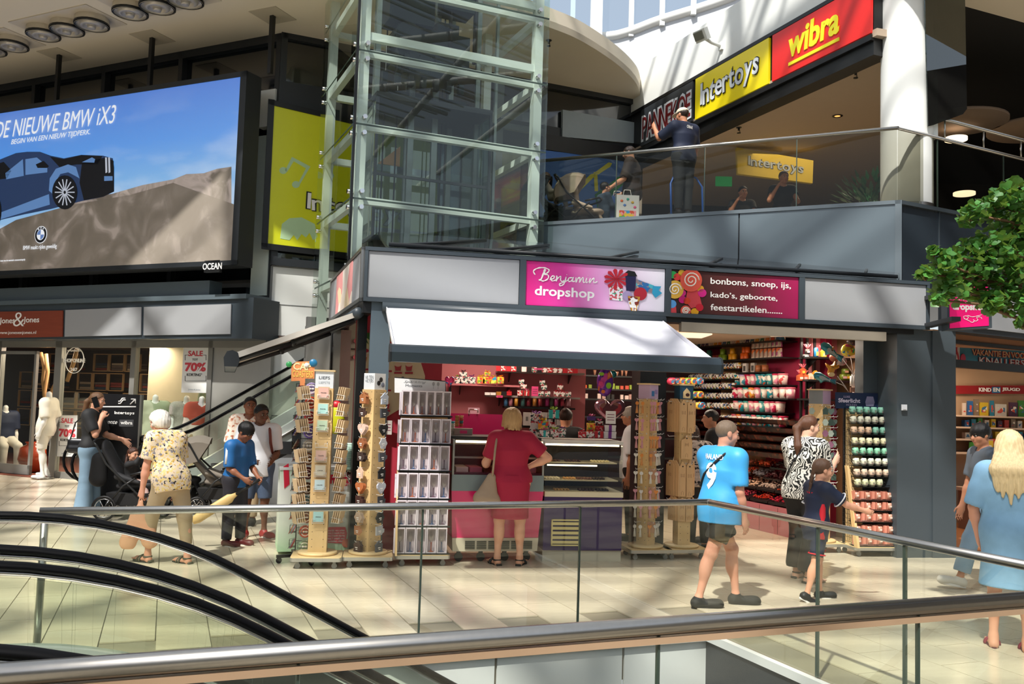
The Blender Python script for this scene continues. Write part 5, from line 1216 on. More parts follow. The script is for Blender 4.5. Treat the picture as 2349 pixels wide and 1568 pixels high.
for sg in(1,-1):
 b=B();b.tube([on_torso(c,sg*.062,-.06,.25,0),on_torso(c,sg*.066,.0,.318,0),on_torso(c,sg*.072,.062,.27,0),on_torso(c,sg*.080,.078,.18,0),on_torso(c,sg*.100,.04,.10,0),on_torso(c,sg*.08,-.05,.08,0)],.017,6);obj('backpack_strap',b,mat('brown_strap','6e2f22',.6),c['t'])
b=B();
BG=Sdf();BG.cone(on_torso(c,0,-.12,.22,0),on_torso(c,0,-.12,.08,0),.10,.11,.04,(0,1,0),.6);sdf_obj('backpack',BG,.012,mat('brown_strap','6e2f22',.6),c['t'])
c=person('dark-haired woman in a cream and rust patterned blouse behind the two boys',at(563,1150,11.9)*1.0,-80,1.70,dict(armR=((.2,.1,-1),(-.1,.4,-1)),armL=((-.1,.1,-1),(.1,.3,-1)),head=(.25,0,0)),'brown','up','16100e',[],h=.0095,w=1.12,female=True,shoes=('sneaker',M_blackcl,None))
c['t'].location.z=0
wear(c,'top','patterned_blouse',spots('rust_print',[(0,'e0d3c4'),(.6,'c99a80'),(.75,'b0694e'),(.85,'e3d6c6')],40,.8,dist=.05),sleeve=.9,hem=-.08,g=.02,nr=.032,neck=.02)
wear(c,'pants','trousers',M_khaki,len=1.9,g=.014)
c=person('young man with dark cropped hair in black, inside the shop behind the boy',at(1634,1180,11.4),165,1.72,dict(head=(.0,.05,0)),'tan','buzz','14100e',[],h=.010,w=1.05,shoes=('sneaker',M_blackcl,M_blacksole))
c['t'].location.z=0
wear(c,'top','black_tshirt',M_blackcl,sleeve=.7,hem=-.07,g=.018);wear(c,'pants','dark_trousers',M_blackcl,len=1.9,g=.014)
c=person('woman in a leopard-print top half hidden behind the wooden board stand',at(1601,1180,10.85),100,1.56,dict(head=(.3,.5,0),lean=(0,.35,1),armR=((.1,.3,-1),(0,.5,-.8)),armL=((-.1,.3,-1),(0,.5,-.8))),'light','bob','3a2a20',[],h=.011,w=1.1,female=True,shoes=('sneaker',M_blackcl,None),far=True)
c['t'].location.z=0
wear(c,'top','leopard_top',spots('leopard_print',[(0,'b7a596'),(.55,'1a1614'),(.8,'c9b9aa')],36,.8,dist=.06),sleeve=.9,hem=-.06,g=.02);wear(c,'pants','dark_trousers',M_blackcl,len=1.9,g=.014)
c=person('grey-haired man with glasses looking left, behind the tassel stand',at(1446,1180,11.5),172,1.72,dict(head=(0,.0,0)),'tan','short','a39a90',[],h=.010,w=1.1,shoes=('sneaker',M_blackcl,None))
c['t'].location.z=0
wear(c,'top','white_shirt',M_whitecl,sleeve=.8,hem=-.07,g=.02);wear(c,'pants','dark_trousers',M_blackcl,len=1.9,g=.014)
b=B()
for sg in(1,-1):b.tube([c['hl'](sg*.017+.0105*math.cos(q),.053,.004+.009*math.sin(q))for q in[2*PI*i/12 for i in range(12)]],.0022,5,closed=True);b.tube([c['hl'](sg*.028,.052,.006),c['hl'](sg*.044,.0,.006)],.002,5)
obj('glasses',b,M_black,c['t'])
c=person('shop assistant in black with a hair bun, behind the counter gifts',at(1291,1180,11.15),80,1.68,dict(head=(.0,.2,0)),'tan','bun','2c1a12',[],h=.011,w=1.05,female=True,shoes=('sneaker',M_blackcl,None),far=True)
c['t'].location.z=0
wear(c,'top','black_blouse',M_blackcl,sleeve=.7,hem=-.07,g=.018);wear(c,'pants','dark_trousers',M_blackcl,len=1.9,g=.014)
# shop signs on the fascia
F_=Pl(FP+fn*.03,FD)
x0,x1=edges[1]+.04,edges[2]-.04
t=thing('shop_sign','pink to pale lilac fascia sign reading Benjamin dropshop with a picture of gifts','sign',FP,fr)
b=B();b.bb(x0,-.03,ZB+.05,x1,-.005,ZT-.045);obj('sign_face',b,grad_mat('pink_gradient',[(0,'d2127c'),(.28,'d83a9c'),(.55,'e3a0d6'),(.8,'ecdcf0'),(1,'e8e6f2')],x0,x1,0,axis='X'),t)
zc=(ZB+ZT)/2;w=x1-x0
FZ=lambda x,y:F_.q(x,y)
def fbox(a,b_,c,d):p,q=F_.q(a,d),F_.q(c,b_);return(p[0],q[0],p[1],q[1])
tfit('lettering','dropshop',boxq(F_,[(1227,655),(1363,662),(1363,690),(1227,684)]),M_letter,t,-.030,.004,off=.02)
def script(pts_list,box,m,par,y=-.034,r=.0075):
 allp=[p for s in pts_list for p in s];lo=[min(p[i]for p in allp)for i in(0,1)];hi=[max(p[i]for p in allp)for i in(0,1)]
 b=B()
 for s in pts_list:
  q=[Vector((box[0]+(p[0]-lo[0])/(hi[0]-lo[0])*(box[1]-box[0]),y,box[2]+(p[1]-lo[1])/(hi[1]-lo[1])*(box[3]-box[2])))for p in s]
  q=smooth_curve(q,4)if len(q)>2 else q
  b.tube(q,[r*(.55+.6*abs(math.sin(i*.9)))for i in range(len(q))],5)
 return obj('lettering',b,m,par)
ben=[[(3,0),(6,9),(8,16),(7,17),(5,8),(3,0),(1,1)],[(-3,8),(-5,14),(0,19),(7,20),(12,17),(10,12),(6,10),(11,9),(11,3),(6,-1),(2,1)],[(13,2),(17,4),(18,7),(16,8),(14,4),(16,0),(20,2)],[(20,7),(21,8),(20,0),(22,5),(25,8),(25,2),(27,0),(29,2)],[(31,8),(29,-3),(25,-7),(24,-4),(30,0),(33,3)],[(31.5,11),(31.7,11.4)],[(38,7),(34,6),(34,1),(37,2),(39,8),(38,1),(41,2)],[(42,8),(42,0),(44,6),(46,8),(46,0),(48,6),(50,8),(50,1),(52,1)],[(54,8),(53,1),(56,2)],[(55,11.5),(55.2,11.8)],[(58,8),(57,0),(60,6),(62,8),(62,1),(66,3)]]
script(ben,boxq(F_,[(1224,610),(1370,624),(1370,662),(1224,650)]),M_letter,t)
def patch(par,name,pts,m,d=1):b=B();F_.poly(b,pts,-.034-.003*d,-.030-.003*d);return obj(name,b,m,par)
mg=spots('picture_gift',even(['d8e8f0','c8303a','e8e8ee','3a9a6a']),30)
patch(t,'picture_box',[(1397,655),(1428,656),(1428,690),(1398,687)],spots('picture_floral',even(['efe9ea','d04a5a','efe9ea','4aa07a','e9e2ef']),45),1)
b=B()
for i in range(11):
 a=2*PI*i/11;cx,cy=1414,640;F_.poly(b,[(cx,cy),(cx+26*math.cos(a-.18),cy+21*math.sin(a-.18)),(cx+30*math.cos(a),cy+24*math.sin(a)),(cx+26*math.cos(a+.18),cy+21*math.sin(a+.18))],-.042-.0005*i,-.036)
obj('picture_bow',b,mat('bow_red','b8182c',.5),t)
patch(t,'picture_cup',[(1434,632),(1458,634),(1456,668),(1436,667)],mat('cup_navy','1d1a44',.4),3);patch(t,'picture_cup_lid',[(1431,627),(1440,620),(1455,623),(1461,634),(1432,632)],M_black,4)
patch(t,'picture_candy',[(1459,640),(1500,655),(1496,672),(1458,664)],spots('candy_wrap',even(['2a6aa8','8a7a80','4ab0c0','b8a890']),25),2);patch(t,'picture_wrapper',[(1497,656),(1516,657),(1510,666),(1518,672),(1503,683),(1495,672)],mat('wrap_blue','2f9ac4',.4),3)
for(cx,cy,r,m)in((1468,674,15,mat('tin_red','b02434',.4)),(1438,678,11,mat('tin_lilac','a896c0',.4))):
 patch(t,'picture_tin',[(cx+r*math.cos(a),cy+r*math.sin(a))for a in[2*PI*i/18 for i in range(18)]],m,4)
patch(t,'picture_mug',[(1439,679),(1467,681),(1463,700),(1458,714),(1447,713),(1441,696)],spots('mug_print',even(['efefec','7a2a20','c08a2a','efefec']),38),6)
x0,x1=edges[2]+.04,edges[3]-.04
t=thing('shop_sign','chocolate brown and magenta fascia sign listing bonbons, snoep, ijs, kado\'s, geboorte, feestartikelen','sign',FP,fr)
b=B();b.bb(x0,-.03,ZB+.05,x1,-.005,ZT-.045);obj('sign_face',b,grad_mat('choc_gradient',[(0,'30100c'),(.35,'4a1a16'),(.62,'5c1a24'),(.80,'8a1040'),(1,'a00c50')],x0,x1,0,axis='X'),t)
for s_,q in(('bonbons, snoep, ijs,',[(1630,636),(1814,648),(1814,664),(1630,657)]),('kado\u2019s, geboorte,',[(1630,668),(1783,678),(1783,694),(1630,685)]),('feestartikelen.......',[(1630,696),(1794,706),(1794,719),(1630,712)])):
 tfit('lettering',s_,boxq(F_,q),M_letter,t,-.030,.004,off=.008)
def swirl(par,cx,cy,r,c1,c2,d):
 patch(par,'picture_sweet',[(cx+r*math.cos(a)*1.0,cy+r*1.05*math.sin(a))for a in[2*PI*i/20 for i in range(20)]],c1,d)
 b=B();pts=[]
 for i in range(30):q=i/29;rr=r*(.12+.62*q);p=F_.q(cx+rr*math.cos(q*4*PI),cy+rr*math.sin(q*4*PI));pts.append((p[0],-.034-.003*d,p[1]))
 b.tube(pts,.008,5);obj('picture_swirl',b,c2,par)
c_or=mat('sweet_coral','dc5540',.6,0,.1,60);c_ye=mat('sweet_yellow','d8a83a',.6,0,.1,60);c_wh=mat('sweet_white','efe6d8',.5)
patch(t,'picture_sweet',[(1578,660),(1600,662),(1610,700),(1585,707),(1572,690)],mat('sweet_red','d04048',.6,0,.1,60),1)
patch(t,'picture_sweet',[(1536,705),(1550,700),(1552,726),(1535,725)],mat('sweet_red','d04048'),1)
for cx,cy,r,m in((1543,630,9,'2a9a4a'),(1553,635,9,'d83a3a'),(1563,626,8,'e0b030'),(1565,672,8,'d02a80'),(1565,687,9,'c01a70'),(1541,697,10,'5a9ad8'),(1575,690,8,'d8442a'),(1606,662,8,'e0a030'),(1610,672,10,'d82a88'),(1593,715,9,'e8a828'),(1604,705,9,'c8283a')):
 patch(t,'picture_sweet',[(cx+r*math.cos(a),cy+r*.95*math.sin(a))for a in[2*PI*i/12 for i in range(12)]],mat('sweet_'+m,m,.25),2)
swirl(t,1547,664,20,c_ye,c_wh,4);swirl(t,1584,643,25,c_or,c_wh,5);swirl(t,1572,713,12,c_or,c_wh,3)
pj=onp(2172,700,FP+fn*.55,FD);PJ=Pl(pj,-6)
t=thing('projecting_sign','small bright pink projecting sign with the shop name, half hidden by leaves','sign',PJ.P,PJ.r)
k=[PJ.q(*p)for p in((2170,652),(2272,640),(2274,752),(2172,757))];b=B();flat(b,k,-.02,.16);obj('housing',b,M_anth,t);b=B();b.box((k[3][0]-.02,.12,k[3][1]+.1),(.1,.9,.05));b.box((k[3][0]-.02,.12,k[0][1]-.1),(.1,.9,.05));obj('bracket',b,M_anth_d,t)
k=[PJ.q(*p)for p in((2176,658),(2264,647),(2266,747),(2177,753))];b=B();flat(b,k,-.028,-.02);obj('sign_face',b,mat('bright_pink','e3006c',.4,0,.02,emit=.25),t)
tfit('lettering','dropshop',boxq(PJ,[(2183,700),(2260,692),(2260,710),(2183,722)]),M_letter,t,-.028,.004,off=.04)
script(ben,boxq(PJ,[(2184,676),(2262,666),(2262,690),(2184,700)]),M_letter,t,-.032,.004)
script([[(0,2),(4,0),(8,3),(4,5),(0,4),(2,1),(10,-2),(14,-4),(18,-2),(16,0),(20,-2),(24,0),(22,3),(28,4),(31,1)],[(6,6),(14,4),(22,5),(30,7)]],boxq(PJ,[(2208,724),(2250,720),(2250,738),(2208,742)]),M_letter,t,-.032,.004)
# awnings
def awning(label,P,deg,w,proj,z0,z1,fabric,arms=True,x0=0):
 t=thing('awning',label,'awning',P,math.radians(deg))
 nx,ny=16,10;P_=[[(x0+w*i/nx,-.06-(proj-.06)*j/ny,z0+(z1-z0)*j/ny-.02*math.sin(PI*j/ny)+.004*math.sin(i*1.3))for j in range(ny+1)]for i in range(nx+1)]
 b=B();b.grid(P_);b.grid([[(x,y,z-.012)for x,y,z in r]for r in P_][::-1]);obj('fabric',b,fabric,t)
 for x in(x0-.01,x0+w+.002):b=B();b.hexa([(x,-.06,z0-.05),(x+.008,-.06,z0-.05),(x+.008,-proj,z1-.02),(x,-proj,z1-.02),(x,-.06,z0+.01),(x+.008,-.06,z0+.01),(x+.008,-proj,z1+.045),(x,-proj,z1+.045)]);obj('edge_hem',b,fabric,t)
 b=B();b.lathe([(.0,0),(.06,0),(.06,w+.1),(0,w+.1)],(x0-.05,-.03,z0+.0),12,0,(1,0,0));obj('cassette',b,M_anth,t)
 b=B();b.prism([(-.07,-.085),(.05,-.085),(.07,-.03),(.05,.05),(0,.075),(-.05,.06),(-.08,0)],(x0-.04,-proj,z1),(0,1,0),(0,0,1),w+.08);obj('front_bar',b,mat('awning_bar','3a464e',.3,.2),t)
 for x in(x0-.055,x0+w+.04):b=B();b.prism([(-.075,-.09),(.055,-.09),(.075,-.03),(.055,.055),(0,.08),(-.055,.065),(-.085,0)],(x,-proj,z1),(0,1,0),(0,0,1),.018);obj('end_cap',b,M_anth_d,t)
 if arms:
  for x,d in((x0+.12,1),(x0+w-.12,-1)):
   b=B();el=Vector((x+d*.12,-proj*.52,(z0+z1)/2-.07));b.tube([(x,-.05,z0-.06),el],.034,6);b.tube([el,(x,-proj+.05,z1-.01)],.028,6);b.ell(el,.04,8,6);obj('folding_arm',b,M_anth_d,t)
 return t
a_l=(onp(887,712,FP,FD)-FP).dot(fu);a_r=(onp(1513,742,FP,FD)-FP).dot(fu)
M_awn=mat('awning_white_fabric','e4e4ea',.75,0,.02,3)
awning('white fabric awning over the counter with a dark grey front bar',FP,FD,a_r-a_l,1.50,2.68,2.13,M_awn,x0=a_l)
awning('side awning seen edge-on, reaching left from the shop corner toward the escalator',FP,SD+180,2.6,1.30,2.62,2.08,mat('awning_side_fabric','cfc9bf',.8),x0=-2.75)
# display stands
M_base=mat('pale_beech','dcc08e',.45,0,.08,4,stretch=(1,5,5));M_alu=mat('aluminium_edge','c9c9c6',.3,.9);M_wire=mat('white_wire','dcdcda',.4);M_bwire=mat('black_wire','101010',.4)
M_plank=mat('beech_post','dab983',.45,0,.08,4,stretch=(5,5,.6))
def trolley(t,w,d,disc=True,z=.075):
 b=B();r=.04;pts=[]
 for cx,cy,a in((w/2-r,d/2-r,0),(-w/2+r,d/2-r,PI/2),(-w/2+r,-d/2+r,PI),(w/2-r,-d/2+r,1.5*PI)):
  for k in range(5):q=a+PI/2*k/4;pts.append((cx+r*math.cos(q),cy+r*math.sin(q)))
 b.prism(pts,(0,0,z+.012),(1,0,0),(0,1,0),.03);obj('base_board',b,M_base,t)
 b=B();k=1.02;b.prism([(x*k,y*k)for x,y in pts],(0,0,z),(1,0,0),(0,1,0),.035);obj('aluminium_edge',b,M_alu,t)
 cb=B()
 cb.cyl((0,-.012,.028),(0,.012,.028),.028,n=12);cb.box((0,0,.055),(.03,.035,.04));cm=cb.mesh('caster',mat('caster_grey','8a8a88',.4,.4))
 for x in(-w/2+.07,w/2-.07):
  for y in(-d/2+.06,d/2-.06):link('caster',cm,t,(x,y,0))
 if disc:b=B();b.lathe([(0,z+.042),(.19,z+.042),(.20,z+.052),(.20,z+.066),(.19,z+.072),(0,z+.072)],(0,0,0),32);obj('turntable',b,M_base,t)
def post(t,w,z1,rz,z0=.14,holes=True,cap=True,m=None):
 b=B();b.box((0,0,(z0+z1)/2),(w,w,z1-z0),rz=rz);obj('post',b,m or M_plank,t)
 if holes:
  b=B();R3=Matrix.Rotation(rz,3,'Z')
  for f in range(4):
   Rf=Matrix.Rotation(rz+f*PI/2,3,'Z')
   for i in range(int((z1-z0)/.075)):
    for x in(-w*.3,w*.3):c=Rf@Vector((x,-w/2-.0008,0));b.disc((c.x,c.y,z0+.06+i*.075),.0045,6,0,Rf@Vector((0,-1,0)))
  o=obj('peg_holes',b,M_black,t);o['kind']='stuff'
def head_box(t,w,z0,z1,rz,mats,cap=True,d=None):
 b=B();R3=Matrix.Rotation(rz,3,'Z');w2=w/2;zz=[Vector((x,y,0))for x,y in((-w2,-w2),(w2,-w2),(w2,w2),(-w2,w2))];zz=[R3@v for v in zz]
 for i in range(4):
  a,c=zz[i],zz[(i+1)%4];b.add([(a.x,a.y,z0),(c.x,c.y,z0),(c.x,c.y,z1),(a.x,a.y,z1)],[(0,1,2,3)],i%len(mats))
 obj('header',b,mats,t)
 if cap:b=B();b.box((0,0,z1+.008),(w*1.18,w*1.18,.016),rz=rz);obj('header_cap',b,M_base,t)
def stand_at(px,py):p=fl(px,py);return Vector((p.x,p.y,0))
def zat(px,py,Y):return at(px,py,Y).z
rF=fr
p=stand_at(727,1296);Yc=p.y
st=thing('card_stand','beech display stand of small pastel quote cards in white wire holders','display stand',p,rF-.06)
trolley(st,.50,.46);ztop=zat(743,890,Yc);post(st,.185,ztop,0.0);head_box(st,.18,ztop,zat(743,852,Yc),0.0,[mat('header_white','e2e6ea',.5)])
zh=(ztop+zat(743,852,Yc))/2
tfit('header_text','LIEFS',(-.055,.055,zh+.005,zh+.035),mat('ink_grey','4a4f55',.6),st,-.0905,.0012,off=.01);tfit('header_text','LIEFSTE',(-.055,.055,zh-.04,zh-.018),mat('ink_pale','9aa2aa',.6),st,-.0905,.0012)
cards=[('d6ab9f','TROUWEN'),('a6cfc8','MAMA'),('b3c7ab','MAMMA'),None,('d9b3a4','TANTE'),('cdc7b2','OMA'),('c3dadd','HAAR'),None,('a3cfd2','VRIEND')]
rowy=[901,938,976,1012,1045,1079,1112,1148,1185];ords=['top','second','third','fourth','fifth','sixth','seventh','eighth','lowest']
stm=Matrix.Translation(st.location)@Matrix.Rotation(st.rotation_euler[2],4,'Z')
def wire_holder(w=.12,h=.10,d=.045):
 b=B();r=.0022
 b.tube([(-w/2,0,h*.5),(-w/2,-d,h*.4),(-w/2,-d,0),(w/2,-d,0),(w/2,-d,h*.4),(w/2,0,h*.5)],r,4);b.tube([(-w/2,-d,h*.4),(-w/4,-d,h*.4),(-w/4,-d,h*.15),(w/4,-d,h*.15),(w/4,-d,h*.4),(w/2,-d,h*.4)],r,4)
 b.tube([(-w/2,-d,0),(-w/2,0,0),(w/2,0,0),(w/2,-d,0)],r,4);return b.mesh('wire_holder',M_wire)
wh=wire_holder()
def holder(t,x,y,z,rz):o=link('wire_holder',wh,t,(x,y,z),rz);return o
M_cardwood=mat('card_wood','cdb38e',.6,0,.08,8);M_ink=mat('ink_dark','3c3a38',.6)
for i,(yy,cd)in enumerate(zip(rowy,cards)):
 z=zat(738,yy,Yc-.1)-.06;holder(st,0,-.0925,z,0)
 if cd:
  q=stm@Vector((0,-.115,z+.006));r=thing('quote_card',f'small square {"pink mint green x pink beige pale-blue x teal".split()[i]} quote card reading {cd[1]}, {ords[i]} on the card stand','card',q,st.rotation_euler[2],'quote cards on the stand front')
  b=B();b.box((0,-.004,.058),(.115,.016,.118),rx=.0);obj('wooden_block',b,M_cardwood,r)
  b=B();b.box((0,-.014,.058),(.098,.004,.10));obj('card_face',b,mat('card_'+cd[0],cd[0],.6),r)
  tfit('card_text',cd[1],(-.028,.028,.05,.062),M_ink,r,-.0165,.001)
 for sg in(-1,1):
  if i==3 and sg<0:continue
  q=stm@Vector((sg*.155,-.01 if sg>0 else-.03,z-.005));r=thing('card_stack',f'tilted stack of wooden cards, {ords[i]} on the {"left" if sg < 0 else "right"} side of the card stand','cards',q,st.rotation_euler[2]+sg*1.15,'card stacks on the stand sides')
  n=3+(i*3+sg)%3
  b=B()
  for k in range(n):b.box((0,-.01-k*.022,.07-k*.004),(.11,.006,.13),rx=.20+.05*(k%2),mi=0)
  for k in range(n):
   bb2=B();bb2.box((0,-.01-k*.022,.07-k*.004),(.11,.010,.13),rx=.20);obj('wooden_card',bb2,M_cardwood,r)
  o=link('wire_holder',wh,r,(0,.01,0));o.scale=(1,2.0,1.1)
p=stand_at(843,1294);Yf=p.y
fs_=thing('felt_stand','beech display stand with felt hangers on white hooks, edge toward the viewer','display stand',p,rF-.06)
trolley(fs_,.50,.44);ztop=zat(853,893,Yf);w_=.175;post(fs_,w_,ztop,PI/4);z1=zat(853,856,Yf);head_box(fs_,w_*.9,ztop,z1,PI/4,[mat('header_white','e2e6ea',.5)],cap=False)
Rf=Matrix.Rotation(-PI/4,3,'Z')
for s_,a,b_ in(('VILTEN',.62,.85),('VILTJES',.38,.60)):
 o=tfit('header_text',s_,(-.06,.06,ztop+(z1-ztop)*a,ztop+(z1-ztop)*b_),mat('ink_grey','4a4f55'),fs_,-w_*.45-.001,.001,off=-.01);o.rotation_euler[2]=-PI/4
for dx,dz,m in((.0,.62,'2a2422'),(-.03,.4,'1a1a1c'),(.03,.3,'7a8090')):
 b=B();b.ell((dx+.01,-w_*.45-.002,ztop+(z1-ztop)*dz),(.026,.002,.026),10,6);o=obj('header_picture',b,mat('hp_'+m,m,.7),fs_);o.rotation_euler[2]=PI/4
def felt_shape(kind):
 if kind=='house':return[(-.045,-.05),(.045,-.05),(.045,.02),(.055,.02),(.03,.045),(.03,.06),(.018,.06),(.018,.056),(0,.07),(-.055,.02),(-.045,.02)]
 if kind=='heart':return[(0,-.06),(.03,-.03),(.055,.0),(.06,.028),(.045,.05),(.02,.052),(0,.034),(-.02,.052),(-.045,.05),(-.06,.028),(-.055,0),(-.03,-.03)]
 if kind=='mug':return[(-.045,-.045),(.03,-.045),(.038,-.03),(.06,-.02),(.062,.015),(.038,.02),(.04,.045),(-.05,.045)]
 return[(.05*math.cos(a)*(1+.12*math.cos(6*a)),.055*math.sin(a)*(1+.10*math.cos(6*a)))for a in[2*PI*i/24 for i in range(24)]]
fsm=Matrix.Translation(fs_.location)@Matrix.Rotation(fs_.rotation_euler[2],4,'Z')
kinds=['house','mug','heart','leaf','mug','house','heart','mug','leaf','mug','house']
lc=[('a4683f','tan'),('3a251d','dark brown'),('caae9f','pale pink'),('8a5331','brown'),('33221d','black-brown'),('cdae98','beige'),('b4683a','orange-brown'),('4a2c24','deep brown'),('b7a08c','sand'),('a9744e','caramel'),('4b352d','coffee')]
rc=[('b3bccb','pale blue-grey'),('3d3f45','charcoal'),('1a1a1c','black'),('b9bcc4','light grey'),('4a4c52','slate'),('141416','jet black'),('b4b8c2','silver grey'),('3a3c42','dark slate'),('1c1c1e','off-black'),('a8abb2','mid grey'),('595b60','ash grey')]
fy=[914,946,984,1016,1047,1085,1118,1147,1186,1216,1254]
hk=B();hk.tube([(0,0,.0),(0,-.09,-.004),(0,-.105,.012)],.0028,5);hkm=hk.mesh('hook',M_wire)
for i in range(11):
 for sg,cc in((-1,lc),(1,rc)):
  z=zat(853,fy[i],Yf-.1)+.0;a=sg*PI/4;dirn=Vector((math.sin(a),-math.cos(a),0));tan_=Vector((math.cos(a),math.sin(a),0))
  q=dirn*(w_/2)-tan_*sg*.0;o=link('hook',hkm,fs_,q+Vector((0,0,z+.055)),a)
  qq=fsm@(q+dirn*.045+Vector((0,0,z)))
  r=thing('felt_hanger',f'{cc[i][1]} felt {kinds[i]} shape hanging on the {"left" if sg < 0 else "right"} face of the felt stand','hanger',qq,fs_.rotation_euler[2]+a,'felt hangers on the beech stand')
  sh_=felt_shape(kinds[i]);n=1 if(i+sg)%4==0 else 3
  fm=mat('felt_'+cc[i][0],cc[i][0],.95,0,.06,30)
  for k in range(n):b=B();flat(b,[(x+.006*k,z_-.003*k)for x,z_ in sh_],-.03+k*.012,-.022+k*.012);obj('felt_piece',b,fm,r)
  b=B();b.box((-.004,-.0315,-.005),(.034,.002,.008));b.box((0,-.0315,-.022),(.024,.002,.006));obj('felt_text',b,M_letter,r)
p=stand_at(693,1287);Yw=p.y
ws=thing('coaster_stand','black wire stand of bottle-cap coasters under an orange cardboard header','display stand',p,rF)
b=B()
for a in(0,PI/2):b.box((0,0,.07),(.55,.035,.03),rz=a+.4)
obj('cross_base',b,M_bwire,ws)
cb=B();cb.cyl((0,-.014,.03),(0,.014,.03),.03,n=12);cb.box((0,0,.055),(.02,.03,.03));cm=cb.mesh('caster',M_rubber)
for k in range(4):a=.4+k*PI/2;link('caster',cm,ws,(.25*math.cos(a),.25*math.sin(a),0))
zt=zat(700,878,Yw);b=B()
for x in(-.075,.075):
 for y in(-.075,.075):b.cyl((x,y,.08),(x,y,zt),.0045,n=6)
for i in range(13):z=.2+i*(zt-.25)/12;b.tube([(-.075,-.075,z),(.075,-.075,z),(.075,.075,z),(-.075,.075,z)],.003,4,closed=True)
obj('wire_frame',b,M_bwire,ws)
wsm=Matrix.Translation(ws.location)@Matrix.Rotation(ws.rotation_euler[2],4,'Z')
cy=[891,923,957,991,1022,1052,1085,1120,1151,1186,1219,1253]
cc=['b7a6d8','d8502e','c02a2c','7a62c0','d8cdb8','8a5a34','6a1424','6a4a2a','7aa0a0','a05a2c','d0552a','a8c8a0'];cn=['lilac','orange-red','red','violet','cream','brown','maroon','dark bronze','teal grey','copper','bright orange','pale green']
bk=B();r=.0022;bk.tube([(-.05,0,.06),(-.05,-.06,.05),(-.05,-.06,-.02),(.05,-.06,-.02),(.05,-.06,.05),(.05,0,.06)],r,4)
for k in range(4):bk.tube([(-.05+.033*k,-.06,.02),(-.05+.033*k,-.06,-.02),(-.05+.033*k,0,-.02)],r,4)
for k in range(3):bk.tube([(-.05,-.06,.05-.03*k),(.05,-.06,.05-.03*k)],r,4)
bkm=bk.mesh('wire_basket',M_bwire)
for i in range(12):
 z=zat(708,cy[i],Yw-.12)
 for a in(0,-PI/2,PI/2):link('wire_basket',bkm,ws,Matrix.Rotation(a,3,'Z')@Vector((0,-.078,z)),a)
 q=wsm@Vector((.02,-.115,z));b=B();n=42
 r1=[(.062*(1+.07*(k%2)),0)for k in range(n)]
 b.add([(r_*math.cos(2*PI*k/n),0,r_*math.sin(2*PI*k/n))for k,(r_,_)in enumerate(r1)]+[(.052*math.cos(2*PI*k/n),-.02,.052*math.sin(2*PI*k/n))for k in range(n)],[tuple(range(n,2*n))[::-1]]+[(k,(k+1)%n,n+(k+1)%n,n+k)for k in range(n)])
 r_=thing('bottle_cap_coaster',f'{cn[i]} bottle-cap coaster in the front column of the wire stand','coaster',q,ws.rotation_euler[2],'bottle-cap coasters on the wire stand')
 obj('cap',b,mat('cap_'+cc[i],cc[i],.3,.2),r_);b=B();b.lathe([(.036,-.0),(.044,.0)],(0,-.0215,0),20,0,(0,-1,0));b.box((0,-.022,0),(.05,.002,.014));obj('cap_print',b,M_letter,r_)
 for sg in(-1,1):
  if sg>0 and i%2:continue
  q=wsm@Vector((sg*.105,0,z));r_=thing('coaster_stack',f'edge-on coaster stack, {ORD[i]} from the top, {"left" if sg < 0 else "right"} side of the wire stand','coaster',q,ws.rotation_euler[2]+sg*PI/2,'edge-on coaster stacks')
  for k in range(4):bb2=B();bb2.lathe([(0,-.002),(.055,-.002),(.06,.003),(0,.003)],(0,-.02+k*.010+.0,0.01),16,0,(0,-1,.5));obj('cap',bb2,mat('cap_'+cc[(i+k)%12],cc[(i+k)%12],.3,.2),r_)
CP=Pl(p,FD);k=[CP.q(*q,.1)for q in((668,840),(680,829),(722,828),(721,868),(700,868),(700,884),(688,884),(688,873),(668,874))]
b=B();flat(b,k,-.103,-.098);hd=obj('cardboard_header',b,mat('orange_card','e8935a',.5),ws)
hb=boxq(CP,[(674,835),(714,831),(714,849),(674,849)]);tfit('header_text','CAP',hb,mat('cream_ink','f4e8b0',.5),ws,-.104,.003,off=.02)
hb=boxq(CP,[(672,852),(718,848),(718,863),(672,868)]);tfit('header_text','COASTERS',hb,mat('yellow_ink','f0c860',.5),ws,-.104,.003,off=.02)
for(cx,cy_,r,m)in((664,836,6,'3aa05a'),(704,838,5,'efe8e0'),(719,833,8,'1f6f9a')):
 q=CP.q(cx,cy_);b=B();b.lathe([(0,.01),(r/222,.01),(r/222*1.15,0)],(q[0]-0,-.104,q[1]),20,0,(0,-1,0));obj('header_badge',b,mat('badge_'+m,m,.4),ws)
p=fl(966,1290);p.z=0;Yg=p.y;gw=.56
gs=thing('glass_display_stand','tall tiered stand of boxed wine glasses with a white Sparkling Moments header','display stand',p,rF-.03)
trolley(gs,.56,.44,disc=False)
b=B();b.bb(-.27,.14,.12,-.245,.17,1.95);b.bb(.245,.14,.12,.27,.17,1.95);obj('black_upright',b,M_bwire,gs)
b=B();b.bb(-.262,.02,.12,-.245,.18,1.75);b.bb(-.245,.16,.12,.25,.175,1.70);obj('wood_back',b,M_plank,gs)
b=B();b.prism([(-.30,.0),(-.16,.0),(.06,.92),(-.02,.92)],(-.29,0,.12),(0,1,0),(0,0,1),.02);obj('wood_side',b,M_plank,gs)
gsm=Matrix.Translation(gs.location)@Matrix.Rotation(gs.rotation_euler[2],4,'Z');gsi=gsm.inverted()
amb,blu,pur=('9c5238','amber'),('33486a','blue'),('553c4c','plum')
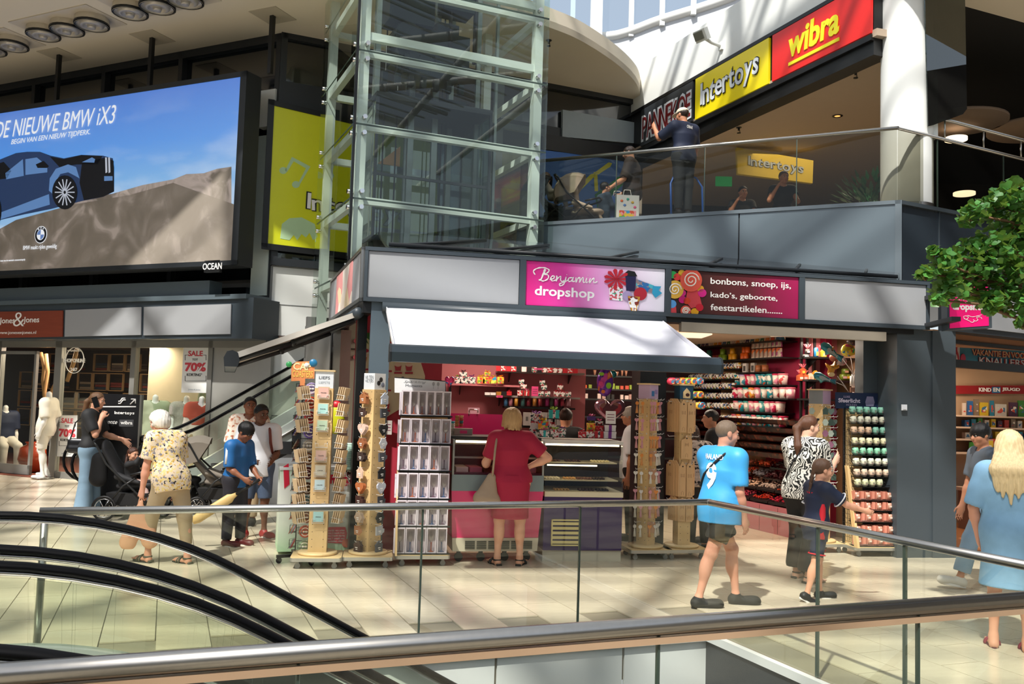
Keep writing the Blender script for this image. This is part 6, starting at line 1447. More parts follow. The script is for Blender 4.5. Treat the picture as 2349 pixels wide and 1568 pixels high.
rows=[([amb]*6,922,1035,897,953),([amb,amb,blu,pur,amb],918,1035,961,1017),([pur,blu,blu,amb,pur],914,1032,1023,1079),([blu,amb,blu,pur,blu],911,1031,1086,1143),([blu,pur,amb,blu,pur],909,1028,1148,1206),([pur,blu,amb,amb,blu],905,1026,1210,1269)]
M_box=mat('box_pale_pink','d9cfd6',.5,0,.03);M_bowl=glass('drinking_glass','f2f0ec',base=.05)
def glass_meshes(flute,W_,H_):
 b=B();w=W_
 b.bb(-w/2,0,0,w/2,.004,H_);b.bb(-w/2,-.075,0,-w/2+.003,0,H_);b.bb(w/2-.003,-.075,0,w/2,0,H_);b.bb(-w/2,-.075,0,w/2,0,.003);b.bb(-w/2,-.075,H_-.003,w/2,0,H_)
 f=.010;b.bb(-w/2,-.077,0,-w/2+f,-.075,H_);b.bb(w/2-f,-.077,0,w/2,-.075,H_);b.bb(-w/2+f,-.077,0,w/2-f,-.075,f*1.3);b.bb(-w/2+f,-.077,H_-f*1.3,w/2-f,-.075,H_)
 bx=b.mesh('box',M_box)
 b=B();b.quad((-w/2+f,-.0765,f),(w/2-f,-.0765,f),(w/2-f,-.0765,H_-f),(-w/2+f,-.0765,H_-f));win=b.mesh('box_window',glass('film_window','fbfbfb',base=.0))
 pr=[(.004,.09),(.022,.11),(.026,.14),(.024,.20),(.021,.225)]if flute else[(.005,.11),(.026,.125),(.035,.15),(.034,.18),(.027,.222)]
 b=B();b.lathe(pr,(0,-.04,0),16);bowl=b.mesh('bowl',M_bowl)
 st_={}
 for m in(amb,blu,pur):
  b=B();b.lathe([(0,.012),(.030,.014),(.028,.018),(.006,.024),(.0045,.05),(.0045,.085),(.007,.092 if flute else.11),(.0,.094 if flute else.112)],(0,-.04,0),14);st_[m[1]]=b.mesh('stem',mat('stem_'+m[1],m[0],.15,.1))
 return bx,win,bowl,st_
gm5,gm6=glass_meshes(False,.103,.262),glass_meshes(True,.086,.262)
on_=['first','second','third','fourth','fifth','sixth']
for ri,(cols_,xa,xb,ya,yb)in enumerate(rows):
 n=len(cols_);yl=.06-ri*.035
 za=zat((xa+xb)/2,yb,Yg+yl-.08);w=.098 if n==5 else.080
 b=B();b.bb(-.275,yl-.09,za-.014,.275,yl-.084,za+.004);b.bb(-.275,yl-.09,za-.014,.275,yl+.02,za-.006);b.bb(-.28,yl-.09,za-.014,-.274,yl+.1,za-.006);obj('wire_shelf',b,M_bwire,gs)
 b=B();b.tube([(-.27,yl+.10,za+.05),(-.27,yl-.085,za+.05),(-.27,yl-.085,za)],.003,5);obj('wire_guard',b,M_bwire,gs)
 bx,win,bowl,st_=gm5 if n==5 else gm6
 xl=(gsi@onp(xa,(ya+yb)/2,gsm@Vector((0,yl-.08,0)),math.degrees(gs.rotation_euler[2]))).x;xr_=(gsi@onp(xb,(ya+yb)/2,gsm@Vector((0,yl-.08,0)),math.degrees(gs.rotation_euler[2]))).x
 for k in range(n):
  x=xl+(xr_-xl)*(k+.5)/n;q=gsm@Vector((x,yl,za))
  r=thing('boxed_glass',f'boxed {"flute" if n == 6 else "wine glass"} with {cols_[k][1]} stem, {on_[k]} from left, {["top","second","third","fourth","fifth","lowest"][ri]} row','glass',q,gs.rotation_euler[2],'boxed glasses on the display stand')
  link('box',bx,r);link('box_window',win,r);link('bowl',bowl,r);link('stem',st_[cols_[k][1]],r)
 for k in range(2 if ri in(0,1,3)else 1):
  q=gsm@Vector((xl-.008-.014*k,yl+.02+.03*k,za));b=B();b.bb(0,-.075,0,.012,.0,.243);o=obj('boxed_glass',b,M_box,None,q,gs.rotation_euler[2]);tag(o,f'{["front","rear"][k]} spare pale box edge left of the {["top","second","third","fourth","fifth","lowest"][ri]} row of boxed glasses','box','spare boxes on the glass stand')
GP=Pl(gsm@Vector((0,.13,0)),math.degrees(gs.rotation_euler[2]));k=[GP.q(*q)for q in((905,865),(1022,874),(1022,905),(905,900))]
kk=[(gsi@(GP.P+GP.u*a+Vector((0,0,z))))for a,z in k];b=B();flat(b,[(v.x,v.z)for v in kk],.118,.128);obj('header',b,mat('header_white_grad','dfe1e3',.5),gs)
xs0,xs1=kk[0].x,kk[1].x;zt=(kk[0].z+kk[1].z)/2
b=B();b.tube([(kk[0].x,.12,kk[0].z),(kk[1].x,.12,kk[1].z),(kk[2].x,.12,kk[2].z)],.006,4);obj('header_frame',b,M_bwire,gs)
tfit('header_text','Moments',(xs0+.12,xs0+.30,zt-.085,zt-.058),mat('ink_grey','4a4f55'),gs,.117,.001,off=.0);tfit('header_text','Sparkling',(xs0+.10,xs0+.34,zt-.050,zt-.018),mat('ink_grey','4a4f55'),gs,.117,.001,shear=.45,off=-.015)
for dx in(.42,.47):b=B();b.ell((xs0+dx,.117,zt-.045),(.014,.001,.022),10,6);b.box((xs0+dx,.117,zt-.08),(.004,.001,.04));obj('header_picture',b,mat('sketch_grey','a8a8a8',.6),gs)
p=stand_at(1480,1277);Yt=p.y
ts=thing('tassel_stand','beech display stand with pink and orange tassel key rings under a lilac header','display stand',p,rF+.02)
trolley(ts,.50,.42);ztop=zat(1478,914,Yt);post(ts,.15,ztop,.55);z1=zat(1478,882,Yt)
head_box(ts,.16,ztop,z1,.55,[mat('header_lilac','c3a8c4',.5)])
def hp(t,x,y,z,w,h,m,rz,o=0):b=B();b.box((x,y,z),(w,.002,h));oo=obj('header_picture',b,m,t);oo.rotation_euler[2]=rz;return oo
hp(ts,-.02,-.081,(ztop+z1)/2-.02,.05,.06,mat('photo_blue','3f7ab0',.5),.55);hp(ts,.04,-.081,(ztop+z1)/2,.05,.05,mat('photo_lilac','9a88b8',.5),.55)
tsm=Matrix.Translation(ts.location)@Matrix.Rotation(ts.rotation_euler[2],4,'Z')
tass={}
def tassel_mesh(c1,c2,kind):
 key=(c1,c2,kind)
 if key in tass:return tass[key]
 b=B();b.tube([(0,0,0),(0,-.004,.012),(.004,0,.0)],.002,4);b.cyl((0,0,0),(0,0,-.02),.0018,n=4);hook=b.mesh('ring',M_chrome)
 b=B();hs_=[(x*.42,z*.42-.035)for x,z in(felt_shape('heart')if kind=='heart' else ring(0,0,.05,.05,14))];flat(b,hs_,-.004,.002);he=b.mesh('charm',mat('charm_'+c1,c1,.6))
 b=B();b.lathe([(.004,-.058),(.009,-.064),(.008,-.070),(.012,-.10),(.017,-.148),(0,-.146)],(0,0,0),9);ta=b.mesh('tassel',mat('tassel_'+c2,c2,.85,0,.15,60,stretch=(6,6,.3)))
 tass[key]=(hook,he,ta);return tass[key]
ty=[922,961,1001,1041,1082,1124,1160,1204];pal=[('d98a3f','c98a52','orange'),('cf8f98','c98f96','pink'),('cf8f98','c9989a','rose'),('d8d2c8','d5cec0','cream')]
rr=random.Random(5);on8=['top','second','third','fourth','fifth','sixth','seventh','lowest']
for i in range(8):
 z=zat(1478,ty[i],Yt-.1)
 for j,(x,y)in enumerate(((-.155,-.05),(-.105,-.10),(-.012,-.145),(.022,-.145),(.062,-.135),(.125,-.03),(.15,.0))):
  if i>2 and j==3:continue
  c1,c2,nm_=pal[{0:[0,0,1,1,0,1,1],1:[2,1,1,1,3,2,1],2:[1,1,0,0,0,1,1]}.get(i,[3,3,2,1,0,1,3])[j]if i<3 else rr.choice([0,1,3,3,2])]
  m3=tassel_mesh(c1,c2,'heart' if rr.random()<.6 else 'round');q=tsm@Vector((x,y,z+.02+rr.uniform(-.004,.004)))
  r=thing('tassel_key_ring',f'{nm_} tassel key ring, {ORD[j]} from the left in the {on8[i]} row','key ring',q,ts.rotation_euler[2]+rr.uniform(-.3,.3),'tassel key rings')
  link('ring',m3[0],r);link('charm',m3[1],r);link('tassel',m3[2],r)
 for j,a in enumerate((-1.15,-.45,.12,.55,1.3)):
  d=Vector((math.sin(a),-math.cos(a),0));b=B();b.tube([d*.06+Vector((0,0,z+.035)),d*.17+Vector((0,0,z+.03)),d*.185+Vector((0,0,z+.045))],.003,5);obj('hook',b,M_wire,ts)
 b=B();
 for x in(-.008,.04):b.box((x,-.128,z-.02),(.045,.003,.12))
 if i>2:obj('backing_card',b,mat('kraft_card','b98a68',.7),ts)
p=stand_at(1562,1276);Yb=p.y
bs=thing('board_stand','beech display stand hung with house-shaped wooden serving boards, blue header','display stand',p,rF+.02)
trolley(bs,.50,.42);ztop=zat(1566,915,Yb);post(bs,.15,ztop,0);head_box(bs,.165,ztop,zat(1566,884,Yb),0,[mat('header_blue','1f4a63',.5)])
b=B();flat(b,[(-.045,ztop+.01),(.045,ztop+.01),(.045,ztop+.08),(0,ztop+.13),(-.045,ztop+.08)],-.086,-.084);obj('header_picture',b,M_base,bs)
b=B();b.ell((.01,-.088,ztop+.05),(.025,.002,.02),8,6);obj('header_picture',b,mat('choc_brown','3c1c18',.6),bs)
bsm=Matrix.Translation(bs.location)@Matrix.Rotation(bs.rotation_euler[2],4,'Z')
M_board=mat('acacia_board','d2a978',.45,0,.12,5,stretch=(7,7,.5),rnd=.05)
def board(x,y,ztop_,w,h,rz,label,kind=0):
 q=bsm@Vector((x,y,ztop_-h));r=thing('serving_board',label,'board',q,bs.rotation_euler[2]+rz,'house-shaped boards on the stand')
 gable=[(-w/2,0),(w/2,0),(w/2,h*.86),(w*.1,h),(-w*.1,h),(-w/2,h*.86)]if kind==0 else[(-w/2,0),(w/2,0),(w/2,h*.78),(w*.3,h*.80),(w*.3,h*.84),(w*.12,h*.87),(w*.12,h),(-w*.12,h),(-w*.12,h*.87),(-w/2,h*.78)]
 b=B();flat(b,gable,-.012,0);obj('board',b,M_board,r);b=B();b.disc((0,-.0125,h*.86),.009,10,0,(0,-1,0));obj('hang_hole',b,M_black,r)
 ink=mat('burnt_brown','7a5230',.7)
 b=B();
 for a,c in((-.02,h*.6),(.02,h*.6)):b.box((a,-.0125,c),(.002,.001,.045))
 for c in(h*.57,h*.6,h*.63):b.box((0,-.0125,c),(.042,.001,.002))
 b.tube([(-.012,-.012,.02),(-.012,-.012,.05),(0,-.012,.065),(.012,-.012,.05),(.012,-.012,.02)],.0012,4);obj('engraving',b,ink,r)
Z=lambda py:zat(1566,py,Yb-.1)
lv=[(916,993,'top'),(1058,1140,'third'),(1141,1196,'lowest')]
for ya,yb,nm_ in lv:
 h_=Z(ya)-Z(yb)
 for x,wd in((-.043,'left'),(.043,'right')):board(x,-.098,Z(ya),.078,h_*(.98 if x<0 else 1),0,f'narrow house-shaped board, {wd} of the {nm_} tier front pair',0)
 for k in range(3 if nm_!='lowest' else 2):
  board(-.105-.018*k*(1),-.05+.03*k,Z(ya)+.01,.13,h_*1.0,-1.25,f'house-shaped board edge-on, {["nearest","middle","farthest"][k]} on the left, {nm_} tier',0)
  board(.105+.016*k,-.05+.03*k,Z(ya)-.004,.10,h_*.95,1.0,f'house-shaped board turned away, {["nearest","middle","farthest"][k]} on the right, {nm_} tier',0)
board(0,-.10,Z(997),.135,Z(997)-Z(1052),0,'single wide house-shaped board with stepped gable in the second tier',1)
for z in(Z(920),Z(1000),Z(1062),Z(1145)):
 b=B()
 for a in(-1.5,-.2,.2,1.5):d=Vector((math.sin(a),-math.cos(a),0));b.tube([d*.075+Vector((0,0,z)),d*.18+Vector((0,0,z-.006)),d*.195+Vector((0,0,z+.01))],.0028,5)
 obj('hook',b,M_wire,bs)
p=stand_at(1878,1262);Yz=p.y
zs_=thing('ornament_stand','beech stand of hanging ornaments beside the woman in the leaf-print blouse','display stand',p,rF+.02)
trolley(zs_,.50,.42);ztop=zat(1878,926,Yz);post(zs_,.19,ztop,.5);head_box(zs_,.19,ztop,zat(1878,895,Yz),.5,[mat('header_lilac2','bda0bc',.5),mat('header_grey','7f8486',.5)])
zsm=Matrix.Translation(zs_.location)@Matrix.Rotation(zs_.rotation_euler[2],4,'Z')
for i in range(9):
 z=ztop-.09-i*.135
 for j,(x,y)in enumerate(((.16,-.06),(.06,-.15),(-.02,-.16),(-.14,-.05))):
  if i>4 and j!=0:continue
  cn_,ch_=[('mauve','8a5a72'),('grey-green','5c6e66'),('dark green','34463e'),('pale sage','a8b4a6')][(i+j)%4]
  q=zsm@Vector((x,y,z));r=thing('ornament',f'{cn_} hanging ornament, {ORD[j]} from the right in row {ORD[i]} of its stand','ornament',q,0,'hanging ornaments on the right stand')
  b=B();flat(b,[(x_*.7,z_*.75)for x_,z_ in felt_shape(['leaf','heart','house','leaf'][(i+j)%4])],-.006,.0);obj('charm',b,mat('orn_'+ch_,ch_,.5),r);b=B();b.tube([(0,0,.035),(0,0,.07)],.0015,4);obj('string',b,M_letter,r)
 for a in(-1.2,-.4,.3,1.0):d=Vector((math.sin(a),-math.cos(a),0));b=B();b.tube([d*.08+Vector((0,0,z+.075)),d*.2+Vector((0,0,z+.07)),d*.215+Vector((0,0,z+.085))],.003,5);obj('hook',b,M_wire,zs_)
p=fl(1992,1270);p.z=0;Yk=p.y
ks=thing('candle_stand','tiered black wire stand of pastel candle holders with a navy header','display stand',p,rF-.05)
trolley(ks,.58,.44,disc=False)
ksm=Matrix.Translation(ks.location)@Matrix.Rotation(ks.rotation_euler[2],4,'Z');ksi=ksm.inverted()
Zk=lambda py,yl:zat(1995,py,Yk+yl)
b=B();b.bb(-.26,.12,.1,-.24,.15,Zk(935,.15));b.bb(.24,.12,.1,.26,.15,Zk(935,.15));obj('black_upright',b,M_bwire,ks)
b=B();b.bb(-.24,.14,.12,.24,.155,Zk(940,.15));obj('wood_back',b,M_plank,ks)
b=B()
for i in range(26):b.tube([(-.262,.14,.15+i*.055),(-.262,-.16+.008*i,.15+i*.055)],.0022,4)
for y in(-.1,-.04,.02,.08):b.tube([(-.262,y,.15),(-.262,y+.04,1.5)],.0022,4)
obj('wire_side',b,M_bwire,ks)
b=B();b.prism([(-.26,.0),(-.18,.0),(.05,.95),(-.01,.95)],(-.29,0,.11),(0,1,0),(0,0,1),.03);obj('wood_side',b,M_plank,ks)
ch={}
def holder_m(col):
 if col in ch:return ch[col]
 b=B();b.lathe([(0,.0),(.026,.0),(.038,.02),(.043,.045),(.040,.07),(.032,.092),(.028,.092),(.034,.07),(.036,.045),(.0,.02)],(0,0,0),18);a=b.mesh('cup',mat('cup_'+col,col,.45,0,.04,20))
 b=B();b.box((0,-.0425,.05),(.026,.002,.006));b.box((0,-.0425,.04),(.018,.002,.005));b.box((0,-.043,.03),(.008,.002,.007),1);c2=b.mesh('cup_print',[mat('ink_soft','7a7a72',.6),mat('heart_pink','d88a90',.6)]);ch[col]=(a,c2);return ch[col]
kc={'mint green':'8ecbb2','cream':'e6e4cb','peach':'e2bf9e','pale yellow':'e0dab0','green':'84c29f','pale peach':'e6cbb0','lime cream':'dcdfb4'}
kr_=[['mint green']*5,['cream']*5,['peach','peach','peach','mint green','mint green'],['pale yellow']*5,['green']*5,['cream']*5,['pale peach']*5,['lime cream']*4]
ky=[950,972,996,1021,1044,1068,1093,1116]
for i,rw in enumerate(kr_):
 yl=.06-i*.018;z=Zk(ky[i],yl-.05);
 b=B()
 b.bb(-.24,yl-.06,z-.006,.24,yl+.06,z-.001)
 for k in range(6):x=-.235+k*.094;b.tube([(x,yl+.06,z+.06),(x,yl-.06,z+.01),(x,yl-.06,z-.004)],.003,4);b.tube([(x,yl-.06,z+.055),(x,yl+.05,z+.075)],.003,4)
 b.tube([(-.24,yl-.06,z+.02),(.24,yl-.06,z+.02)],.004,4);obj('wire_shelf',b,M_bwire,ks)
 for k,cn_ in enumerate(rw):
  q=ksm@Vector((-.19+k*.095,yl-.01,z));r=thing('candle_holder',f'{cn_} round candle holder, {on_[k]} from the left in the {on8[i] if i < 7 else "eighth"} row','candle holder',q,ks.rotation_euler[2],'candle holders on the wire stand');m2=holder_m(kc[cn_]);link('cup',m2[0],r);link('cup_print',m2[1],r)
M_pk=mat('salmon_box','cf8670',.5,0,.05);bb3=B();bb3.bb(-.062,-.09,0,.062,0,.005,0);bb3.bb(-.062,-.004,0,.062,0,.105,0);bb3.bb(.028,-.09,.005,.062,-.0,.10,0);bb3.bb(-.062,-.09,.0,-.056,0,.10,0);pkm=bb3.mesh('box',M_pk)
bb4=B();bb4.lathe([(0,.01),(.033,.01),(.036,.05),(.033,.09),(0,.09)],(-.016,-.05,0),14);jm=bb4.mesh('glass_jar',mat('amber_glass_jar','c4937c',.15,0,.1,12,coat=.5));bb5=B();bb5.box((-.016,-.087,.05),(.03,.002,.02));jl=bb5.mesh('jar_label',mat('jar_label','d9c7b8',.6))
for i,yy in enumerate((1146,1170,1196,1224,1250)):
 yl=-.07-i*.012;z=Zk(yy,yl-.08)
 b=B();b.bb(-.285,yl-.095,z-.007,.285,yl+.06,z-.001);b.tube([(-.285,yl-.095,z+.012),(.285,yl-.095,z+.012)],.004,4);obj('wire_shelf',b,M_bwire,ks)
 for k in range(4):
  q=ksm@Vector((-.215+k*.14,yl,z));r=thing('candle_box',f'salmon box with glass jar, {on_[k]} from the left in the {["top","second","third","fourth","lowest"][i]} pink row','box',q,ks.rotation_euler[2],'salmon candle boxes on the wire stand');link('box',pkm,r);link('glass_jar',jm,r);link('jar_label',jl,r)
KP_=Pl(ksm@Vector((0,.14,0)),math.degrees(ks.rotation_euler[2]));kk=[ksi@(KP_.P+KP_.u*a+Vector((0,0,z)))for a,z in[KP_.q(*q)for q in((1915,899),(2017,902),(2017,938),(1915,936))]]
b=B();flat(b,[(v.x,v.z)for v in kk],.12,.135);obj('header',b,mat('header_navy','18284a',.4),ks);xs0,xs1,zt=kk[0].x,kk[1].x,kk[0].z
wq=xs1-xs0
tfit('header_text','LUXE',(xs0+.18*wq,xs0+.32*wq,zt-.065,zt-.04),mat('lilac_ink','b8a8c8',.5),ks,.119,.001);tfit('header_text','Sfeerlicht',(xs0+.06*wq,xs0+.55*wq,zt-.125,zt-.072),mat('lilac_ink2','d8cce0',.5),ks,.119,.001,off=.03);tfit('header_text','HOUDER',(xs0+.24*wq,xs0+.48*wq,zt-.165,zt-.138),mat('lilac_ink','b8a8c8',.5),ks,.119,.001)
b=B();flat(b,[(xs0+wq*.68+x,zt-.16+z)for x,z in((0,0),(.1,0),(.115,.05),(.095,.12),(.012,.12),(-.01,.05))],.117,.119);obj('header_picture',b,mat('mauve_cup','8a84a4',.5),ks)
# counters
def cpos(px,Y):q=at(px,1000,Y);return Vector((q.x,q.y,0))
P1_=cpos(1040,9.52);P1b=cpos(1250,9.72);fd=math.atan2(P1b.y-P1_.y,P1b.x-P1_.x);fw=(P1b-P1_).length
fz=thing('ice_cream_freezer','bright pink ice-cream freezer counter with slanted glass, left of the purple display','freezer',P1_,fd)
b=B();b.prism([(0,.30),(.0,.76),(.55,.76),(.55,.30)],(0,0,0),(0,1,0),(0,0,1),fw);
b=B();b.hexa([(.03,.06,.26),(fw-.03,.06,.26),(fw-.03,.7,.26),(.03,.7,.26),(0,0,.76),(fw,0,.76),(fw,.7,.76),(0,.7,.76)]);obj('pink_panel',b,mat('freezer_pink','d01c62',.3,0,.03,3,coat=.3),fz)
b=B();b.bb(.0,-.004,.76,fw,.7,.93);obj('grey_panel',b,mat('freezer_grey','7f8c8c',.35,.2),fz)
b=B();b.hexa([(.04,.05,.12),(fw-.04,.05,.12),(fw-.04,.7,.12),(.04,.7,.12),(.03,.045,.26),(fw-.03,.045,.26),(fw-.03,.7,.26),(.03,.7,.26)]);obj('vent_panel',b,mat('vent_cream','cfc6ae',.5),fz)
b=B()
for g_ in range(6):
 for k in range(9):x=.17+g_*.125;b.bb(x,.038,.145+k*.010,x+.105,.05,.149+k*.010)
b_=obj('vent_slot',b,M_black,fz);b_['kind']='stuff'
b=B();b.prism([(.0,.93),(.16,1.27),(.17,1.27),(.01,.93)],(.02,0,0),(0,1,0),(0,0,1),fw-.04);obj('slanted_glass',b,glass('freezer_glass','f4eef0',base=.0,refl=.5),fz)
b=B();b.bb(0,.15,1.27,fw,.75,1.33);obj('top_ledge',b,M_black,fz);b=B();b.bb(.05,.14,1.262,fw-.02,.16,1.285);obj('strip_light',b,mat('warm_tube','ffe2b0',.5,emit=9),fz)
b=B();b.bb(.02,.2,1.09,fw-.02,.24,1.11);b.bb(.0,.0,.93,.02,.7,1.3);b.bb(fw-.02,0,.93,fw,.7,1.3);obj('frame',b,M_steel,fz)
b=B();b.bb(.02,.68,.93,fw-.02,.7,1.27);b.bb(.02,.02,.93,fw-.02,.7,.95);obj('inside_lining',b,mat('plum_lining','5a1030',.4),fz)
for i in range(6):
 b=B();b.bb(.06+i*.15,.12,.95,.19+i*.15,.5,1.0);obj('ice_tub',b,mat('tub_'+str(i),['efe0d0','c86a80','7a4a38','d8c890','b0d0b0','d89ab0'][i],.6),fz)
cb=B();cb.cyl((0,-.02,.045),(0,.02,.045),.045,n=14);cb.box((0,0,.1),(.04,.05,.05));cm=cb.mesh('caster',mat('caster_dark','2c2c2c',.4,.3))
for x in(.12,.36,.62,.86):link('caster',cm,fz,(x,.16,0))
P2_=cpos(1253,9.80);P2b=cpos(1432,9.93);pd=math.atan2(P2b.y-P2_.y,P2b.x-P2_.x);pw=(P2b-P2_).length
pc_=thing('purple_counter','deep purple chocolate display counter with glass case and cream slatted vent','counter',P2_,pd)
b=B();b.bb(0,.02,.12,pw,.75,.70);obj('purple_panel',b,mat('counter_purple','38205a',.5,0,.05,3),pc_)
b=B();b.bb(-.0,.04,0,pw,.75,.12);obj('plinth',b,mat('plinth_cream','c9c2ae',.5),pc_)
b=B();b.bb(0,-.01,.70,pw,.75,.755);obj('cream_sill',b,mat('sill_cream','d9cfae',.35),pc_)
b=B()
for z in(.17,.44):b.bb(.085,-.0,z,.41,.03,z+.015)
for x in(.085,.395):b.bb(x,-.0,.17,x+.015,.03,.455)
obj('vent_frame',b,mat('vent_frame','d8c88a',.5),pc_)
for k in range(5):b=B();b.bb(.10,.0,.195+k*.05,.395,.012,.225+k*.05);obj('vent_slat',b,mat('vent_frame','d8c88a'),pc_)
b=B();b.hexa([(0,-.005,.755),(pw,-.005,.755),(pw,.003,.755),(0,.003,.755),(0,.14,1.26),(pw,.14,1.26),(pw,.148,1.26),(0,.148,1.26)]);obj('glass_front',b,glass('case_glass','f8f9f8',base=.0,refl=.35),pc_)
b=B();b.bb(pw-.008,.02,.755,pw,.7,1.26);obj('glass_side',b,M_glassclear,pc_)
b=B();b.bb(-.12,.10,1.27,pw+.02,.72,1.31);obj('marble_ledge',b,mat('marble_ledge','d5d0c8',.25),pc_)
b=B();b.bb(.02,.125,1.25,pw-.02,.14,1.27);obj('strip_light',b,mat('warm_tube','ffe2b0'),pc_);b=B();b.bb(.06,.20,1.02,pw-.25,.21,1.035);obj('strip_light',b,mat('warm_tube','ffe2b0'),pc_)
for z in(.86,1.05):b=B();b.bb(.02,.14 if z<1 else.2,z,pw-.02,.6,z+.012);obj('glass_shelf',b,mat('shelf_cream','cfc4a4',.3),pc_)
b=B();b.bb(0,.68,.755,pw,.7,1.27);obj('case_back',b,mat('case_back','2c2024',.5),pc_)
pcm=Matrix.Translation(pc_.location)@Matrix.Rotation(pd,4,'Z')
cm_={}
def choc(col):
 if col not in cm_:b=B();b.lathe([(0,0),(.014,0),(.016,.008),(.010,.02),(0,.024)],(0,0,0),8);cm_[col]=b.mesh('chocolate',mat('choc_'+col,col,.35))
 return cm_[col]
blocks=[(.05,.18,.872,5,4,'e8e0c8','cream',),(.27,.18,.872,4,3,'c89858','nut'),(.42,.18,.872,5,3,'6a4030','milk'),(.60,.18,.872,4,3,'30160e','dark'),(.60,.26,1.062,6,3,'e6dcae','white'),(.30,.26,1.062,5,3,'4a281c','brown'),(.10,.26,1.062,4,3,'5a3424','caramel brown'),(.42,.08,.757,5,3,'3a1c12','deep brown'),(.14,.08,.757,5,3,'b48a4a','golden'),(.62,.08,.757,4,3,'2c140c','bitter')]
for bx_,by,bz,nx,ny,col,nm_ in blocks:
 for i in range(nx):
  for j in range(ny):
   o=link('chocolate',choc(col),None,pcm@Vector((bx_+i*.036,by+j*.042+.03,bz+.0)));tag(o,f'{nm_} bonbon, {ORD[i]} across and {ORD[j]} deep, {"lower" if bz < .8 else "middle" if bz < 1 else "upper"} level of the display case','bonbon',f'{nm_} bonbons in the display case')
# gift boxes and goods on the shelves
gp_m={'floral':spots('gift_floral',even(['ece6e2','ece6e2','b8404c','ece6e2','3f7a60','ece6e2','3a3a48']),60),'floralr':spots('gift_floral_red',even(['ece2de','c0303c','ece2de','a82838','e8e0dc','46604a']),55),'bright':spots('gift_bright',even(['e0402c','f0b020','e87020','f0d040','b03a70','70a838']),32,dist=.1),'fruit':spots('gift_fruit',even(['9ac030','f0a020','e04830','f4e060','2a9ac0']),24,dist=.1),'red':mat('gift_red','b81c28',.4),'teal':mat('gift_teal','28b0b0',.45),'white':mat('gift_white','e4e0de',.45),'purple':mat('gift_purple','4a2470',.4),'redprint':spots('gift_redprint',even(['c01c28','c01c28','e8d8d4','c01c28']),50),'gold':mat('gift_gold','a8702a',.4),'black':mat('gift_black','141214',.4)}
bw_={k:mat('bow_'+k,c,.35)for k,c in dict(red='c01828',yellow='e0c828',purple='7a2a8a',pink='e06a98',green='98b838',orange='e88a20',dark='4a1a30').items()}
_gm={}
def gift(label,px,py,wpx,hpx,Y,m,ribbon,bow,group,rot=0.0,d=None):
 """py: bottom of the box in the picture, wpx,hpx: its size there"""
 p=at(px,py,Y);k=Y/FPX;w,h=wpx*k,hpx*k;d=d or w*.9
 r=thing('gift_box',label,'gift box',p+Vector((0,d/2,0)),rot,group)
 b=B();b.bb(-w/2,-d/2,0,w/2,d/2,h*.72);obj('box',b,gp_m[m],r)
 b=B();b.bb(-w/2*1.04,-d/2*1.04,h*.68,w/2*1.04,d/2*1.04,h);obj('lid',b,gp_m[m],r)
 if ribbon:b=B();b.bb(-w*.13,-d/2*1.06,0,w*.13,d/2*1.06,h*1.01);b.bb(-w/2*1.06,-d*.12,0,w/2*1.06,d*.12,h*1.01);obj('ribbon',b,bw_.get(ribbon)or gp_m[ribbon],r)
 if bow:
  b=B();rr=random.Random(int(px))
  for i in range(7):
   a=2*PI*i/7;e=rr.uniform(.6,1);c=Vector((0,0,h));tip=Vector((math.cos(a)*w*.48*e,math.sin(a)*w*.4*e,h+w*.22*rr.uniform(.5,1.4)))
   s_=Vector((-math.sin(a),math.cos(a),0))*w*.11;b.add([c,tip+s_,tip*1.0+Vector((0,0,w*.07)),tip-s_],[(0,1,2,3)]);b.add([c+Vector((0,0,.004)),tip-s_+Vector((0,0,.004)),tip+Vector((0,0,w*.075)),tip+s_+Vector((0,0,.004))],[(0,1,2,3)])
  obj('bow',b,bw_[bow],r)
 return r
def shelf(name_label,P,deg,x0,x1,z,depth=.26,m=None,th=.025,brk=True):
 t=thing('shelf',name_label,'shelf',(P[0],P[1],0),math.radians(deg));b=B();b.bb(x0,-depth,z-th,x1,0,z);obj('shelf_board',b,m or M_black,t)
 if brk:
  for x in(x0+(x1-x0)*.15,x0+(x1-x0)*.85):b=B();b.prism([(0,0),(-depth*.8,0),(0,-.12)],(x,0,z-th),(0,1,0),(0,0,1),.012);obj('bracket',b,M_black,t)
 return t
BW=Pl(at(985,1000,12.0),6)
def wx(px,Y=None,pl=BW,out=0.0):return pl.q(px,900)[0]
YS=11.75
def zS(px,py,Y=YS):return at(px,py,Y).z
shelf('pink wall shelf of wrapped gifts on the left of the pink back wall',BW.P,6,BW.q(1030,880)[0],BW.q(1187,880)[0],zS(1100,881,11.9),.3,M_pinkwall)
shelf('grey shelf just under the awning bar, holding red and white boxes',BW.P,6,BW.q(1137,850)[0],BW.q(1332,855)[0],zS(1230,852,11.9),.3,mat('shelf_grey','8c8480',.5))
shelf('grey shelf of wrapped gifts above the row of ribbon spools',BW.P,6,BW.q(1112,907)[0],BW.q(1322,910)[0],zS(1215,908,11.9),.3,mat('shelf_grey','8c8480'))
shelf('dark shelf carrying the row of ribbon spools',BW.P,6,BW.q(1153,932)[0],BW.q(1312,934)[0],zS(1230,933,11.9),.25,M_black)
for i,(px,w,m,rb_,bo)in enumerate(((1050,14,'floral',0,'green'),(1064,18,'floral',0,'pink'),(1082,16,'floral',0,'purple'),(1103,17,'bright',0,'yellow'),(1117,18,'bright',0,'orange'),(1132,14,'fruit',0,'yellow'),(1148,15,'bright',0,'orange'))):
 gift(f'{["small floral","wide floral","white floral","orange","large orange","green-yellow","rightmost orange"][i]} wrapped gift box with a {bo} bow on the pink shelf',px,879,w,15,YS,m,rb_,bo,'gifts on the pink shelf')
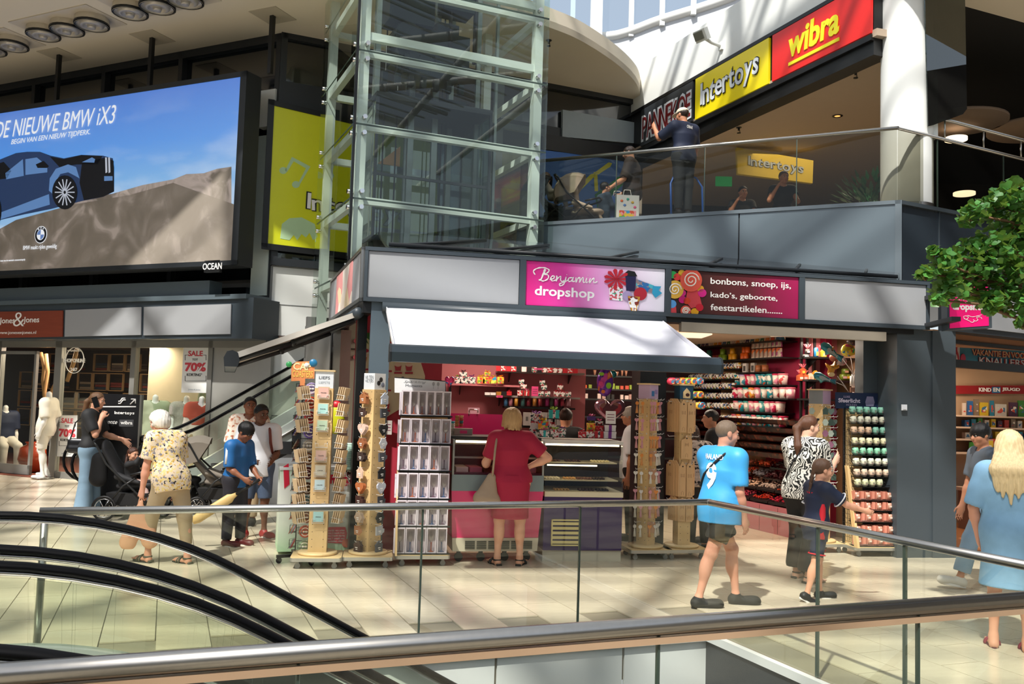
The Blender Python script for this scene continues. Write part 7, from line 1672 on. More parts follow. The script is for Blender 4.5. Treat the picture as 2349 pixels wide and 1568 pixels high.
gift('floral gift box stacked second high at the left end of the pink shelf',1062,863,17,10,YS,'floral',0,'dark','gifts on the pink shelf');gift('orange gift box stacked second high in the middle of the pink shelf',1118,862,14,9,YS,'bright',0,'yellow','gifts on the pink shelf')
for i in range(16):
 px=1143+i*11.8;m=['red','redprint','red','redprint','black','white','black','floral','black','floralr','redprint','floralr','floralr','red','redprint','red'][i]
 gift(f'{["deep red","red printed","red","red speckled","black","white","small black","floral","slim black","red floral","red-white","rosy floral","dotted floral","plain red","patterned red","last red"][i]} box on the shelf under the awning bar',px,850.5+i*.35,10.5,14,YS,m,0,0,'boxes on the shelf under the awning')
for i,(px,w,h,m,rb_,bo)in enumerate(((1118,12,6,'white',0,0),(1131,12,6,'white',0,0),(1144,11,8,'gold',0,0),(1156,11,9,'black',0,0),(1168,11,9,'red',0,'red'),(1193,12,12,'redprint','floral',0),(1208,12,12,'red','floral','pink'),(1241,12,11,'floral',0,0),(1256,12,11,'floral',0,0),(1277,13,11,'floralr',0,'red'),(1290,12,11,'floralr',0,'red'),(1304,12,11,'floral',0,0))):
 gift(f'{["small white","second white","gold","black","red-bowed","red and floral banded","red with pink bow","white floral","second white floral","red-bowed floral","second red-bowed floral","rightmost floral"][i]} box on the shelf above the ribbon spools',px,905.5+(px-1118)*.02,w,h,YS,m,rb_,bo,'gifts on the shelf above the spools')
for i,(px,py,w,m,bo)in enumerate(((1201,891,14,'floralr','dark'),(1196,880,12,'floral','dark'),(1248,893,13,'floral','green'),(1244,882,12,'floral','dark'),(1285,893,13,'floralr','red'))):
 gift(f'{["rosy","small dark-bowed","pale floral","topmost floral","strawberry red"][i]} gift stacked on other gifts above the ribbon spools',px,py,w,10,YS+.05,m,0,bo,'stacked gifts above the spools')
def card_sign(label,px,py,w,h,Y,m,rot=0,cat='price card'):
 p=at(px,py,Y);k=Y/FPX;r=thing('price_card',label,cat,p,rot);b=B();b.bb(-w*k/2,-.003,-h*k/2,w*k/2,.003,h*k/2);obj('card_face',b,m,r)
 b=B()
 for z in(.22,0,-.2):b.box((0,-.004,h*k*z),(w*k*.7,.001,h*k*.05))
 obj('card_text',b,mat('ink_faint','7a3050',.6),r);return r
M_pkcard=mat('pink_card','d8407c',.6)
card_sign('bright pink price card standing among gifts above the ribbon spools',1227,897,15,22,YS-.1,M_pkcard);card_sign('small pink price strip on the edge of the shelf above the spools',1146,909,14,5,YS-.15,M_pkcard);card_sign('small pink price strip on the shelf under the awning bar',1234,846,18,4,YS-.15,M_pkcard)
sp_c=[('3a6f9a','blue'),('b8788a','dusty pink'),('b07a2a','gold'),('3a6a6a','teal'),('7a2434','wine'),('9a6424','bronze'),('8a2c34','dark red'),('8a1a5a','fuchsia'),('2c3a2c','dark green'),('8a2a5c','plum'),('8a1c34','crimson'),('a07078','pale rose')]
spx=[1160,1171,1184,1199,1212,1226,1239,1255,1265,1276,1290,1304]
for(c_,nm_),px in zip(sp_c,spx):
 p=at(px,931.5,11.85);r=thing('ribbon_spool',f'{nm_} ribbon spool standing in the row below the gift shelf','ribbon spool',p,0,'ribbon spools');b=B();b.cyl((0,0,0),(0,0,.105),.026,n=14);obj('ribbon',b,mat('ribbon_'+c_,c_,.35,0,.1,30),r);b=B();b.cyl((0,0,.105),(0,0,.108),.028,n=14);b.cyl((0,0,0),(0,0,.003),.028,n=14);obj('spool_flange',b,M_black,r)
for i in range(6):p=at(1208+i*19,975,11.8);o=obj('box_file',B().bb(-.05,-.1,0,.05,.1,.17).box((0,-.101,.09),(.03,.004,.05),1),[mat('file_grey','8c8480',.6),mat('file_label','4a4644',.6)],None,p);tag(o,f'grey box file, {on_[i]} from the left on the dark low shelf','box file','grey box files')
b=B();wall(b,BW.P,6,BW.q(1153,960)[0],BW.q(1316,960)[0],zS(1230,976,11.9)-.03,zS(1230,976,11.9),.25,0,-.26);o=obj('shelf',b,M_black);tag(o,'low dark shelf holding grey box files behind the counter','shelf')
b=B();p=BW.q(1000,950);wall(b,BW.P,6,BW.q(1000,960)[0],BW.q(1150,960)[0],0,zS(1080,949,11.4),.1,0,-.5);o=obj('back_counter',b,mat('fuchsia_laminate','8c0c44',.35,0,.04,coat=.3));tag(o,'fuchsia back counter below the tap at the pink wall','counter')
p=at(1086,948,11.55);r=thing('tap','bent chrome tap on the fuchsia back counter','tap',p);b=B();b.tube([(-.055,0,-.01),(-.055,0,.035),(-.045,0,.05),(.045,0,.05),(.055,0,.035),(.055,0,.01)],.010,8);obj('spout',b,M_chrome,r);b=B();b.box((0,.1,.03),(.15,.01,.09));obj('back_plate',b,mat('tap_plate','b8909c',.3),r)
p=at(1062,1000,9.95);r=thing('topping_box','steel topping box with a bright pink label on the left end of the freezer','box',p);b=B();b.bb(-.10,0,0,.10,.16,.085);obj('box_body',b,mat('steel_box','9a8a84',.35,.6),r);b=B();b.bb(-.035,-.003,.03,.045,0,.065);obj('pink_label',b,M_pkcard,r)
for i,(px,y0,c,n)in enumerate(((1048,978,'b08050','biscuit cone stack'),(1058,978,'b04a38','red and teal cup stack'))):
 p=at(px,y0,10.0);r=thing('cup_stack',f'{n} on the steel topping box','cups',p)
 for k in range(4):b=B();b.lathe([(.0,0),(.018,0),(.023,.035),(0,.035)],(0,0,k*.03),12);obj('cup',b,mat('cupc_'+str((i,k)),[c,'2f6a70' if i else c,c,'d0a070' if i else c][k],.6),r)
p=at(1035,1000,10.05);r=thing('cup_stack','tall stack of pale cups with a turquoise lid at the freezer corner','cups',p)
for k in range(7):b=B();b.lathe([(0,0),(.032,0),(.038,.03),(0,.03)],(0,0,k*.023),14);obj('cup',b,mat('cup_pale','b8c4c0',.6)if k<6 else mat('lid_turq','189ab0',.4),r)
zl=1.31
def cgift(label,px,py,w,h,m,rb_,bo,Y=10.15):return gift(label,px,py,w,h,Y,m,rb_,bo,'gifts on the counter ledge')
for a in(('floral box with a red bow at the left end of the counter ledge',1226,1003,22,20,'floral',0,'red',10.3),('cream floral box in front on the counter ledge',1249,1002,21,15,'floral','teal','pink',10.12),('red floral box with green bow on the counter ledge',1273,1002,19,17,'floralr',0,'green',10.12),('blue-dotted box with purple flower bow on the ledge',1290,1001,15,18,'floral',0,'purple',10.14),('tall floral box stacked at the back of the ledge',1231,970,28,20,'floral',0,'purple',10.3),('white box below the tall floral box',1232,984,30,13,'white',0,0,10.3),('bright fruit-print box with yellow bow, middle of the pile',1246,984,23,18,'fruit',0,'yellow',10.22),('small red floral box beside the fruit-print box',1268,985,16,12,'floralr',0,'red',10.22),('small strawberry print box at the left of the right-hand pile',1336,1003,17,13,'redprint',0,'red',10.2),('holly floral box, second in the right-hand pile',1354,1004,18,14,'floralr',0,'red',10.2),('bright red box with white printed band, right-hand pile',1374,1004,19,15,'red','floral','red',10.2),('large white box with purple ribbon under the white card',1399,1005,28,15,'white','purple',0,10.22),('upper white box with purple ribbon carrying the white card',1400,989,25,14,'white','purple',0,10.24),('orange balloon-print box stacked in the right-hand pile',1356,989,18,19,'bright',0,'green',10.3),('purple and silver box on top of the right-hand pile',1357,964,18,9,'purple',0,'pink',10.3),('red-white heart box beside the white boxes',1375,988,18,12,'redprint',0,'red',10.3),('silver striped box with pink ribbon flower on the right pile',1375,974,17,8,'floral',0,'pink',10.34)):
 cgift(a[0],a[1],a[2],a[3],a[4],a[5],a[6],a[7],a[8])
cgift('turquoise gift box with floral band on a small raised tray',1271,959,23,19,'teal','floral','green',10.3)
p=at(1271,959,10.3);r=thing('display_riser','thin dark tray on a post holding the turquoise gift box','riser',(p.x,p.y+.06,zl));b=B();b.bb(-.08,-.06,p.z-zl-.012,.08,.06,p.z-zl-.002);obj('tray',b,M_black,r);b=B();b.cyl((0,0,0),(0,0,p.z-zl-.01),.012);obj('post',b,M_black,r)
card_sign('white printed notice card standing on the white boxes',1401,957,23,29,10.2,mat('card_white','e2dedd',.5),cat='notice')
def balloon(label,pts,px,py,Y,m,th,name='foil_balloon',string=None,extra=None):
 p=at(px,py,Y);k=Y/FPX;r=thing(name,label,'balloon',p,0,None)
 K=[((x-px)*k,(py-y)*k)for x,y in pts];cx=sum(a for a,_ in K)/len(K);cz=sum(c for _,c in K)/len(K);n=len(K);b=B();L_=5
 vs,fs=[],[]
 for sg in(-1,1):
  base=len(vs)
  for j in range(L_):
   t_=math.cos(j/(L_)*PI/2);d_=math.sin(j/L_*PI/2)*th*sg
   for x,z in K:vs.append((cx+(x-cx)*t_,d_,cz+(z-cz)*t_))
  vs.append((cx,th*sg,cz))
  for j in range(L_-1):
   for i in range(n):
    q=(base+j*n+i,base+j*n+(i+1)%n,base+(j+1)*n+(i+1)%n,base+(j+1)*n+i);fs.append(q if sg<0 else q[::-1])
  for i in range(n):q=(base+(L_-1)*n+i,base+(L_-1)*n+(i+1)%n,base+L_*n);fs.append(q if sg<0 else q[::-1])
 b.add(vs,fs,0,True);obj('balloon_skin',b,m,r)
 if string:b=B();q=[((x-px)*k,.01,(py-y)*k)for x,y in string];b.tube(q,.004,5);obj('stick',b,mat('clear_stick','cfc9c4',.3),r)
 for nm_,kpts,mm in(extra or[]):
  b=B();flat(b,[((x-px)*k,(py-y)*k)for x,y in kpts],-th-.004,-th*.55);obj(nm_,b,mm,r)
 return r
circ=lambda cx,cy,rx,ry=None,n=16:[(cx+rx*math.cos(2*PI*i/n),cy+(ry or rx)*math.sin(2*PI*i/n))for i in range(n)]
M_foilp=spots('foil_purple',even(['5a2a8a','5a2a8a','6a2a90','b83a8a','c8642a','5a2a8a']),11,.2,.3,dist=.15)
balloon('big purple oval foil balloon with green and orange flowers above the counter',circ(1388,876,19,33,20),1388,876,10.4,M_foilp,.07,string=[(1390,908),(1391,925)],extra=[('flower',circ(1395,884,6,7),mat('fl_green','86b828',.3,.2)),('flower',circ(1378,858,6,4),mat('fl_green','86b828')),('flower',circ(1378,880,4,5),mat('fl_pink','c83a7a',.3)),('flower',circ(1383,898,4,4),mat('fl_or','d8702a',.3))])
heart=lambda cx,cy,rx,ry:[(cx+rx*math.sin(t)**3,cy-ry*(13*math.cos(t)-5*math.cos(2*t)-2*math.cos(3*t)-math.cos(4*t))/16)for t in[2*PI*i/28 for i in range(28)]]
balloon('large silver-pink heart foil balloon with a red inner heart behind the white card',heart(1399,940,36,34),1399,940,10.6,mat('foil_silver_pink','a87a8c',.15,.7),.09,extra=[('inner_heart',heart(1399,940,25,23),spots('foil_faces',even(['6a1a28','5a2a30','8a5a50','a03038']),14,.3,.3))])
balloon('small pink and blue heart foil balloon hanging at the left end of the pink shelf',heart(1031,874,11,15),1031,874,9.6,spots('foil_pink_blue',even(['c8205a','e03a78','2a7ab8','c8205a']),20,.2,.5),.04)
balloon('teal foil balloon tail half hidden under the awning bar',circ(1406,858,9,9,12),1406,858,10.8,mat('foil_teal','1f7a80',.2,.5),.03)
p=at(1399,1003,10.9);b=B();
# deep middle shelves, side wall shelves
DW=Pl(at(1320,1000,14.6),8)
for zi,(py0,lab)in enumerate(((862,'top'),(892,'second'),(915,'third'),(955,'fourth'),(1000,'fifth'),(1045,'lowest'))):
 z=at(1400,py0,14.6).z;shelf(f'{lab} dark shelf of the deep back wall behind the counter',DW.P,8,-.5,3.3,z,.3,M_black,brk=False)
rr=random.Random(9)
goods=[(1330,862,'c8b0a0'),]
for zi,(py0,cols_,h_,nm_)in enumerate(((862,['c08a70','b87a60'],17,'paper cone'),(892,['88a030','e0a028','d85a28','c8503a'],13,'yellow and green candle box'),(915,['d8c0b8','b08a80','1c1a1a'],14,'patterned box'))):
 n=22
 for i in range(n):
  px=1312+i*10.4+rr.uniform(-1,1);
  if 1484<px<1545 or rr.random()<.18:continue
  p=at(px,py0+(px-1400)*.02,14.45);k=14.45/FPX;c_=rr.choice(cols_);w=9*k*rr.uniform(.7,1);h=h_*k*rr.uniform(.6,1)
  b=B()
  if zi==0:b.lathe([(0,0),(w*.2,0),(w*.48,h),(0,h)],(0,0,0),8)
  else:b.bb(-w/2,-.06,0,w/2,.06,h)
  o=obj(nm_.split()[-1]if zi else 'paper_cone',b,mat('good_'+c_,c_,.6),None,p);tag(o,f'small {nm_}, {ORD[i]} from the left on the {["top","second","third"][zi]} deep shelf',nm_.split()[-1],f'goods on the {["top","second","third"][zi]} deep shelf')
SW=Pl(SH0,SHD)
def sx(px,py=900):return SW.q(px,py)
sdr=math.radians(SHD)
def sshelf(lab,pxa,pxb,pya,pyb,depth=.28):
 a,c=SW.q(pxa,pya),SW.q(pxb,pyb);z=(a[1]+c[1])/2
 t=thing('shelf',lab,'shelf',SW.P,sdr);b=B();x0,x1=min(a[0],c[0]),max(a[0],c[0]);b.bb(x0,0,z-.02,x1,depth,z);obj('shelf_board',b,M_black,t);return x0,x1,z
mg_={}
def mug_mesh(key):
 if key in mg_:return mg_[key]
 b=B();b.lathe([(0,0),(.038,0),(.041,.01),(.041,.09),(.037,.09),(.036,.01),(0,.01)],(0,0,0),14);m=b.mesh('mug_body',spots('mugprint_'+str(key),even([['e8e4de','c89a30','e8e4de','3a5a90'],['e8e4de','a8502a','d8b040','3a3a40'],['e6e2dc','6a8a40','c0402c','e8e4de'],['d8d4ce','2a4a80','d0a03a','e0dcd4']][key]),38))
 b=B();b.tube([(.038,0,.075),(.062,0,.07),(.068,0,.045),(.058,0,.022),(.038,0,.018)],.006,6);h=b.mesh('mug_handle',mat('mug_white','e2ded8',.3));mg_[key]=(m,h);return mg_[key]
rowsM=[(1640,1722,849,847,'first',13),(1617,1722,873,868,'second',15),(1617,1710,893,892,'third',15),(1615,1712,915,914,'fourth',15),(1613,1716,938,935,'fifth',15),(1690,1712,966,965,'sixth',4),(1690,1720,985,985,'seventh',5)]
for pxa,pxb,pya,pyb,lab,n in rowsM:
 x0,x1,z=sshelf(f'{lab} narrow black mug shelf from the top on the side wall',pxa-6,pxb+6,pya,pyb)
 for i in range(n):
  q=SW.P+SW.u*(x0+(x1-x0)*(i+.5)/n)+Vector((-math.sin(sdr),math.cos(sdr),0))*.22+Vector((0,0,z));key=rr.randrange(4);mm=mug_mesh(key)
  r=thing('mug',f'printed white mug, {ORD[n-1-i]} from the left in the {lab} mug row','mug',q,2.6 if i else 0.3,f'mugs in the {lab} mug row');link('mug_body',mm[0],r);link('mug_handle',mm[1],r)
bk_={}
def bucket_mesh(c1,c2,lid,big=1.0):
 k=(c1,c2,lid)
 if k in bk_:return bk_[k]
 b=B();b.lathe([(0,0),(.058,0),(.070,.14),(0,.14)],(0,0,0),16);m=b.mesh('bucket_body',spots('bucket_'+c1+c2,even([c1,c1,c2,c1,'e8dcd0']),17,.4,dist=.1));b=B();b.lathe([(.070,.135),(.075,.14),(.075,.156),(.068,.16),(0,.158)],(0,0,0),16);l=b.mesh('bucket_lid',mat('lid_'+lid,lid,.4));bk_[k]=(m,l);return bk_[k]
bc=[('d8c8c0','c04a4a','c86a7a','pink'),('4a9a98','e0d0c0','3a8a8a','teal'),('d890a0','e8d8d0','d05a70','rose'),('a8c0b0','c84a3a','3a9a90','sage'),('c8b8d0','4a9ab0','b89ac8','lilac'),('c01c4a','e890a8','b01040','crimson'),('1f8a98','d8502c','1a7a88','petrol'),('e0a040','c04a2c','e87a2c','amber')]
rowsB=[(1714,1830,884,883,'upper',9),(1708,1848,914,914,'second',10),(1712,1824,944,946,'third',9),(1708,1830,976,977,'lowest',10)]
for pxa,pxb,pya,pyb,lab,n in rowsB:
 x0,x1,z=sshelf(f'{lab} black shelf of round tubs on the side wall',pxa,pxb,pya,pyb,.3)
 for i in range(n):
  q=SW.P+SW.u*(x0+(x1-x0)*(i+.5)/n)+Vector((-math.sin(sdr),math.cos(sdr),0))*.20+Vector((0,0,z));c_=rr.choice(bc);mm=bucket_mesh(*c_[:3])
  r=thing('tub',f'{c_[3]} lidded tub, {ORD[n-1-i]} from the left on the {lab} tub shelf','tub',q,rr.uniform(0,6),f'tubs on the {lab} shelf');link('bucket_body',mm[0],r);link('bucket_lid',mm[1],r)
x0,x1,z=sshelf('top black shelf crowded with bright boxes on the side wall',1580,1830,802,783,.35)
pals=['2a5a8a','c03a30','d8a030','2a6a48','b04a80','e08030','3a2a5a','c8c0b0','205a70','d05030']
for i in range(24):
 for lv_ in range(2):
  c1=rr.choice(pals);c2=rr.choice(pals);w=(x1-x0)/25;h=rr.uniform(.14,.20)*(1 if lv_==0 else.7)
  q=SW.P+SW.u*(x0+(x1-x0)*(i+.5)/24)+Vector((-math.sin(sdr),math.cos(sdr),0))*(.26-.06*lv_)+Vector((0,0,z+(.19 if lv_ else 0)))
  b=B();b.bb(-w/2,-.05,0,w/2,.05,h);o=obj('toy_box',b,spots('toybox_'+c1+c2,even([c1,c2,'d8ccb8',c1]),19,.4,dist=.1),None,q,sdr);tag(o,f'bright printed box, {ORD[23-i]} from the left, {"upper" if lv_ else "lower"} layer of the top side shelf','box',('lower' if not lv_ else 'upper')+' layer of boxes on the top shelf')
q=SW.P+SW.u*(SW.q(1625,790)[0])+Vector((-math.sin(sdr),math.cos(sdr),0))*.36+Vector((0,0,z+.10));b=B();b.ell((0,0,0),.10,20,14);fb=obj('football',b,spots('ball_panels',[(0,'e8e6e2'),(.68,'141416')],9,.4),None,q);tag(fb,'black and white football on the top side-wall shelf','football')
x0,x1,z=sshelf('black shelf of stacked coloured mugs on the side wall',1618,1832,830,822,.32)
for px,n,c_,nm_ in((1630,3,'c8c0b0','white printed'),(1652,3,'2f6a58','dark green'),(1669,2,'8a3a30','brick'),(1684,3,'7a9a28','lime green'),(1707,3,'e0a020','yellow'),(1735,4,'d8601c','orange')):
 for i in range(n):
  x=SW.q(px+i%2*7.5+(i//2)*3.5,826)[0];q=SW.P+SW.u*x+Vector((-math.sin(sdr),math.cos(sdr),0))*.24+Vector((0,0,z+(.092 if i>=2 else 0)))
  r=thing('mug',f'{nm_} mug, {["left below","right below","on top","second on top"][i]}, in its stack on the coloured mug shelf','mug',q,.4,f'{nm_} mugs');b=B();b.lathe([(0,0),(.040,0),(.043,.01),(.043,.09),(.038,.09),(0,.02)],(0,0,0),14);obj('mug_body',b,mat('mugc_'+c_,c_,.35),r);obj('mug_handle',B().tube([(.038,0,.075),(.062,0,.07),(.068,0,.045),(.058,0,.022),(.038,0,.018)],.006,6),mat('mugc_'+c_,c_),r)
for i in range(14):
 px=1762+(i%7)*9.5;x=SW.q(px,820)[0];q=SW.P+SW.u*x+Vector((-math.sin(sdr),math.cos(sdr),0))*.24+Vector((0,0,z+(.15 if i>=7 else 0)));c_='a04878' if i%7>4 else 'b08a7c'
 b=B();b.prism([(-.04,0),(.04,0),(.028,.135),(-.028,.135)],(0,-.03,0),(1,0,0),(0,0,1),-.06);o=obj('sweet_bag',b,spots('bagprint_'+c_,even([c_,'c8b8a8',c_,'d0703a']),26,.3),None,q,sdr);tag(o,f'small clear gift bag, {ORD[i % 7]} from the left, {"upper" if i >= 7 else "lower"} row beside the mugs','gift bag','gift bags beside the coloured mugs')
x0,x1,z=sshelf('black shelf holding two white framed cards and copper mugs',1725,1800,856,853,.3)
for i,(px,c_,nm_)in enumerate(((1738,'d8d0c8','white framed'),(1757,'b8b0a8','grey framed'),(1769,'a0603a','copper coloured'),(1784,'9a5a34','second copper coloured'))):
 x=SW.q(px,850)[0];q=SW.P+SW.u*x+Vector((-math.sin(sdr),math.cos(sdr),0))*.22+Vector((0,0,z));b=B();b.bb(-.05,-.02,0,.05,.02,.14)if i<2 else b.lathe([(0,0),(.05,0),(.05,.10),(0,.09)],(0,0,0),14);b.box((0,.021,.06),(.06,.002,.08),1)if i<2 else None
 o=obj('greeting_card' if i<2 else 'copper_mug',b,[mat('cf_'+c_,c_,.5),mat('cf_dark','4a4644',.6)],None,q,sdr);tag(o,f'{nm_} {"card" if i < 2 else "mug"} on the side wall above the tub shelves','card' if i<2 else 'mug')
b=B();wall(b,SH0,SHD,-.05,3.2,.0,.38,.5,0,.0);o=obj('drawer_cabinet',b,mat('pink_cabinet','b86f78',.5,0,.03));tag(o,'long low pink cabinet with round holes under the sweets','cabinet');
for i in range(7):x=.25+i*.42;q=SW.P+SW.u*x+Vector((-math.sin(sdr),math.cos(sdr),0))*.502;bd=B();bd.box((q.x,q.y,.19),(.003,.003,.36));obj('door_gap',bd,M_black,o);bd=B();bd.disc((q.x+SW.u.x*.08,q.y+SW.u.y*.08,.26),.028,14,0,(-math.sin(sdr),math.cos(sdr),0));obj('finger_hole',bd,M_black,o)
sw_c=['c01c3a','4a1c20','e8a020','c0301c','6a6468','1c2a5a','b83a50','d8502a','3a2a2c','e87a20','c8b0a0','e05a30','d8a028','e0b89a','d87a60','b04070']
sn_=['pink','dark','yellow','red','liquorice grey','blue','raspberry','coral','black','orange','pale','bright orange','gold','cream','salmon','purple']
for lv_ in range(4):
 for i in range(7):
  x0_=.05+i*.44;c_=sw_c[(lv_*7+i*3)%16];y0=.50-lv_*.11;zz_=.40+lv_*.15
  r=thing('sweet_bin',f'tray of {sn_[(lv_*7+i*3)%16]} sweets, {on_[i] if i < 6 else "seventh"} from the front in the {["lowest","second","third","upper"][lv_]} sloping tier','sweets',SW.P+SW.u*x0_+Vector((0,0,zz_)),sdr,'pick and mix trays')
  b=B();b.hexa([(0,y0-.3,0),(.42,y0-.3,0),(.42,y0,0),(0,y0,0),(0,y0-.3,.13),(.42,y0-.3,.13),(.42,y0,.03),(0,y0,.03)]);obj('tray',b,glass('acrylic_tray','c8b8b4',base=.1)if lv_>1 else mat('tray_dark','1c1416',.4),r)
  b=B()
  for k in range(60):u_,v_=rr.uniform(.02,.40),rr.uniform(.02,.28);h_=.05+.09*v_/.3;b.box((u_,y0-v_,h_+rr.uniform(-.01,.02)),(rr.uniform(.02,.05),.016,.016),rz=rr.uniform(0,3),rx=rr.uniform(-.5,.5))
  s_o=obj('sweets',b,mat('sweets_'+c_,c_,.4,0,.3,40),r);s_o['kind']='stuff'
for lv_ in range(5):
 z=1.02+lv_*.12;t=thing('acrylic_bin_row',f'{["lowest","second","third","fourth","top"][lv_]} dark acrylic bin row with loose sweets on the side wall','sweets',SW.P,sdr);b=B();b.hexa([(0,0,z),(3.1,0,z),(3.1,.26,z),(0,.26,z),(0,0,z+.10),(3.1,0,z+.10),(3.1,.30,z+.07),(0,.30,z+.07)]);obj('bin_body',b,spots('dim_sweets',even(['1c0e0e','2a1210','4a1c18','3a1a10','160c0c','5a2a1c','241010']),16,.2),t)
for ri,(py,pxs,lab)in enumerate(((874,(1545,1556,1568,1581,1594,1608),'upper'),(905,(1585,1596,1608),'middle'),(930,(1606,1612),'lower'))):
 for i,px in enumerate(pxs):
  c_,nm_=[('a8304a','pink'),('3a2a3a','dark'),('b0702a','orange'),('6a8a2c','green'),('c8a030','yellow'),('2a7aa8','blue')][(i+ri*2)%6];p=at(px,py,13.4)
  r=thing('round_tin',f'{nm_} round tin lying lid forward in the {lab} row behind the black pillar','tin',p,.3,'round tins behind the pillar');b=B();b.lathe([(0,0),(.05,0),(.055,.01),(.055,.12),(0,.12)],(0,.12,0),18,0,(0,-1,0));obj('tin_body',b,mat('tin_'+c_,c_,.3),r);b=B();b.lathe([(0,0),(.042,0)],(0,-.002,0),16,0,(0,-1,0));b.disc((0,-.003,0),.040,16,0,(0,-1,0));obj('tin_label',b,spots('tinlab',even(['c8b090','a03a30','2a5a80','d8a040']),22),r)
MW_=Pl(Vector((4.2,12.35,0)),11.5)
for(pxa,pxb,py,lab)in((1832,1975,822,'upper'),(1828,1975,873,'middle'),(1828,1935,915,'lower')):
 shelf(f'{lab} black shelf on the magenta wall beside the balloons',MW_.P,11.5,MW_.q(pxa,py)[0],MW_.q(pxb,py)[0],MW_.q((pxa+pxb)/2,py)[1],.3,M_black)
for i in range(3):b=B();x=MW_.q((1834,1847,1864)[i],900)[0];b.bb(x,-.03,.9,x+.03,0,2.8);struct('trim_3%d'%i,b,M_black,MW_.P,MW_.r)
for i,(px,py,w,h,c_,nm_)in enumerate(((1848,822,18,10,'161416','black printed mug pair'),(1852,812,12,12,'2a2424','cellophane wrapped black mug'),(1872,822,10,26,'1c6aa0','blue pirate bottle'),(1888,822,10,20,'b09a30','yellow wrapped bag'),(1836,873,14,14,'b0502c','orange wrapped box, left'),(1846,873,14,14,'c85a30','orange wrapped box, right'),(1841,859,12,14,'a84a28','orange wrapped box stacked on two others'),(1858,873,12,16,'d8c0a8','cream printed box'),(1870,873,10,22,'d89a28','yellow box beside the cream box'),(1935,872,18,15,'6a7a20','olive green tin, lower left'),(1944,872,16,15,'6f7f24','olive green tin, lower right'),(1939,858,17,13,'5f7020','olive green tin stacked on top'))):
 p=at(px,py-.5,12.2);k=12.2/FPX;w*=k;h*=k;b=B()
 if 'tin' in nm_ or 'mug' in nm_ or 'bottle' in nm_:b.lathe([(0,0),(w/2,0),(w/2,h*.85),(w*.3,h*.95),(0,h*.95)],(0,0,0),14)
 else:b.bb(-w/2,-.05,0,w/2,.05,h*.8);b.prism([(-w/2,0),(w/2,0),(0,h*.25)],(0,.05,h*.8),(1,0,0),(0,0,1),.1)
 o=obj('shelf_item',b,mat('si_'+c_,c_,.35),None,p);o.name=nm_.split()[-1].replace(',','')if nm_.split()[-1].isalpha()and nm_.split()[-1]not in('left','right','others','top')else('tin' if 'tin' in nm_ else 'wrapped_box');tag(o,nm_+' on the magenta wall shelves','tin' if 'tin' in nm_ else 'mug' if 'mug' in nm_ else 'bottle' if 'bottle' in nm_ else 'box')
 b=B();b.box((0,-max(w/2,.05)-.002,h*.4),(w*.5,.003,h*.35));obj('item_label',b,mat('il_'+str(i),['c8c0b8','c8a0a0','e0b040','c89a80'][i%4],.5),o)
 if 'wrapped' in nm_:b=B();[b.tube([(0,0,h*.9),(math.sin(q)*.05,math.cos(q)*.03,h*.9+.07)],.004,4)for q in range(7)];obj('cellophane_tuft',b,mat('cello_red','b8505a',.2),o)
Yb_=11.6
stand=at(1958,935,Yb_);r=thing('balloon_holder','white tube holder on a post with fanned clear sticks and a price card','holder',(stand.x,stand.y,0));z_=lambda py:at(1958,py,Yb_).z
b=B();b.cyl((0,0,0),(0,0,z_(880)),.014,n=10);b.lathe([(0,0),(.2,0),(.2,.02),(0,.02)],(0,0,0),20);obj('post',b,M_white,r);b=B();b.cyl((0,0,z_(888)),(0,0,z_(858)),.026,n=12);b.cyl((-.03,0,z_(885)),(-.03,0,z_(862)),.018,n=12);obj('tube',b,M_white,r)
b=B();b.box((.02,-.05,z_(894)),(.17,.006,.06));obj('price_card',b,mat('peach_card','d0a08a',.6),r);tfit('card_text','BALLONNEN OP STOKJE',(-.05,.09,z_(893),z_(891)),M_ink,r,-.054,.001);tfit('card_text','\u20ac 2,00 per stuk',(-.03,.07,z_(897),z_(895)),M_ink,r,-.054,.001)
fish=lambda cx,cy,s_,a:[(cx+s_*(x*math.cos(a)-y*math.sin(a)),cy+s_*(x*math.sin(a)+y*math.cos(a)))for x,y in((-30,-2),(-26,-10),(-14,-13),(0,-9),(14,-4),(26,0),(34,-6),(33,2),(36,9),(26,5),(10,7),(-2,9),(-6,16),(-12,9),(-24,8))]
M_bf=mat('foil_sea_blue','3f8ca0',.2,.4);M_gir=mat('foil_giraffe','c88a28',.3,.2,.25,20);M_cup=spots('foil_cupcake',even(['c04a5a','e8a040','d05a30','3a6ab0','e8c060']),14,.2,.4)
S0=(1958,862)
balloon('blue dolphin-shaped foil balloon with a strap, upper left of the bunch',fish(1906,805,.95,.55),1906,805,Yb_-.2,M_bf,.05,string=[(1934,822),(1955,850),S0],extra=[('belly_patch',fish(1906,808,.45,.55),mat('foil_grey','a8b4b8',.3,.3)),('strap',[(1908,795),(1911,796),(1907,806),(1903,804)],mat('strap_tan','a8703a',.5))])
balloon('second blue dolphin-shaped foil balloon, low left of the bunch',fish(1890,867,.85,.22),1890,867,Yb_-.25,M_bf,.05,string=[(1915,874),(1935,882),(1948,897)],extra=[('belly_patch',fish(1888,868,.4,.22),mat('foil_grey','a8b4b8'))])
balloon('round yellow happy-birthday foil balloon with coloured dots',circ(1945,803,16,15,20),1945,803,Yb_-.1,spots('foil_yellow_dots',even(['d0b840','d0b840','c8b030','d0b840','c04a70','3a7ab0','d0b840']),26,.25,.3),.05,string=[(1952,817),(1957,845),S0],extra=[('letter_patch',[(1940,806),(1956,798),(1960,812),(1944,818)],spots('foil_letters',even(['c83a3a','3a5ac8','e8c040','3a9a5a']),40,.3))])
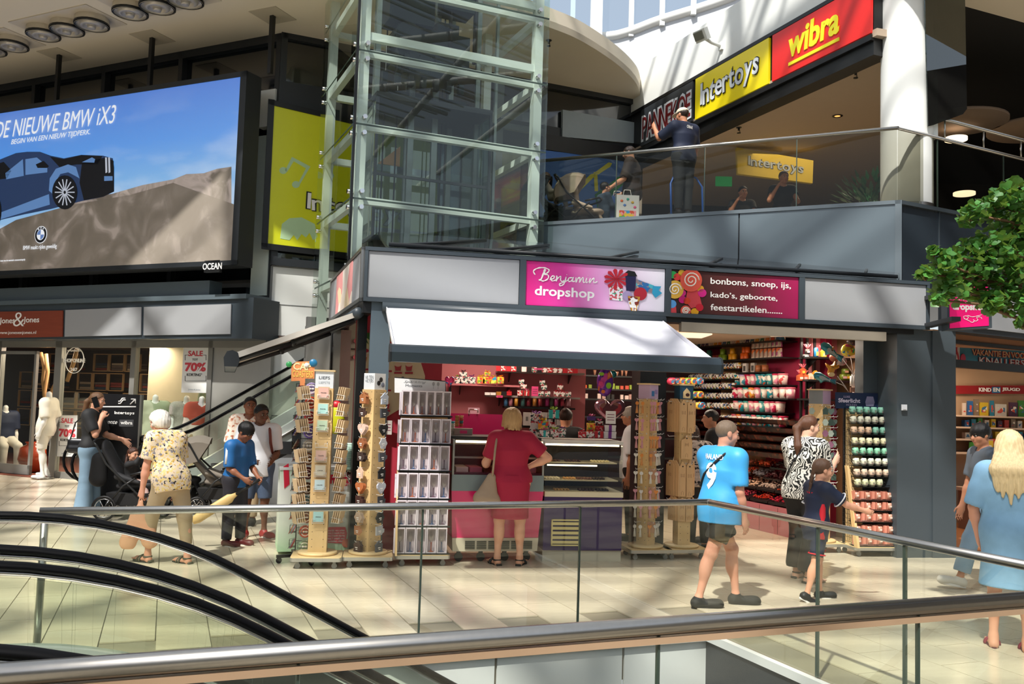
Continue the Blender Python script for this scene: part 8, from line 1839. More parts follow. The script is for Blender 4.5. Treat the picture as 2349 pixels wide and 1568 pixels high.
balloon('striped cupcake-shaped foil balloon, upright at the top of the bunch',[(1965,815),(1966,800),(1970,790),(1976,785),(1983,788),(1984,800),(1981,812),(1976,817)],1975,801,Yb_-.05,M_cup,.05,string=[(1970,817),(1963,845),S0])
balloon('second striped cupcake-shaped foil balloon tilted right',[(1983,812),(1988,800),(1996,793),(2006,796),(2010,803),(2002,814),(1994,821),(1986,819)],1997,807,Yb_-.1,M_cup,.05,string=[(1985,820),(1965,848),S0])
gir=lambda cx,cy,s_,f:[(cx+f*s_*x,cy+s_*y)for x,y in((-20,-14),(-12,-10),(-9,-22),(-4,-12),(6,-10),(18,-16),(14,-6),(9,0),(12,12),(8,20),(0,21),(-4,12),(-8,2),(-20,-4))]
for cx,cy,f,lab,st_ in((1908,846,-1,'smiling yellow giraffe-head foil balloon facing right in the middle left',[(1922,862),(1940,885),(1947,897)]),(1988,838,1,'smiling yellow giraffe-head foil balloon on the right of the bunch',[(1984,858),(1972,888)])):
 balloon(lab,gir(cx,cy,.85,f),cx,cy,Yb_-.3,M_gir,.06,string=st_,extra=[('snout',circ(cx+f*4,cy+13,7,5),mat('snout_cream','d8bc88',.5)),('eye_line',[(cx-5,cy-1),(cx-1,cy-4),(cx+3,cy-1),(cx-1,cy-3)],M_black)])
star=lambda cx,cy,r_:[(cx+(r_ if i%2==0 else r_*.6)*math.cos(PI*i/5-.3),cy+(r_ if i%2==0 else r_*.6)*math.sin(PI*i/5-.3))for i in range(10)]
balloon('dark blue star foil balloon with white and red lettering at the right',star(2003,855,17),2003,855,Yb_-.2,spots('foil_star',even(['1c3a8a','1c3a8a','2a5ab0','142a60']),20,.2,.5),.05,string=[(1990,866),(1975,890)],extra=[('white_patch',star(2003,855,10),mat('foil_white','c8d4e0',.3))])
for px,py,c_,nm_ in((2008,812,'1a2038','dark blue foil balloon at the right end of the bunch'),(1955,783,'4a4448','grey spotted foil balloon under the shutter rail'),(1915,820,'7a4030','brown foil balloon behind the dolphin'),(1930,828,'8a7a78','silver foil balloon low in the middle')):balloon(nm_,circ(px,py,13,11,14),px,py,Yb_+.15,mat('foil_'+c_,c_,.2,.4),.04)
RB=Pl(sidep(.42,0),8)
b=B();x0,x1=RB.q(812,800)[0],RB.q(1020,800)[0];b.bb(x0,.35,0,x1,.42,ZB);struct('wall_red_partition',b,mat('partition_red','a8283c',.6),RB.P,RB.r)
def poster(label,pts,pl,base,out,texts=(),items=()):
 t=thing('poster',label,'poster',pl.P,pl.r);b=B();k=[pl.q(*p,-out)for p in pts];flat(b,k,out-.012,out);obj('poster_sheet',b,base,t)
 for s_,q,m,of in texts:tfit('lettering',s_,boxq(pl,q),m,t,out-.013,.002,off=of)
 for i_,(nm_,kp,m)in enumerate(items):b=B();flat(b,[pl.q(*p,-out)for p in kp],out-.016-.0015*i_,out-.012);obj(nm_,b,m,t)
 return t
def cone_items(L_):
 out=[]
 for x,y,cup in L_:
  if cup:out+=[('picture_cup',[(x-8,y),(x+8,y),(x+6,y+12),(x-6,y+12)],mat('cup_red','a8303a',.5)),('picture_cream',circ(x,y-2,8,5,10),mat('soft_cream','d8b8a0',.6))]
  else:out+=[('picture_cone',[(x-5,y),(x+5,y),(x,y+24)],mat('cone_orange','b8602a',.6)),('picture_cream',[(x-7,y+1),(x-6,y-6),(x-2,y-13),(x+3,y-11),(x+7,y-3),(x+6,y+1)],mat('soft_cream','d8b8a0'))]
  out.append(('picture_caption',[(x-9,y+27 if not cup else y+15),(x+9,y+27 if not cup else y+15),(x+9,y+31 if not cup else y+19),(x-9,y+31 if not cup else y+19)],mat('caption_red','a82038',.5)))
 return out
M_post=grad_mat('poster_cream_green',[(0,'8fae8a'),(.35,'c8c0a0'),(.7,'d8caa8'),(1,'c0c890')],.8,2.6,0)
poster('narrow ice-cream menu poster with palm leaves, left of the shop corner post',[(821,763),(848,763),(846,955),(818,955)],RB,M_post,.34,[('Softijs',[(829,803),(846,803),(846,808),(829,808)],M_letter,.0)],[('palm_leaf',[(821,763),(848,763),(848,780),(838,772),(846,790),(832,776),(836,796),(826,780),(824,800)],mat('palm_green','2c5a1c',.6)),('red_badge',circ(837,804,9,5),mat('caption_red','a82038'))]+cone_items([(837,818,0),(836,866,0)]))
poster('wide cream ice-cream menu poster with red script title and small ice pictures',[(884,765),(945,765),(975,862),(972,905),(880,960)],RB,M_post,.34,[('Frizzle',[(884,778),(914,772),(914,790),(884,793)],mat('script_red','d03a30',.5),.04)],cone_items([(890,822,0),(888,866,0),(913,838,1),(938,838,1),(886,925,1)]))
card_sign('grey number card with a large 2 beside the boxed glasses',889,980,20,32,10.2,mat('card_grey','c4beb8',.5),cat='notice')
SP2=Pl(cpos(648,9.75),17);
t=thing('soft_ice_cabinet','white and green printed soft-ice cabinet behind the wire and wooden stands','cabinet',SP2.P,SP2.r)
xa,xb=0.0,SP2.q(860,1100)[0];zt_=SP2.q(760,1078)[1]
b=B();b.bb(xa,.0,.03,xb,.5,zt_);obj('cabinet_body',b,grad_mat('cab_print',[(0,'9fc49a'),(.3,'d5dccd'),(.65,'dfe3da'),(1,'8fbf90')],0,1.1,0),t)
b=B();b.bb(xa-.01,-.01,zt_,xb,.52,zt_+.03);obj('cabinet_top',b,mat('cab_top','cfd2d0',.35),t)
def cabp(nm_,pts,m,d=1):b=B();flat(b,[SP2.q(*p)for p in pts],-.004*d-.002,-.001);return obj(nm_,b,m,t)
cabp('red_badge',circ(788,1098,19,17,18),mat('badge_red','c81e3c',.4));cabp('red_panel',[(746,1215),(755,1208),(792,1208),(796,1222),(792,1246),(752,1244)],mat('badge_red','c81e3c'));cabp('grapefruit',circ(794,1245,10,10,16),mat('grapefruit','d86848',.5),2);cabp('leaf_green',[(790,1078),(812,1080),(815,1100),(800,1108)],mat('leaf_print','2c8a3c',.5));cabp('left_print',[(650,1070),(662,1062),(664,1110),(652,1120)],mat('badge_red','c81e3c'))
tfit('lettering','Frizzle',boxq(SP2,[(758,1088),(796,1088),(796,1108),(758,1110)]),mat('badge_red','c81e3c'),t,-.008,.003,off=.06);tfit('lettering','Fruits & Nuts',boxq(SP2,[(776,1106),(802,1106),(802,1112),(776,1112)]),M_letter,t,-.012,.002);tfit('lettering','TWISTER',boxq(SP2,[(776,1114),(800,1114),(800,1121),(776,1121)]),M_letter,t,-.012,.002,off=.02)
for i,s_ in enumerate(('heerlijk vers softijs','kies 2 lepels fruit','kies 3 lepels dipping','kies 1 smaak saus','twizzlen maar!')):tfit('lettering',s_,boxq(SP2,[(752,1214+i*6),(790,1214+i*6),(790,1218+i*6),(752,1218+i*6)]),M_letter,t,-.008,.001)
p=at(802,1077,9.95);r=thing('cup_stack','tall leaning stack of mint paper cups on the soft-ice cabinet','cups',p)
for k in range(12):b=B();b.lathe([(0,0),(.036,0),(.043,.03),(0,.03)],(.0,0,k*.024),14);obj('cup',b,mat('mint_cup' if k<8 else 'mint_cup2','9fc0b0' if k<8 else 'b0cdbf',.6),r)
b=B();b.ell((0,0,0),(.10,.05,.17),14,10);o=obj('yellow_hood',b,mat('hood_yellow','c8c820',.4),None,at(770,960,9.9));tag(o,'yellow plastic hood with a red top between the wooden stands','machine hood');b=B();b.ell((0,0,.15),(.06,.04,.05),10,8);obj('red_top',b,mat('hood_red','c81e2c',.4),o)
for x,y,e in((-.2,11.0,30),(2.4,12.6,44),(3.9,11.9,30),(1.6,13.2,30)):
 ld=bpy.data.lights.new('shop_lamp','AREA');ld.energy=e;ld.size=.7;ld.color=(1,.82,.66);lo_=bpy.data.objects.new('shop_lamp',ld);COL.objects.link(lo_);lo_.location=(x,y,2.66)
 b=B();b.bb(-.35,-.35,.0,.35,.35,.02);o=obj('ceiling_panel_lamp',b,mat('lamp_panel','ffe8cc',.5,emit=1.0),None,(x,y,2.715));tag(o,'square warm ceiling lamp inside the sweet shop'+{-.2:' above the pink wall',2.4:' above the middle',3.9:' near the right opening',1.6:' at the far back'}[x],'lamp')
# clothes shop on the left
nL=Vector((math.sin(lr),-math.cos(lr),0));LF_=Pl(LP+nL*.56,LD);LG=Pl(LP,LD)
def fpan(name,label,pts,m,cat,pl=LF_,y0=-.02):
 t=thing(name,label,cat,pl.P,pl.r);b=B();pl.poly(b,pts,y0,.0);obj('panel_face',b,m,t);return t
fpan('fascia_panel','light grey fascia panel left of the middle, right of the wood sign',[(152,711),(326,704),(325,768),(150,772)],M_grey,'panel')
fpan('fascia_panel','light grey fascia panel at the right end of the clothes shop fascia',[(332,704),(532,697),(530,766),(331,769)],M_grey,'panel')
t=fpan('shop_sign','reddish wooden fascia sign reading Jones & Jones with a web address',[(-60,716),(146,712),(145,772),(-60,776)],mat('mahogany_sign','86402e',.4,0,.2,3,stretch=(.6,6,8)),'sign')
tfit('lettering','Jones',boxq(LF_,[(2,729),(36,728),(36,745),(2,746)]),M_letter,t,-.022,.004,off=.01);tfit('lettering','Jones',boxq(LF_,[(57,727),(92,726),(92,743),(57,744)]),M_letter,t,-.022,.004,off=.01);tfit('lettering','&',boxq(LF_,[(35,717),(58,716),(58,748),(35,749)]),M_letter,t,-.026,.004,off=-.01);tfit('lettering','www.jonesenjones.nl',boxq(LF_,[(-2,760),(85,758),(85,767),(-2,769)]),M_letter,t,-.022,.003)
M_lg=mat('shopfront_grey','8b8a86',.4,.3)
b=B();q=lambda x,y=950:LG.q(x,y)[0]
for xa,xb in((124,139),(298,309),(476,486),(-14,0)):b.bb(q(xa),-.06,0,q(xb),.04,2.62)
b.bb(-14,-.06,2.5,0,.04,2.64);b.bb(q(139),-.05,0,q(486),.03,.12);struct('trim_50',b,M_lg,LP,lr)
b=B();b.bb(q(486),-.03,0,.1,.05,2.62);b.bb(q(483),-.035,0,q(486),.06,2.62);struct('wall_grey_panel',b,mat('grey_side_panel','9a9994',.5),LP,lr)
for i,(xa,xb)in enumerate(((139,298),(309,476))):b=B();b.bb(q(xa),-.005,.12,q(xb),.005,2.5);struct(f'window_{i+5}',b,M_glassclear,LP,lr)
b=B();b.bb(-14,3.6,0,.4,3.7,2.7);b.bb(-14,.1,2.66,.4,3.6,2.72);struct('wall_shop_back',b,mat('dark_brown_wall','3a2c24',.7),LP,lr)
b=B();b.bb(-14,-.3,.0,q(124),3.6,.012);struct('floor_shop_mat',b,mat('terracotta_mat','6b3322',.8),LP,lr)
t=thing('backdrop_panel','cream display backdrop panel in the right shop window','panel',LP,lr);qb=Pl(LP-nL*1.0,LD);b=B();b.bb(qb.q(338,900)[0],1.0,0,-.3,1.05,2.6);obj('panel_board',b,mat('cream_backdrop','cdbfa2',.8),t)
t=thing('door_frame','open grey glass shop door left of the white mannequin','door',LP,lr);x0,x1=q(2),q(88);b=B()
for x in(x0,x1-.06):b.bb(x,-.12,.02,x+.06,-.06,2.42)
b.bb(x0,-.12,2.36,x1,-.06,2.42);b.bb(x0,-.12,.02,x1,-.06,.2);obj('leaf_frame',b,M_lg,t);b=B();b.bb(x0+.06,-.095,.2,x1-.06,-.085,2.36);obj('pane',b,M_glassclear,t)
t=thing('shop_wall_shelves','wooden box shelves of folded clothes at the back of the clothes shop','shelves',LP,lr);rr=random.Random(3)
for i in range(13):
 for j in range(5):
  x=-10.6+i*.52;z=.3+j*.46
  if(i*3+j)%4==0:continue
  b=B();b.bb(x,3.2,z,x+.5,3.25,z+.02);b.bb(x,3.2,z+.40,x+.5,3.25,z+.42);b.bb(x,3.2,z,x+.02,3.25,z+.42);b.bb(x+.48,3.2,z,x+.5,3.25,z+.42);obj('box_frame',b,mat('shelf_oak','9a7a54',.6),t)
  for k in range(3):b=B();b.bb(x+.05,3.25,z+.03+k*.06,x+.42,3.5,z+.08+k*.06);c_=rr.choice(['5a4a44','2c3444','6a2a24','8a7a68','3a3a3a']);obj('folded_clothes',b,mat('fold_'+c_,c_,.9),t)
def sale(label,pts,pl,y=-.02):
 t=thing('sale_poster',label,'poster',pl.P,pl.r);b=B();pl.poly(b,pts,y-.004,y);obj('poster_sheet',b,mat('poster_white','dfe0de',.6),t);(xa,ya),(xb,_),(xc,yc)=pts[0],pts[1],pts[2];w,h=xb-xa,yc-ya;M_r=mat('sale_red','c8404c',.6);M_k=mat('sale_black','2a2a2c',.6)
 def L_(s_,u0,u1,v0,v1,m,of=.03):tfit('lettering',s_,boxq(pl,[(xa+w*u0,ya+h*v0),(xa+w*u1,ya+h*v0),(xa+w*u1,ya+h*v1),(xa+w*u0,ya+h*v1)]),m,t,y-.005,.002,off=of)
 L_('SALE',.2,.78,.07,.19,M_r);L_('TOT',.36,.58,.24,.29,M_k);L_('70%',.07,.9,.33,.53,M_r,.05);L_('KORTING*',.14,.76,.565,.63,M_k);L_('Jones & Jones',.2,.68,.91,.95,mat('ink_pale','9aa2aa'),0)
 b=B()
 for u,v,a,c in((.06,.16,.02,.12),(.06,.16,.12,.01),(.92,.16,-.02,.12),(.92,.16,-.12,.01),(.06,.62,.02,.11),(.06,.73,.86,.008),(.92,.62,-.02,.11)):pl.poly(b,[(xa+w*u,ya+h*v),(xa+w*(u+a),ya+h*v),(xa+w*(u+a),ya+h*(v+c)),(xa+w*u,ya+h*(v+c))],y-.006,y-.004)
 obj('corner_lines',b,M_k,t)
sale('white SALE 70% poster hanging high in the right shop window',[(423,797),(480,795),(475,901),(418,900)],LG);sale('white SALE 70% poster low in the window behind the phoning woman',[(135,952),(180,952),(176,1047),(130,1046)],LG)
t=thing('window_sticker','round white SHOP ONLINE 24/7 lettering on the left shop window','sticker',LG.P,LG.r);c0=LG.q(172,826);rx=abs(LG.q(193,826)[0]-LG.q(151,826)[0])/2;rz_=abs(LG.q(172,797)[1]-LG.q(172,856)[1])/2
b=B();b.tube([(c0[0]+rx*math.cos(a),-.012,c0[1]+rz_*math.sin(a))for a in[2*PI*i/40 for i in range(40)]],.008,4,closed=True);obj('sticker_ring',b,M_letter,t)
tfit('lettering','SHOP ONLINE',boxq(LG,[(148,822),(196,822),(196,831),(148,831)]),M_letter,t,-.012,.003,off=.03);tfit('lettering','24/7',boxq(LG,[(163,843),(178,843),(178,851),(163,851)]),M_letter,t,-.012,.003,off=.02);tfit('lettering','WWW.JONESENJONES.NL',boxq(LG,[(156,802),(188,802),(188,807),(156,807)]),M_letter,t,-.014,.002)
t=thing('driftwood_branches','tall bare driftwood branches standing behind the open shop door','branches',LG.P,LG.r)
for pts in([(42,805),(50,840),(47,870),(52,910),(44,950),(48,985)],[(54,808),(58,850),(50,900),(54,940),(52,985)],[(94,822),(84,860),(66,900),(74,935)],[(126,796),(118,830),(103,872)]):b=B();b.tube([(LG.q(*p)[0],.5,LG.q(*p)[1])for p in pts],.04,7);obj('branch',b,mat('driftwood','8e6c42',.8,0,.2),t)
p=LG.P+LG.u*q(44)+nL*-.35;b=B();b.lathe([(0,0),(.16,.01),(.27,.25),(.24,.48),(.12,.55),(.15,.60),(.10,.58)],(0,0,0),20);o=obj('floor_vase',b,mat('vase_orange','a23c1c',.25,coat=.5),None,(p.x,p.y,.02));tag(o,'large glossy orange-brown floor vase behind the shop door','vase')
def mannequin(label,px,py,Y,face,pose,clothes,H=1.78,z=0):
 loc=at(px,py,Y);c=person(label,(loc.x,loc.y,z),face,H,pose,'light','none','',[],h=.012,mannequin=True,body_m=mat('mannequin_white','e4e2dd',.35),name='mannequin',cat='mannequin')
 for kind,nm_,m,o in clothes:wear(c,kind,nm_,m,**o)
 b=B();b.cyl((0,0,-.0),(0,0,.01),.2,n=20);obj('stand_plate',b,M_steel,c['t']);return c
M_ivory=mat('ivory_cloth','d8d2c4',.85,0,.03,5,bump=.3,bscale=8)
mannequin('headless white mannequin in ivory shirt and shorts by the shop door',103,1000,17.0,185,dict(legR=((.02,.25,-1),(0,-.35,-1),(0,1,0)),legL=((0,.02,-1),(0,-.10,-1),(0,1,0)),armL=((-.15,-.15,-1),(0,.35,-1)),armR=((.2,-.2,-1),(0,.3,-1)),lean=(0,-.08,1)),[('top','ivory_shirt',M_ivory,dict(sleeve=.8,hem=-.08,g=.03)),('pants','ivory_shorts',M_ivory,dict(len=.85,g=.02))],z=.02)
M_sage=mat('sage_cloth','8d967a',.85,0,.05,5,bump=.3,bscale=8);M_cor=mat('coral_cloth','b4543e',.85,0,.05,5,bump=.3,bscale=8);M_knit=mat('grey_knit','8a857c',.9,0,.3,40)
YW=15.9
mannequin('headless mannequin in a sage green shirt in the right shop window',352,1000,YW+.5,-70,{},[('top','sage_shirt',M_sage,dict(sleeve=.85,hem=-.08,g=.03)),('pants','sand_trousers',M_khaki,dict(len=1.8,g=.018))],z=.02)
mannequin('headless mannequin with a coral sweater over a white shirt in the right shop window',459,1000,YW-.05,-70,{},[('top','white_shirt',M_ivory,dict(sleeve=1.5,hem=-.08,g=.022)),('top','coral_sweater',M_cor,dict(sleeve=.4,hem=.10,g=.036,neck=.02)),('pants','sand_trousers',M_khaki,dict(len=1.8,g=.018))],z=.02)
mannequin('headless mannequin in a grey knitted vest between two dressed mannequins',424,1000,YW+.35,-70,{},[('top','knit_vest',M_knit,dict(sleeve=.35,hem=-.05,g=.03)),('pants','light_trousers',M_ivory,dict(len=1.8,g=.018))],z=.02)
mannequin('mannequin in a navy shirt at the left edge inside the clothes shop',8,1000,18.6,-40,dict(legR=((.1,.9,-.3),(0,0,-1),(0,1,0)),legL=((-.1,.9,-.3),(0,0,-1),(0,1,0))),[('top','navy_top',M_navy,dict(sleeve=.8,hem=-.06,g=.03)),('pants','cream_trousers',M_ivory,dict(len=1.9,g=.018))])
def hung(label,px,py,w,h,m,sl=1):
 c=LG.q(px,py);t=thing('hanging_shirt',label,'shirt',LG.P+LG.u*c[0]-nL*.9+Vector((0,0,c[1])),lr);K=Sdf();K.cone((0,0,h*.3),(0,0,-h*.42),w*.38,w*.42,.05,(0,1,0),.22);K.cone((-w*.3,0,h*.36),(w*.3,0,h*.36),.05,.05,.04,(0,1,0),.5)
 for sg in(1,-1):K.cone((sg*w*.36,0,h*.34),(sg*w*.5,0,-h*.05*sl),.06,.06,.03,(0,1,0),.5)
 sdf_obj('shirt_cloth',K,.014,m,t)
hung('pale green shirt hanging on the cream backdrop',388,925,.34,.62,M_sage);hung('beige shirt with price tag hanging on the cream backdrop',405,895,.40,.62,mat('beige_cloth','b39f80',.85,0,.05,5,bump=.3,bscale=8));hung('black shirt partly behind the SALE poster',418,855,.34,.55,M_blackcl)
tp=at(320,1100,12.8);TP=Pl(tp,2);t=thing('direction_board','black direction board with escalator symbol, arrow and shop names','sign',TP.P,TP.r);k=[TP.q(*p)for p in((233,905),(320,905))]
b=B();b.bb(TP.q(228,1000)[0],0,0,TP.q(320,1000)[0],.08,k[1][1]);obj('board',b,mat('board_black','17171a',.35),t);b=B();b.bb(TP.q(316,1000)[0],-.004,0,TP.q(320,1000)[0],.081,k[1][1]);obj('edge',b,M_steel,t)
tfit('lettering','Intertoys',boxq(TP,[(263,942),(308,944),(308,952),(263,951)]),M_letter,t,-.001,.003,off=.03,wob=.1);tfit('lettering','La Fuente',boxq(TP,[(219,963),(269,961),(269,971),(219,972)]),M_letter,t,-.001,.003,shear=.3)
b=B();TP.poly(b,[(274,962),(307,962),(306,978),(273,978)],-.004,-.001);obj('name_patch',b,mat('patch_grey','4a4a4c',.6),t);tfit('lettering','wibra',boxq(TP,[(277,965),(304,965),(304,973),(277,973)]),M_letter,t,-.004,.003,off=.03)
b=B();TP.poly(b,[(232,931),(312,931),(312,933.5),(232,933.5)],-.004,-.001)
tb_=lambda pts,r=.009:b.tube([(TP.q(*p)[0],-.006,TP.q(*p)[1])for p in pts],r,5)
tb_([(299,927),(311,915)]);tb_([(301,915),(311,915),(311,925)]);tb_([(272,925),(277,925),(283,917),(289,917)]);tb_([(272,920),(276,920),(281,913),(288,913)]);obj('symbols',b,M_letter,t)
# pushchairs
def wheel_o(r,par,loc,m=None):
 b=B();b.tube([(r*math.cos(a),0,r*math.sin(a))for a in[2*PI*i/20 for i in range(20)]],.016,6,closed=True);w=obj('wheel',b,M_rubber,par,loc)
 b=B();b.tube([(r*.8*math.cos(a),0,r*.8*math.sin(a))for a in[2*PI*i/20 for i in range(20)]],.006,5,closed=True)
 for i in range(6):a=2*PI*i/6;b.tube([(0,0,0),(r*.8*math.cos(a),0,r*.8*math.sin(a))],.006,4)
 b.cyl((0,-.02,0),(0,.02,0),.02,n=8);obj('rim',b,m or M_chrome,w)
def stroller(label,loc,rz,cloth,hood=True,big=.14,z=0,s=1.0,hood_m=None,rec=.35):
 """faces +x; handle at -x"""
 t=thing('pushchair',label,'pushchair',loc,rz,None);t.scale=(s,)*3
 for sg in(-.24,.24):
  wheel_o(big,t,(-.28,sg,big+.016));wheel_o(.085,t,(.34,sg*.85,.10))
  b=B();b.tube([(.36,sg*.85,.11),(.15,sg,.35),(-.28,sg,.74),(-.42,sg,.98),(-.46,sg,1.02)],.014,8);b.tube([(-.28,sg,.16),(-.05,sg,.46),(.1,sg,.56)],.013,8);obj('frame_tube',b,M_black,t)
 b=B();b.tube([(-.46,-.24,1.02),(-.49,-.1,1.05),(-.49,.1,1.05),(-.46,.24,1.02)],.018,8);obj('handle',b,M_rubber,t)
 K=Sdf();K.cone((.20,0,.46),(-.08,0,.44),.12,.14,.05,(0,0,1),.5);K.cone((-.10,0,.46),(-.10-rec*.75,0,.90),.13,.15,.05,(1,0,.3),.35);K.cone((.22,0,.44),(.34,0,.24),.08,.07,.04,(1,0,1),.4)
 for sg in(-1,1):K.cone((.12,sg*.16,.50),(-.15,sg*.17,.58),.03,.05,.03)
 sdf_obj('seat',K,.016,cloth,t)
 b=B();b.tube([(.02,-.2,.60),(.24,-.15,.66),(.28,0,.67),(.24,.15,.66),(.02,.2,.60)],.016,6);obj('bumper_bar',b,M_black,t)
 b=B();b.hexa([(-.25,-.18,.2),(.2,-.18,.2),(.2,.18,.2),(-.25,.18,.2),(-.28,-.2,.36),(.24,-.2,.36),(.24,.2,.36),(-.28,.2,.36)]);obj('basket',b,M_blackcl,t)
 if hood:
  b=B();P_=[]
  for i in range(9):
   a=math.radians(200-i*17);cx,cz=-.12-rec*.35,.74;P_.append([(cx+.36*math.cos(a)*(1-.12*(abs(y)/.22)**2),y,cz+.36*math.sin(a)*(1-.25*(abs(y)/.22)**3))for y in[-.22+.44*j/8 for j in range(9)]])
  b.grid(P_);b.grid([[(x*.97,y*.97,z_*.97+.01)for x,y,z_ in r]for r in P_][::-1])
  for i in(0,4,8):b.tube(P_[i],.008,5)
  for j in(0,8):
   c_=(-.12-rec*.35,-.22 if j==0 else.22,.74)
   for i in range(8):b.add([c_,P_[i][j],P_[i+1][j]],[(0,1,2)])
  obj('hood',b,hood_m or cloth,t)
 return t
def child(label,loc,rz_deg,H,pose,top_m,hair='short',hc_='1c120e',skin='pale',pm=None,hs=1.5,z=None):
 c=person(label,loc,rz_deg,H,pose,skin,hair,hc_,[],h=.0085,hs=hs,w=1.05,shoes=('sneaker',M_whitecl,None));wear(c,'top','childs_top',top_m,sleeve=1.6,hem=-.05,g=.012);wear(c,'pants','childs_trousers',pm or M_khaki,len=1.85,g=.012);return c
sit=dict(legR=((.1,1,-.05),(.05,.35,-1),(0,1,.1)),legL=((-.1,1,-.05),(-.05,.3,-1),(0,1,.1)),armR=((.2,.4,-.8),(-.1,1,.1)),armL=((-.2,.4,-.8),(.1,1,.2)))
p=P2(302,1190);st1=stroller('black pushchair with a small girl in it, between the board and the elderly woman',p,.05,mat('pushchair_black','18181b',.7),hood=False,big=.15)
child('small girl with red hair clips sitting in the black pushchair',p+Vector((-.05,0,.50)),0,.92,dict(sit,z=.0,head=(-.5,.1,0),armR=((.3,.7,.2),(-.1,.5,.9))),M_blackcl,'pony','4a2c20','light',mat('pale_pink_cloth','c8a8a0',.8))
BG=Sdf();BG.cone((0,0,.08),(0,0,-.16),.10,.12,.05,(0,1,0),.6);t=thing('backpack','black backpack hanging from the handle of the black pushchair','bag',p+Vector((-.44,-.08,.70)),.2);sdf_obj('bag_body',BG,.013,M_blackcl,t)
p=P2(335,1172);st3=stroller('second black pushchair hidden behind the elderly woman',p+Vector((.42,.05,0)),.1,mat('pushchair_black','18181b'),hood=True,big=.13)
p=P2(468,1180);stroller('pushchair with a taupe grey hood, beside the boy with the cricket bat',p+Vector((.10,.30,0)),.25,mat('taupe_canvas','7b7368',.85),hood=True,big=.11,rec=.5,hood_m=mat('taupe_canvas','7b7368'))
# people upstairs
ZU=4.35
def UPp(px,Y):q_=at(px,500,Y);return Vector((q_.x,q_.y,ZU))
c=person('man in a dark brown t-shirt on the upper floor holding shopping bags',UPp(1448,14.9),160,1.78,dict(head=(.1,.25,0),armR=((.2,.1,-1),(-.1,.8,-.5)),armL=((-.2,.25,-.9),(.1,.8,-.45))),'light','buzz','2a1c14',[],h=.0115,w=1.08,shoes=('sneaker',M_blackcl,None))
wear(c,'top','brown_tshirt',mat('dark_brown_cloth','2f2624',.8,0,.06,5,bump=.2),sleeve=.85,hem=-.06,g=.022);wear(c,'pants','dark_trousers',M_blackcl,len=1.9,g=.016)
hd_=Matrix.Translation(c['t'].location)@Matrix.Rotation(c['t'].rotation_euler[2],4,'Z')@Vector(c['arms']['L'][4])
for i,(dx,m,lab)in enumerate(((.0,'fisher_white','white paper shopping bag with a colourful toy picture, held by the man in brown'),(-.22,'bag_blue','dark blue shopping bag edge beside the white toy bag'))):
 t=thing('shopping_bag',lab,'bag',(at(1438,450,14.7).x+dx*.7,hd_.y-.16+.1*i,hd_.z-.62),.05);b=B();b.bb(-.19,-.07,0,.19,.07,.50);obj('bag_body',b,mat(m,'dfe4e8' if i==0 else '2c4a80',.4),t);b=B();b.tube([(-.07,0,.5),(-.05,0,.60),(.05,0,.60),(.07,0,.5)],.006,5);obj('handle',b,M_letter,t)
 if i==0:
  b=B();b.box((.0,-.073,.16),(.28,.004,.16));obj('toy_picture',b,spots('toy_print',even(['3a9ad8','e8c83a','d8503a','4ab86a','8a5ac8','f0a0b0']),22),t)
  for k,(x,z_)in enumerate(((-.1,.40),(0,.43),(.08,.38),(-.05,.33),(.12,.30))):b=B();b.ell((x,-.073,z_),(.025,.003,.022),8,6);obj('toy_dot',b,mat('dot'+str(k),['e8703a','3ab0a0','d8b03a','5a8ad8','e0609a'][k],.5),t)
c=person('man in a beige cap and navy polo shirt standing on a step ladder upstairs',UPp(1566,14.1)+Vector((0,0,.40)),118,1.80,dict(head=(.25,.1,0),armL=((-.3,.6,-.4),(.1,.6,.8)),armR=((.2,.1,-1),(0,.3,-1))),'tan','cap','2a1c14',[],h=.011,w=1.05,shoes=('sneaker',M_blackcl,M_blacksole))
wear(c,'top','navy_polo',M_navy,sleeve=.8,hem=-.05,g=.020);wear(c,'pants','work_trousers',mat('work_trousers','1c2024',.8,0,.1),len=1.92,g=.018)
back_print(c,'Obbuld',-.05,.07,.245*c['s'],.275*c['s'],M_letter,.092,off=.01)
t=thing('step_ladder','blue and steel step ladder under the man with the cap','ladder',UPp(1570,14.15),.3)
for x in(-.28,.28):b=B();b.tube([(x,-.12,0),(x,-.05,.9),(x*.7,0,1.05),(0,0,1.1)],.018,6);obj('blue_rail',b,mat('ladder_blue','1c4fa0',.4),t)
for z_ in(.18,.38):b=B();b.bb(-.26,-.15,z_-.02,.26,.22,z_+.01);obj('tread',b,M_steel,t)
c=child('small dark-haired boy in blue standing on the upper floor beside the white bag',UPp(1384,14.7),30,1.08,dict(head=(-.2,0,0),armR=((.1,.4,-.9),(0,1,.1)),armL=((-.1,.3,-.9),(0,1,0))),mat('slate_blue_cloth','35485c',.8),'up','120c0a','light',mat('slate_blue_cloth','35485c'),hs=1.3)
stroller('dark pushchair with a toddler reclining, at the left end of the upper railing',UPp(1276,14.5),-.1,mat('pushchair_black','18181b'),hood=True,big=.12,z=ZU)
child('toddler with dark hair reclining in the upstairs dark pushchair',UPp(1272,14.5)+Vector((-.05,0,.52)),-5,.85,dict(sit,lean=(0,-.5,1),head=(0,-.1,0)),M_ivory,'curl','3a2418','pale',M_ivory)
stroller('pushchair with a beige hood on the upper floor',UPp(1340,14.3),-.15,mat('beige_canvas','b8a898',.85),hood=True,big=.12,z=ZU,rec=.1,hood_m=mat('beige_canvas','b8a898'))
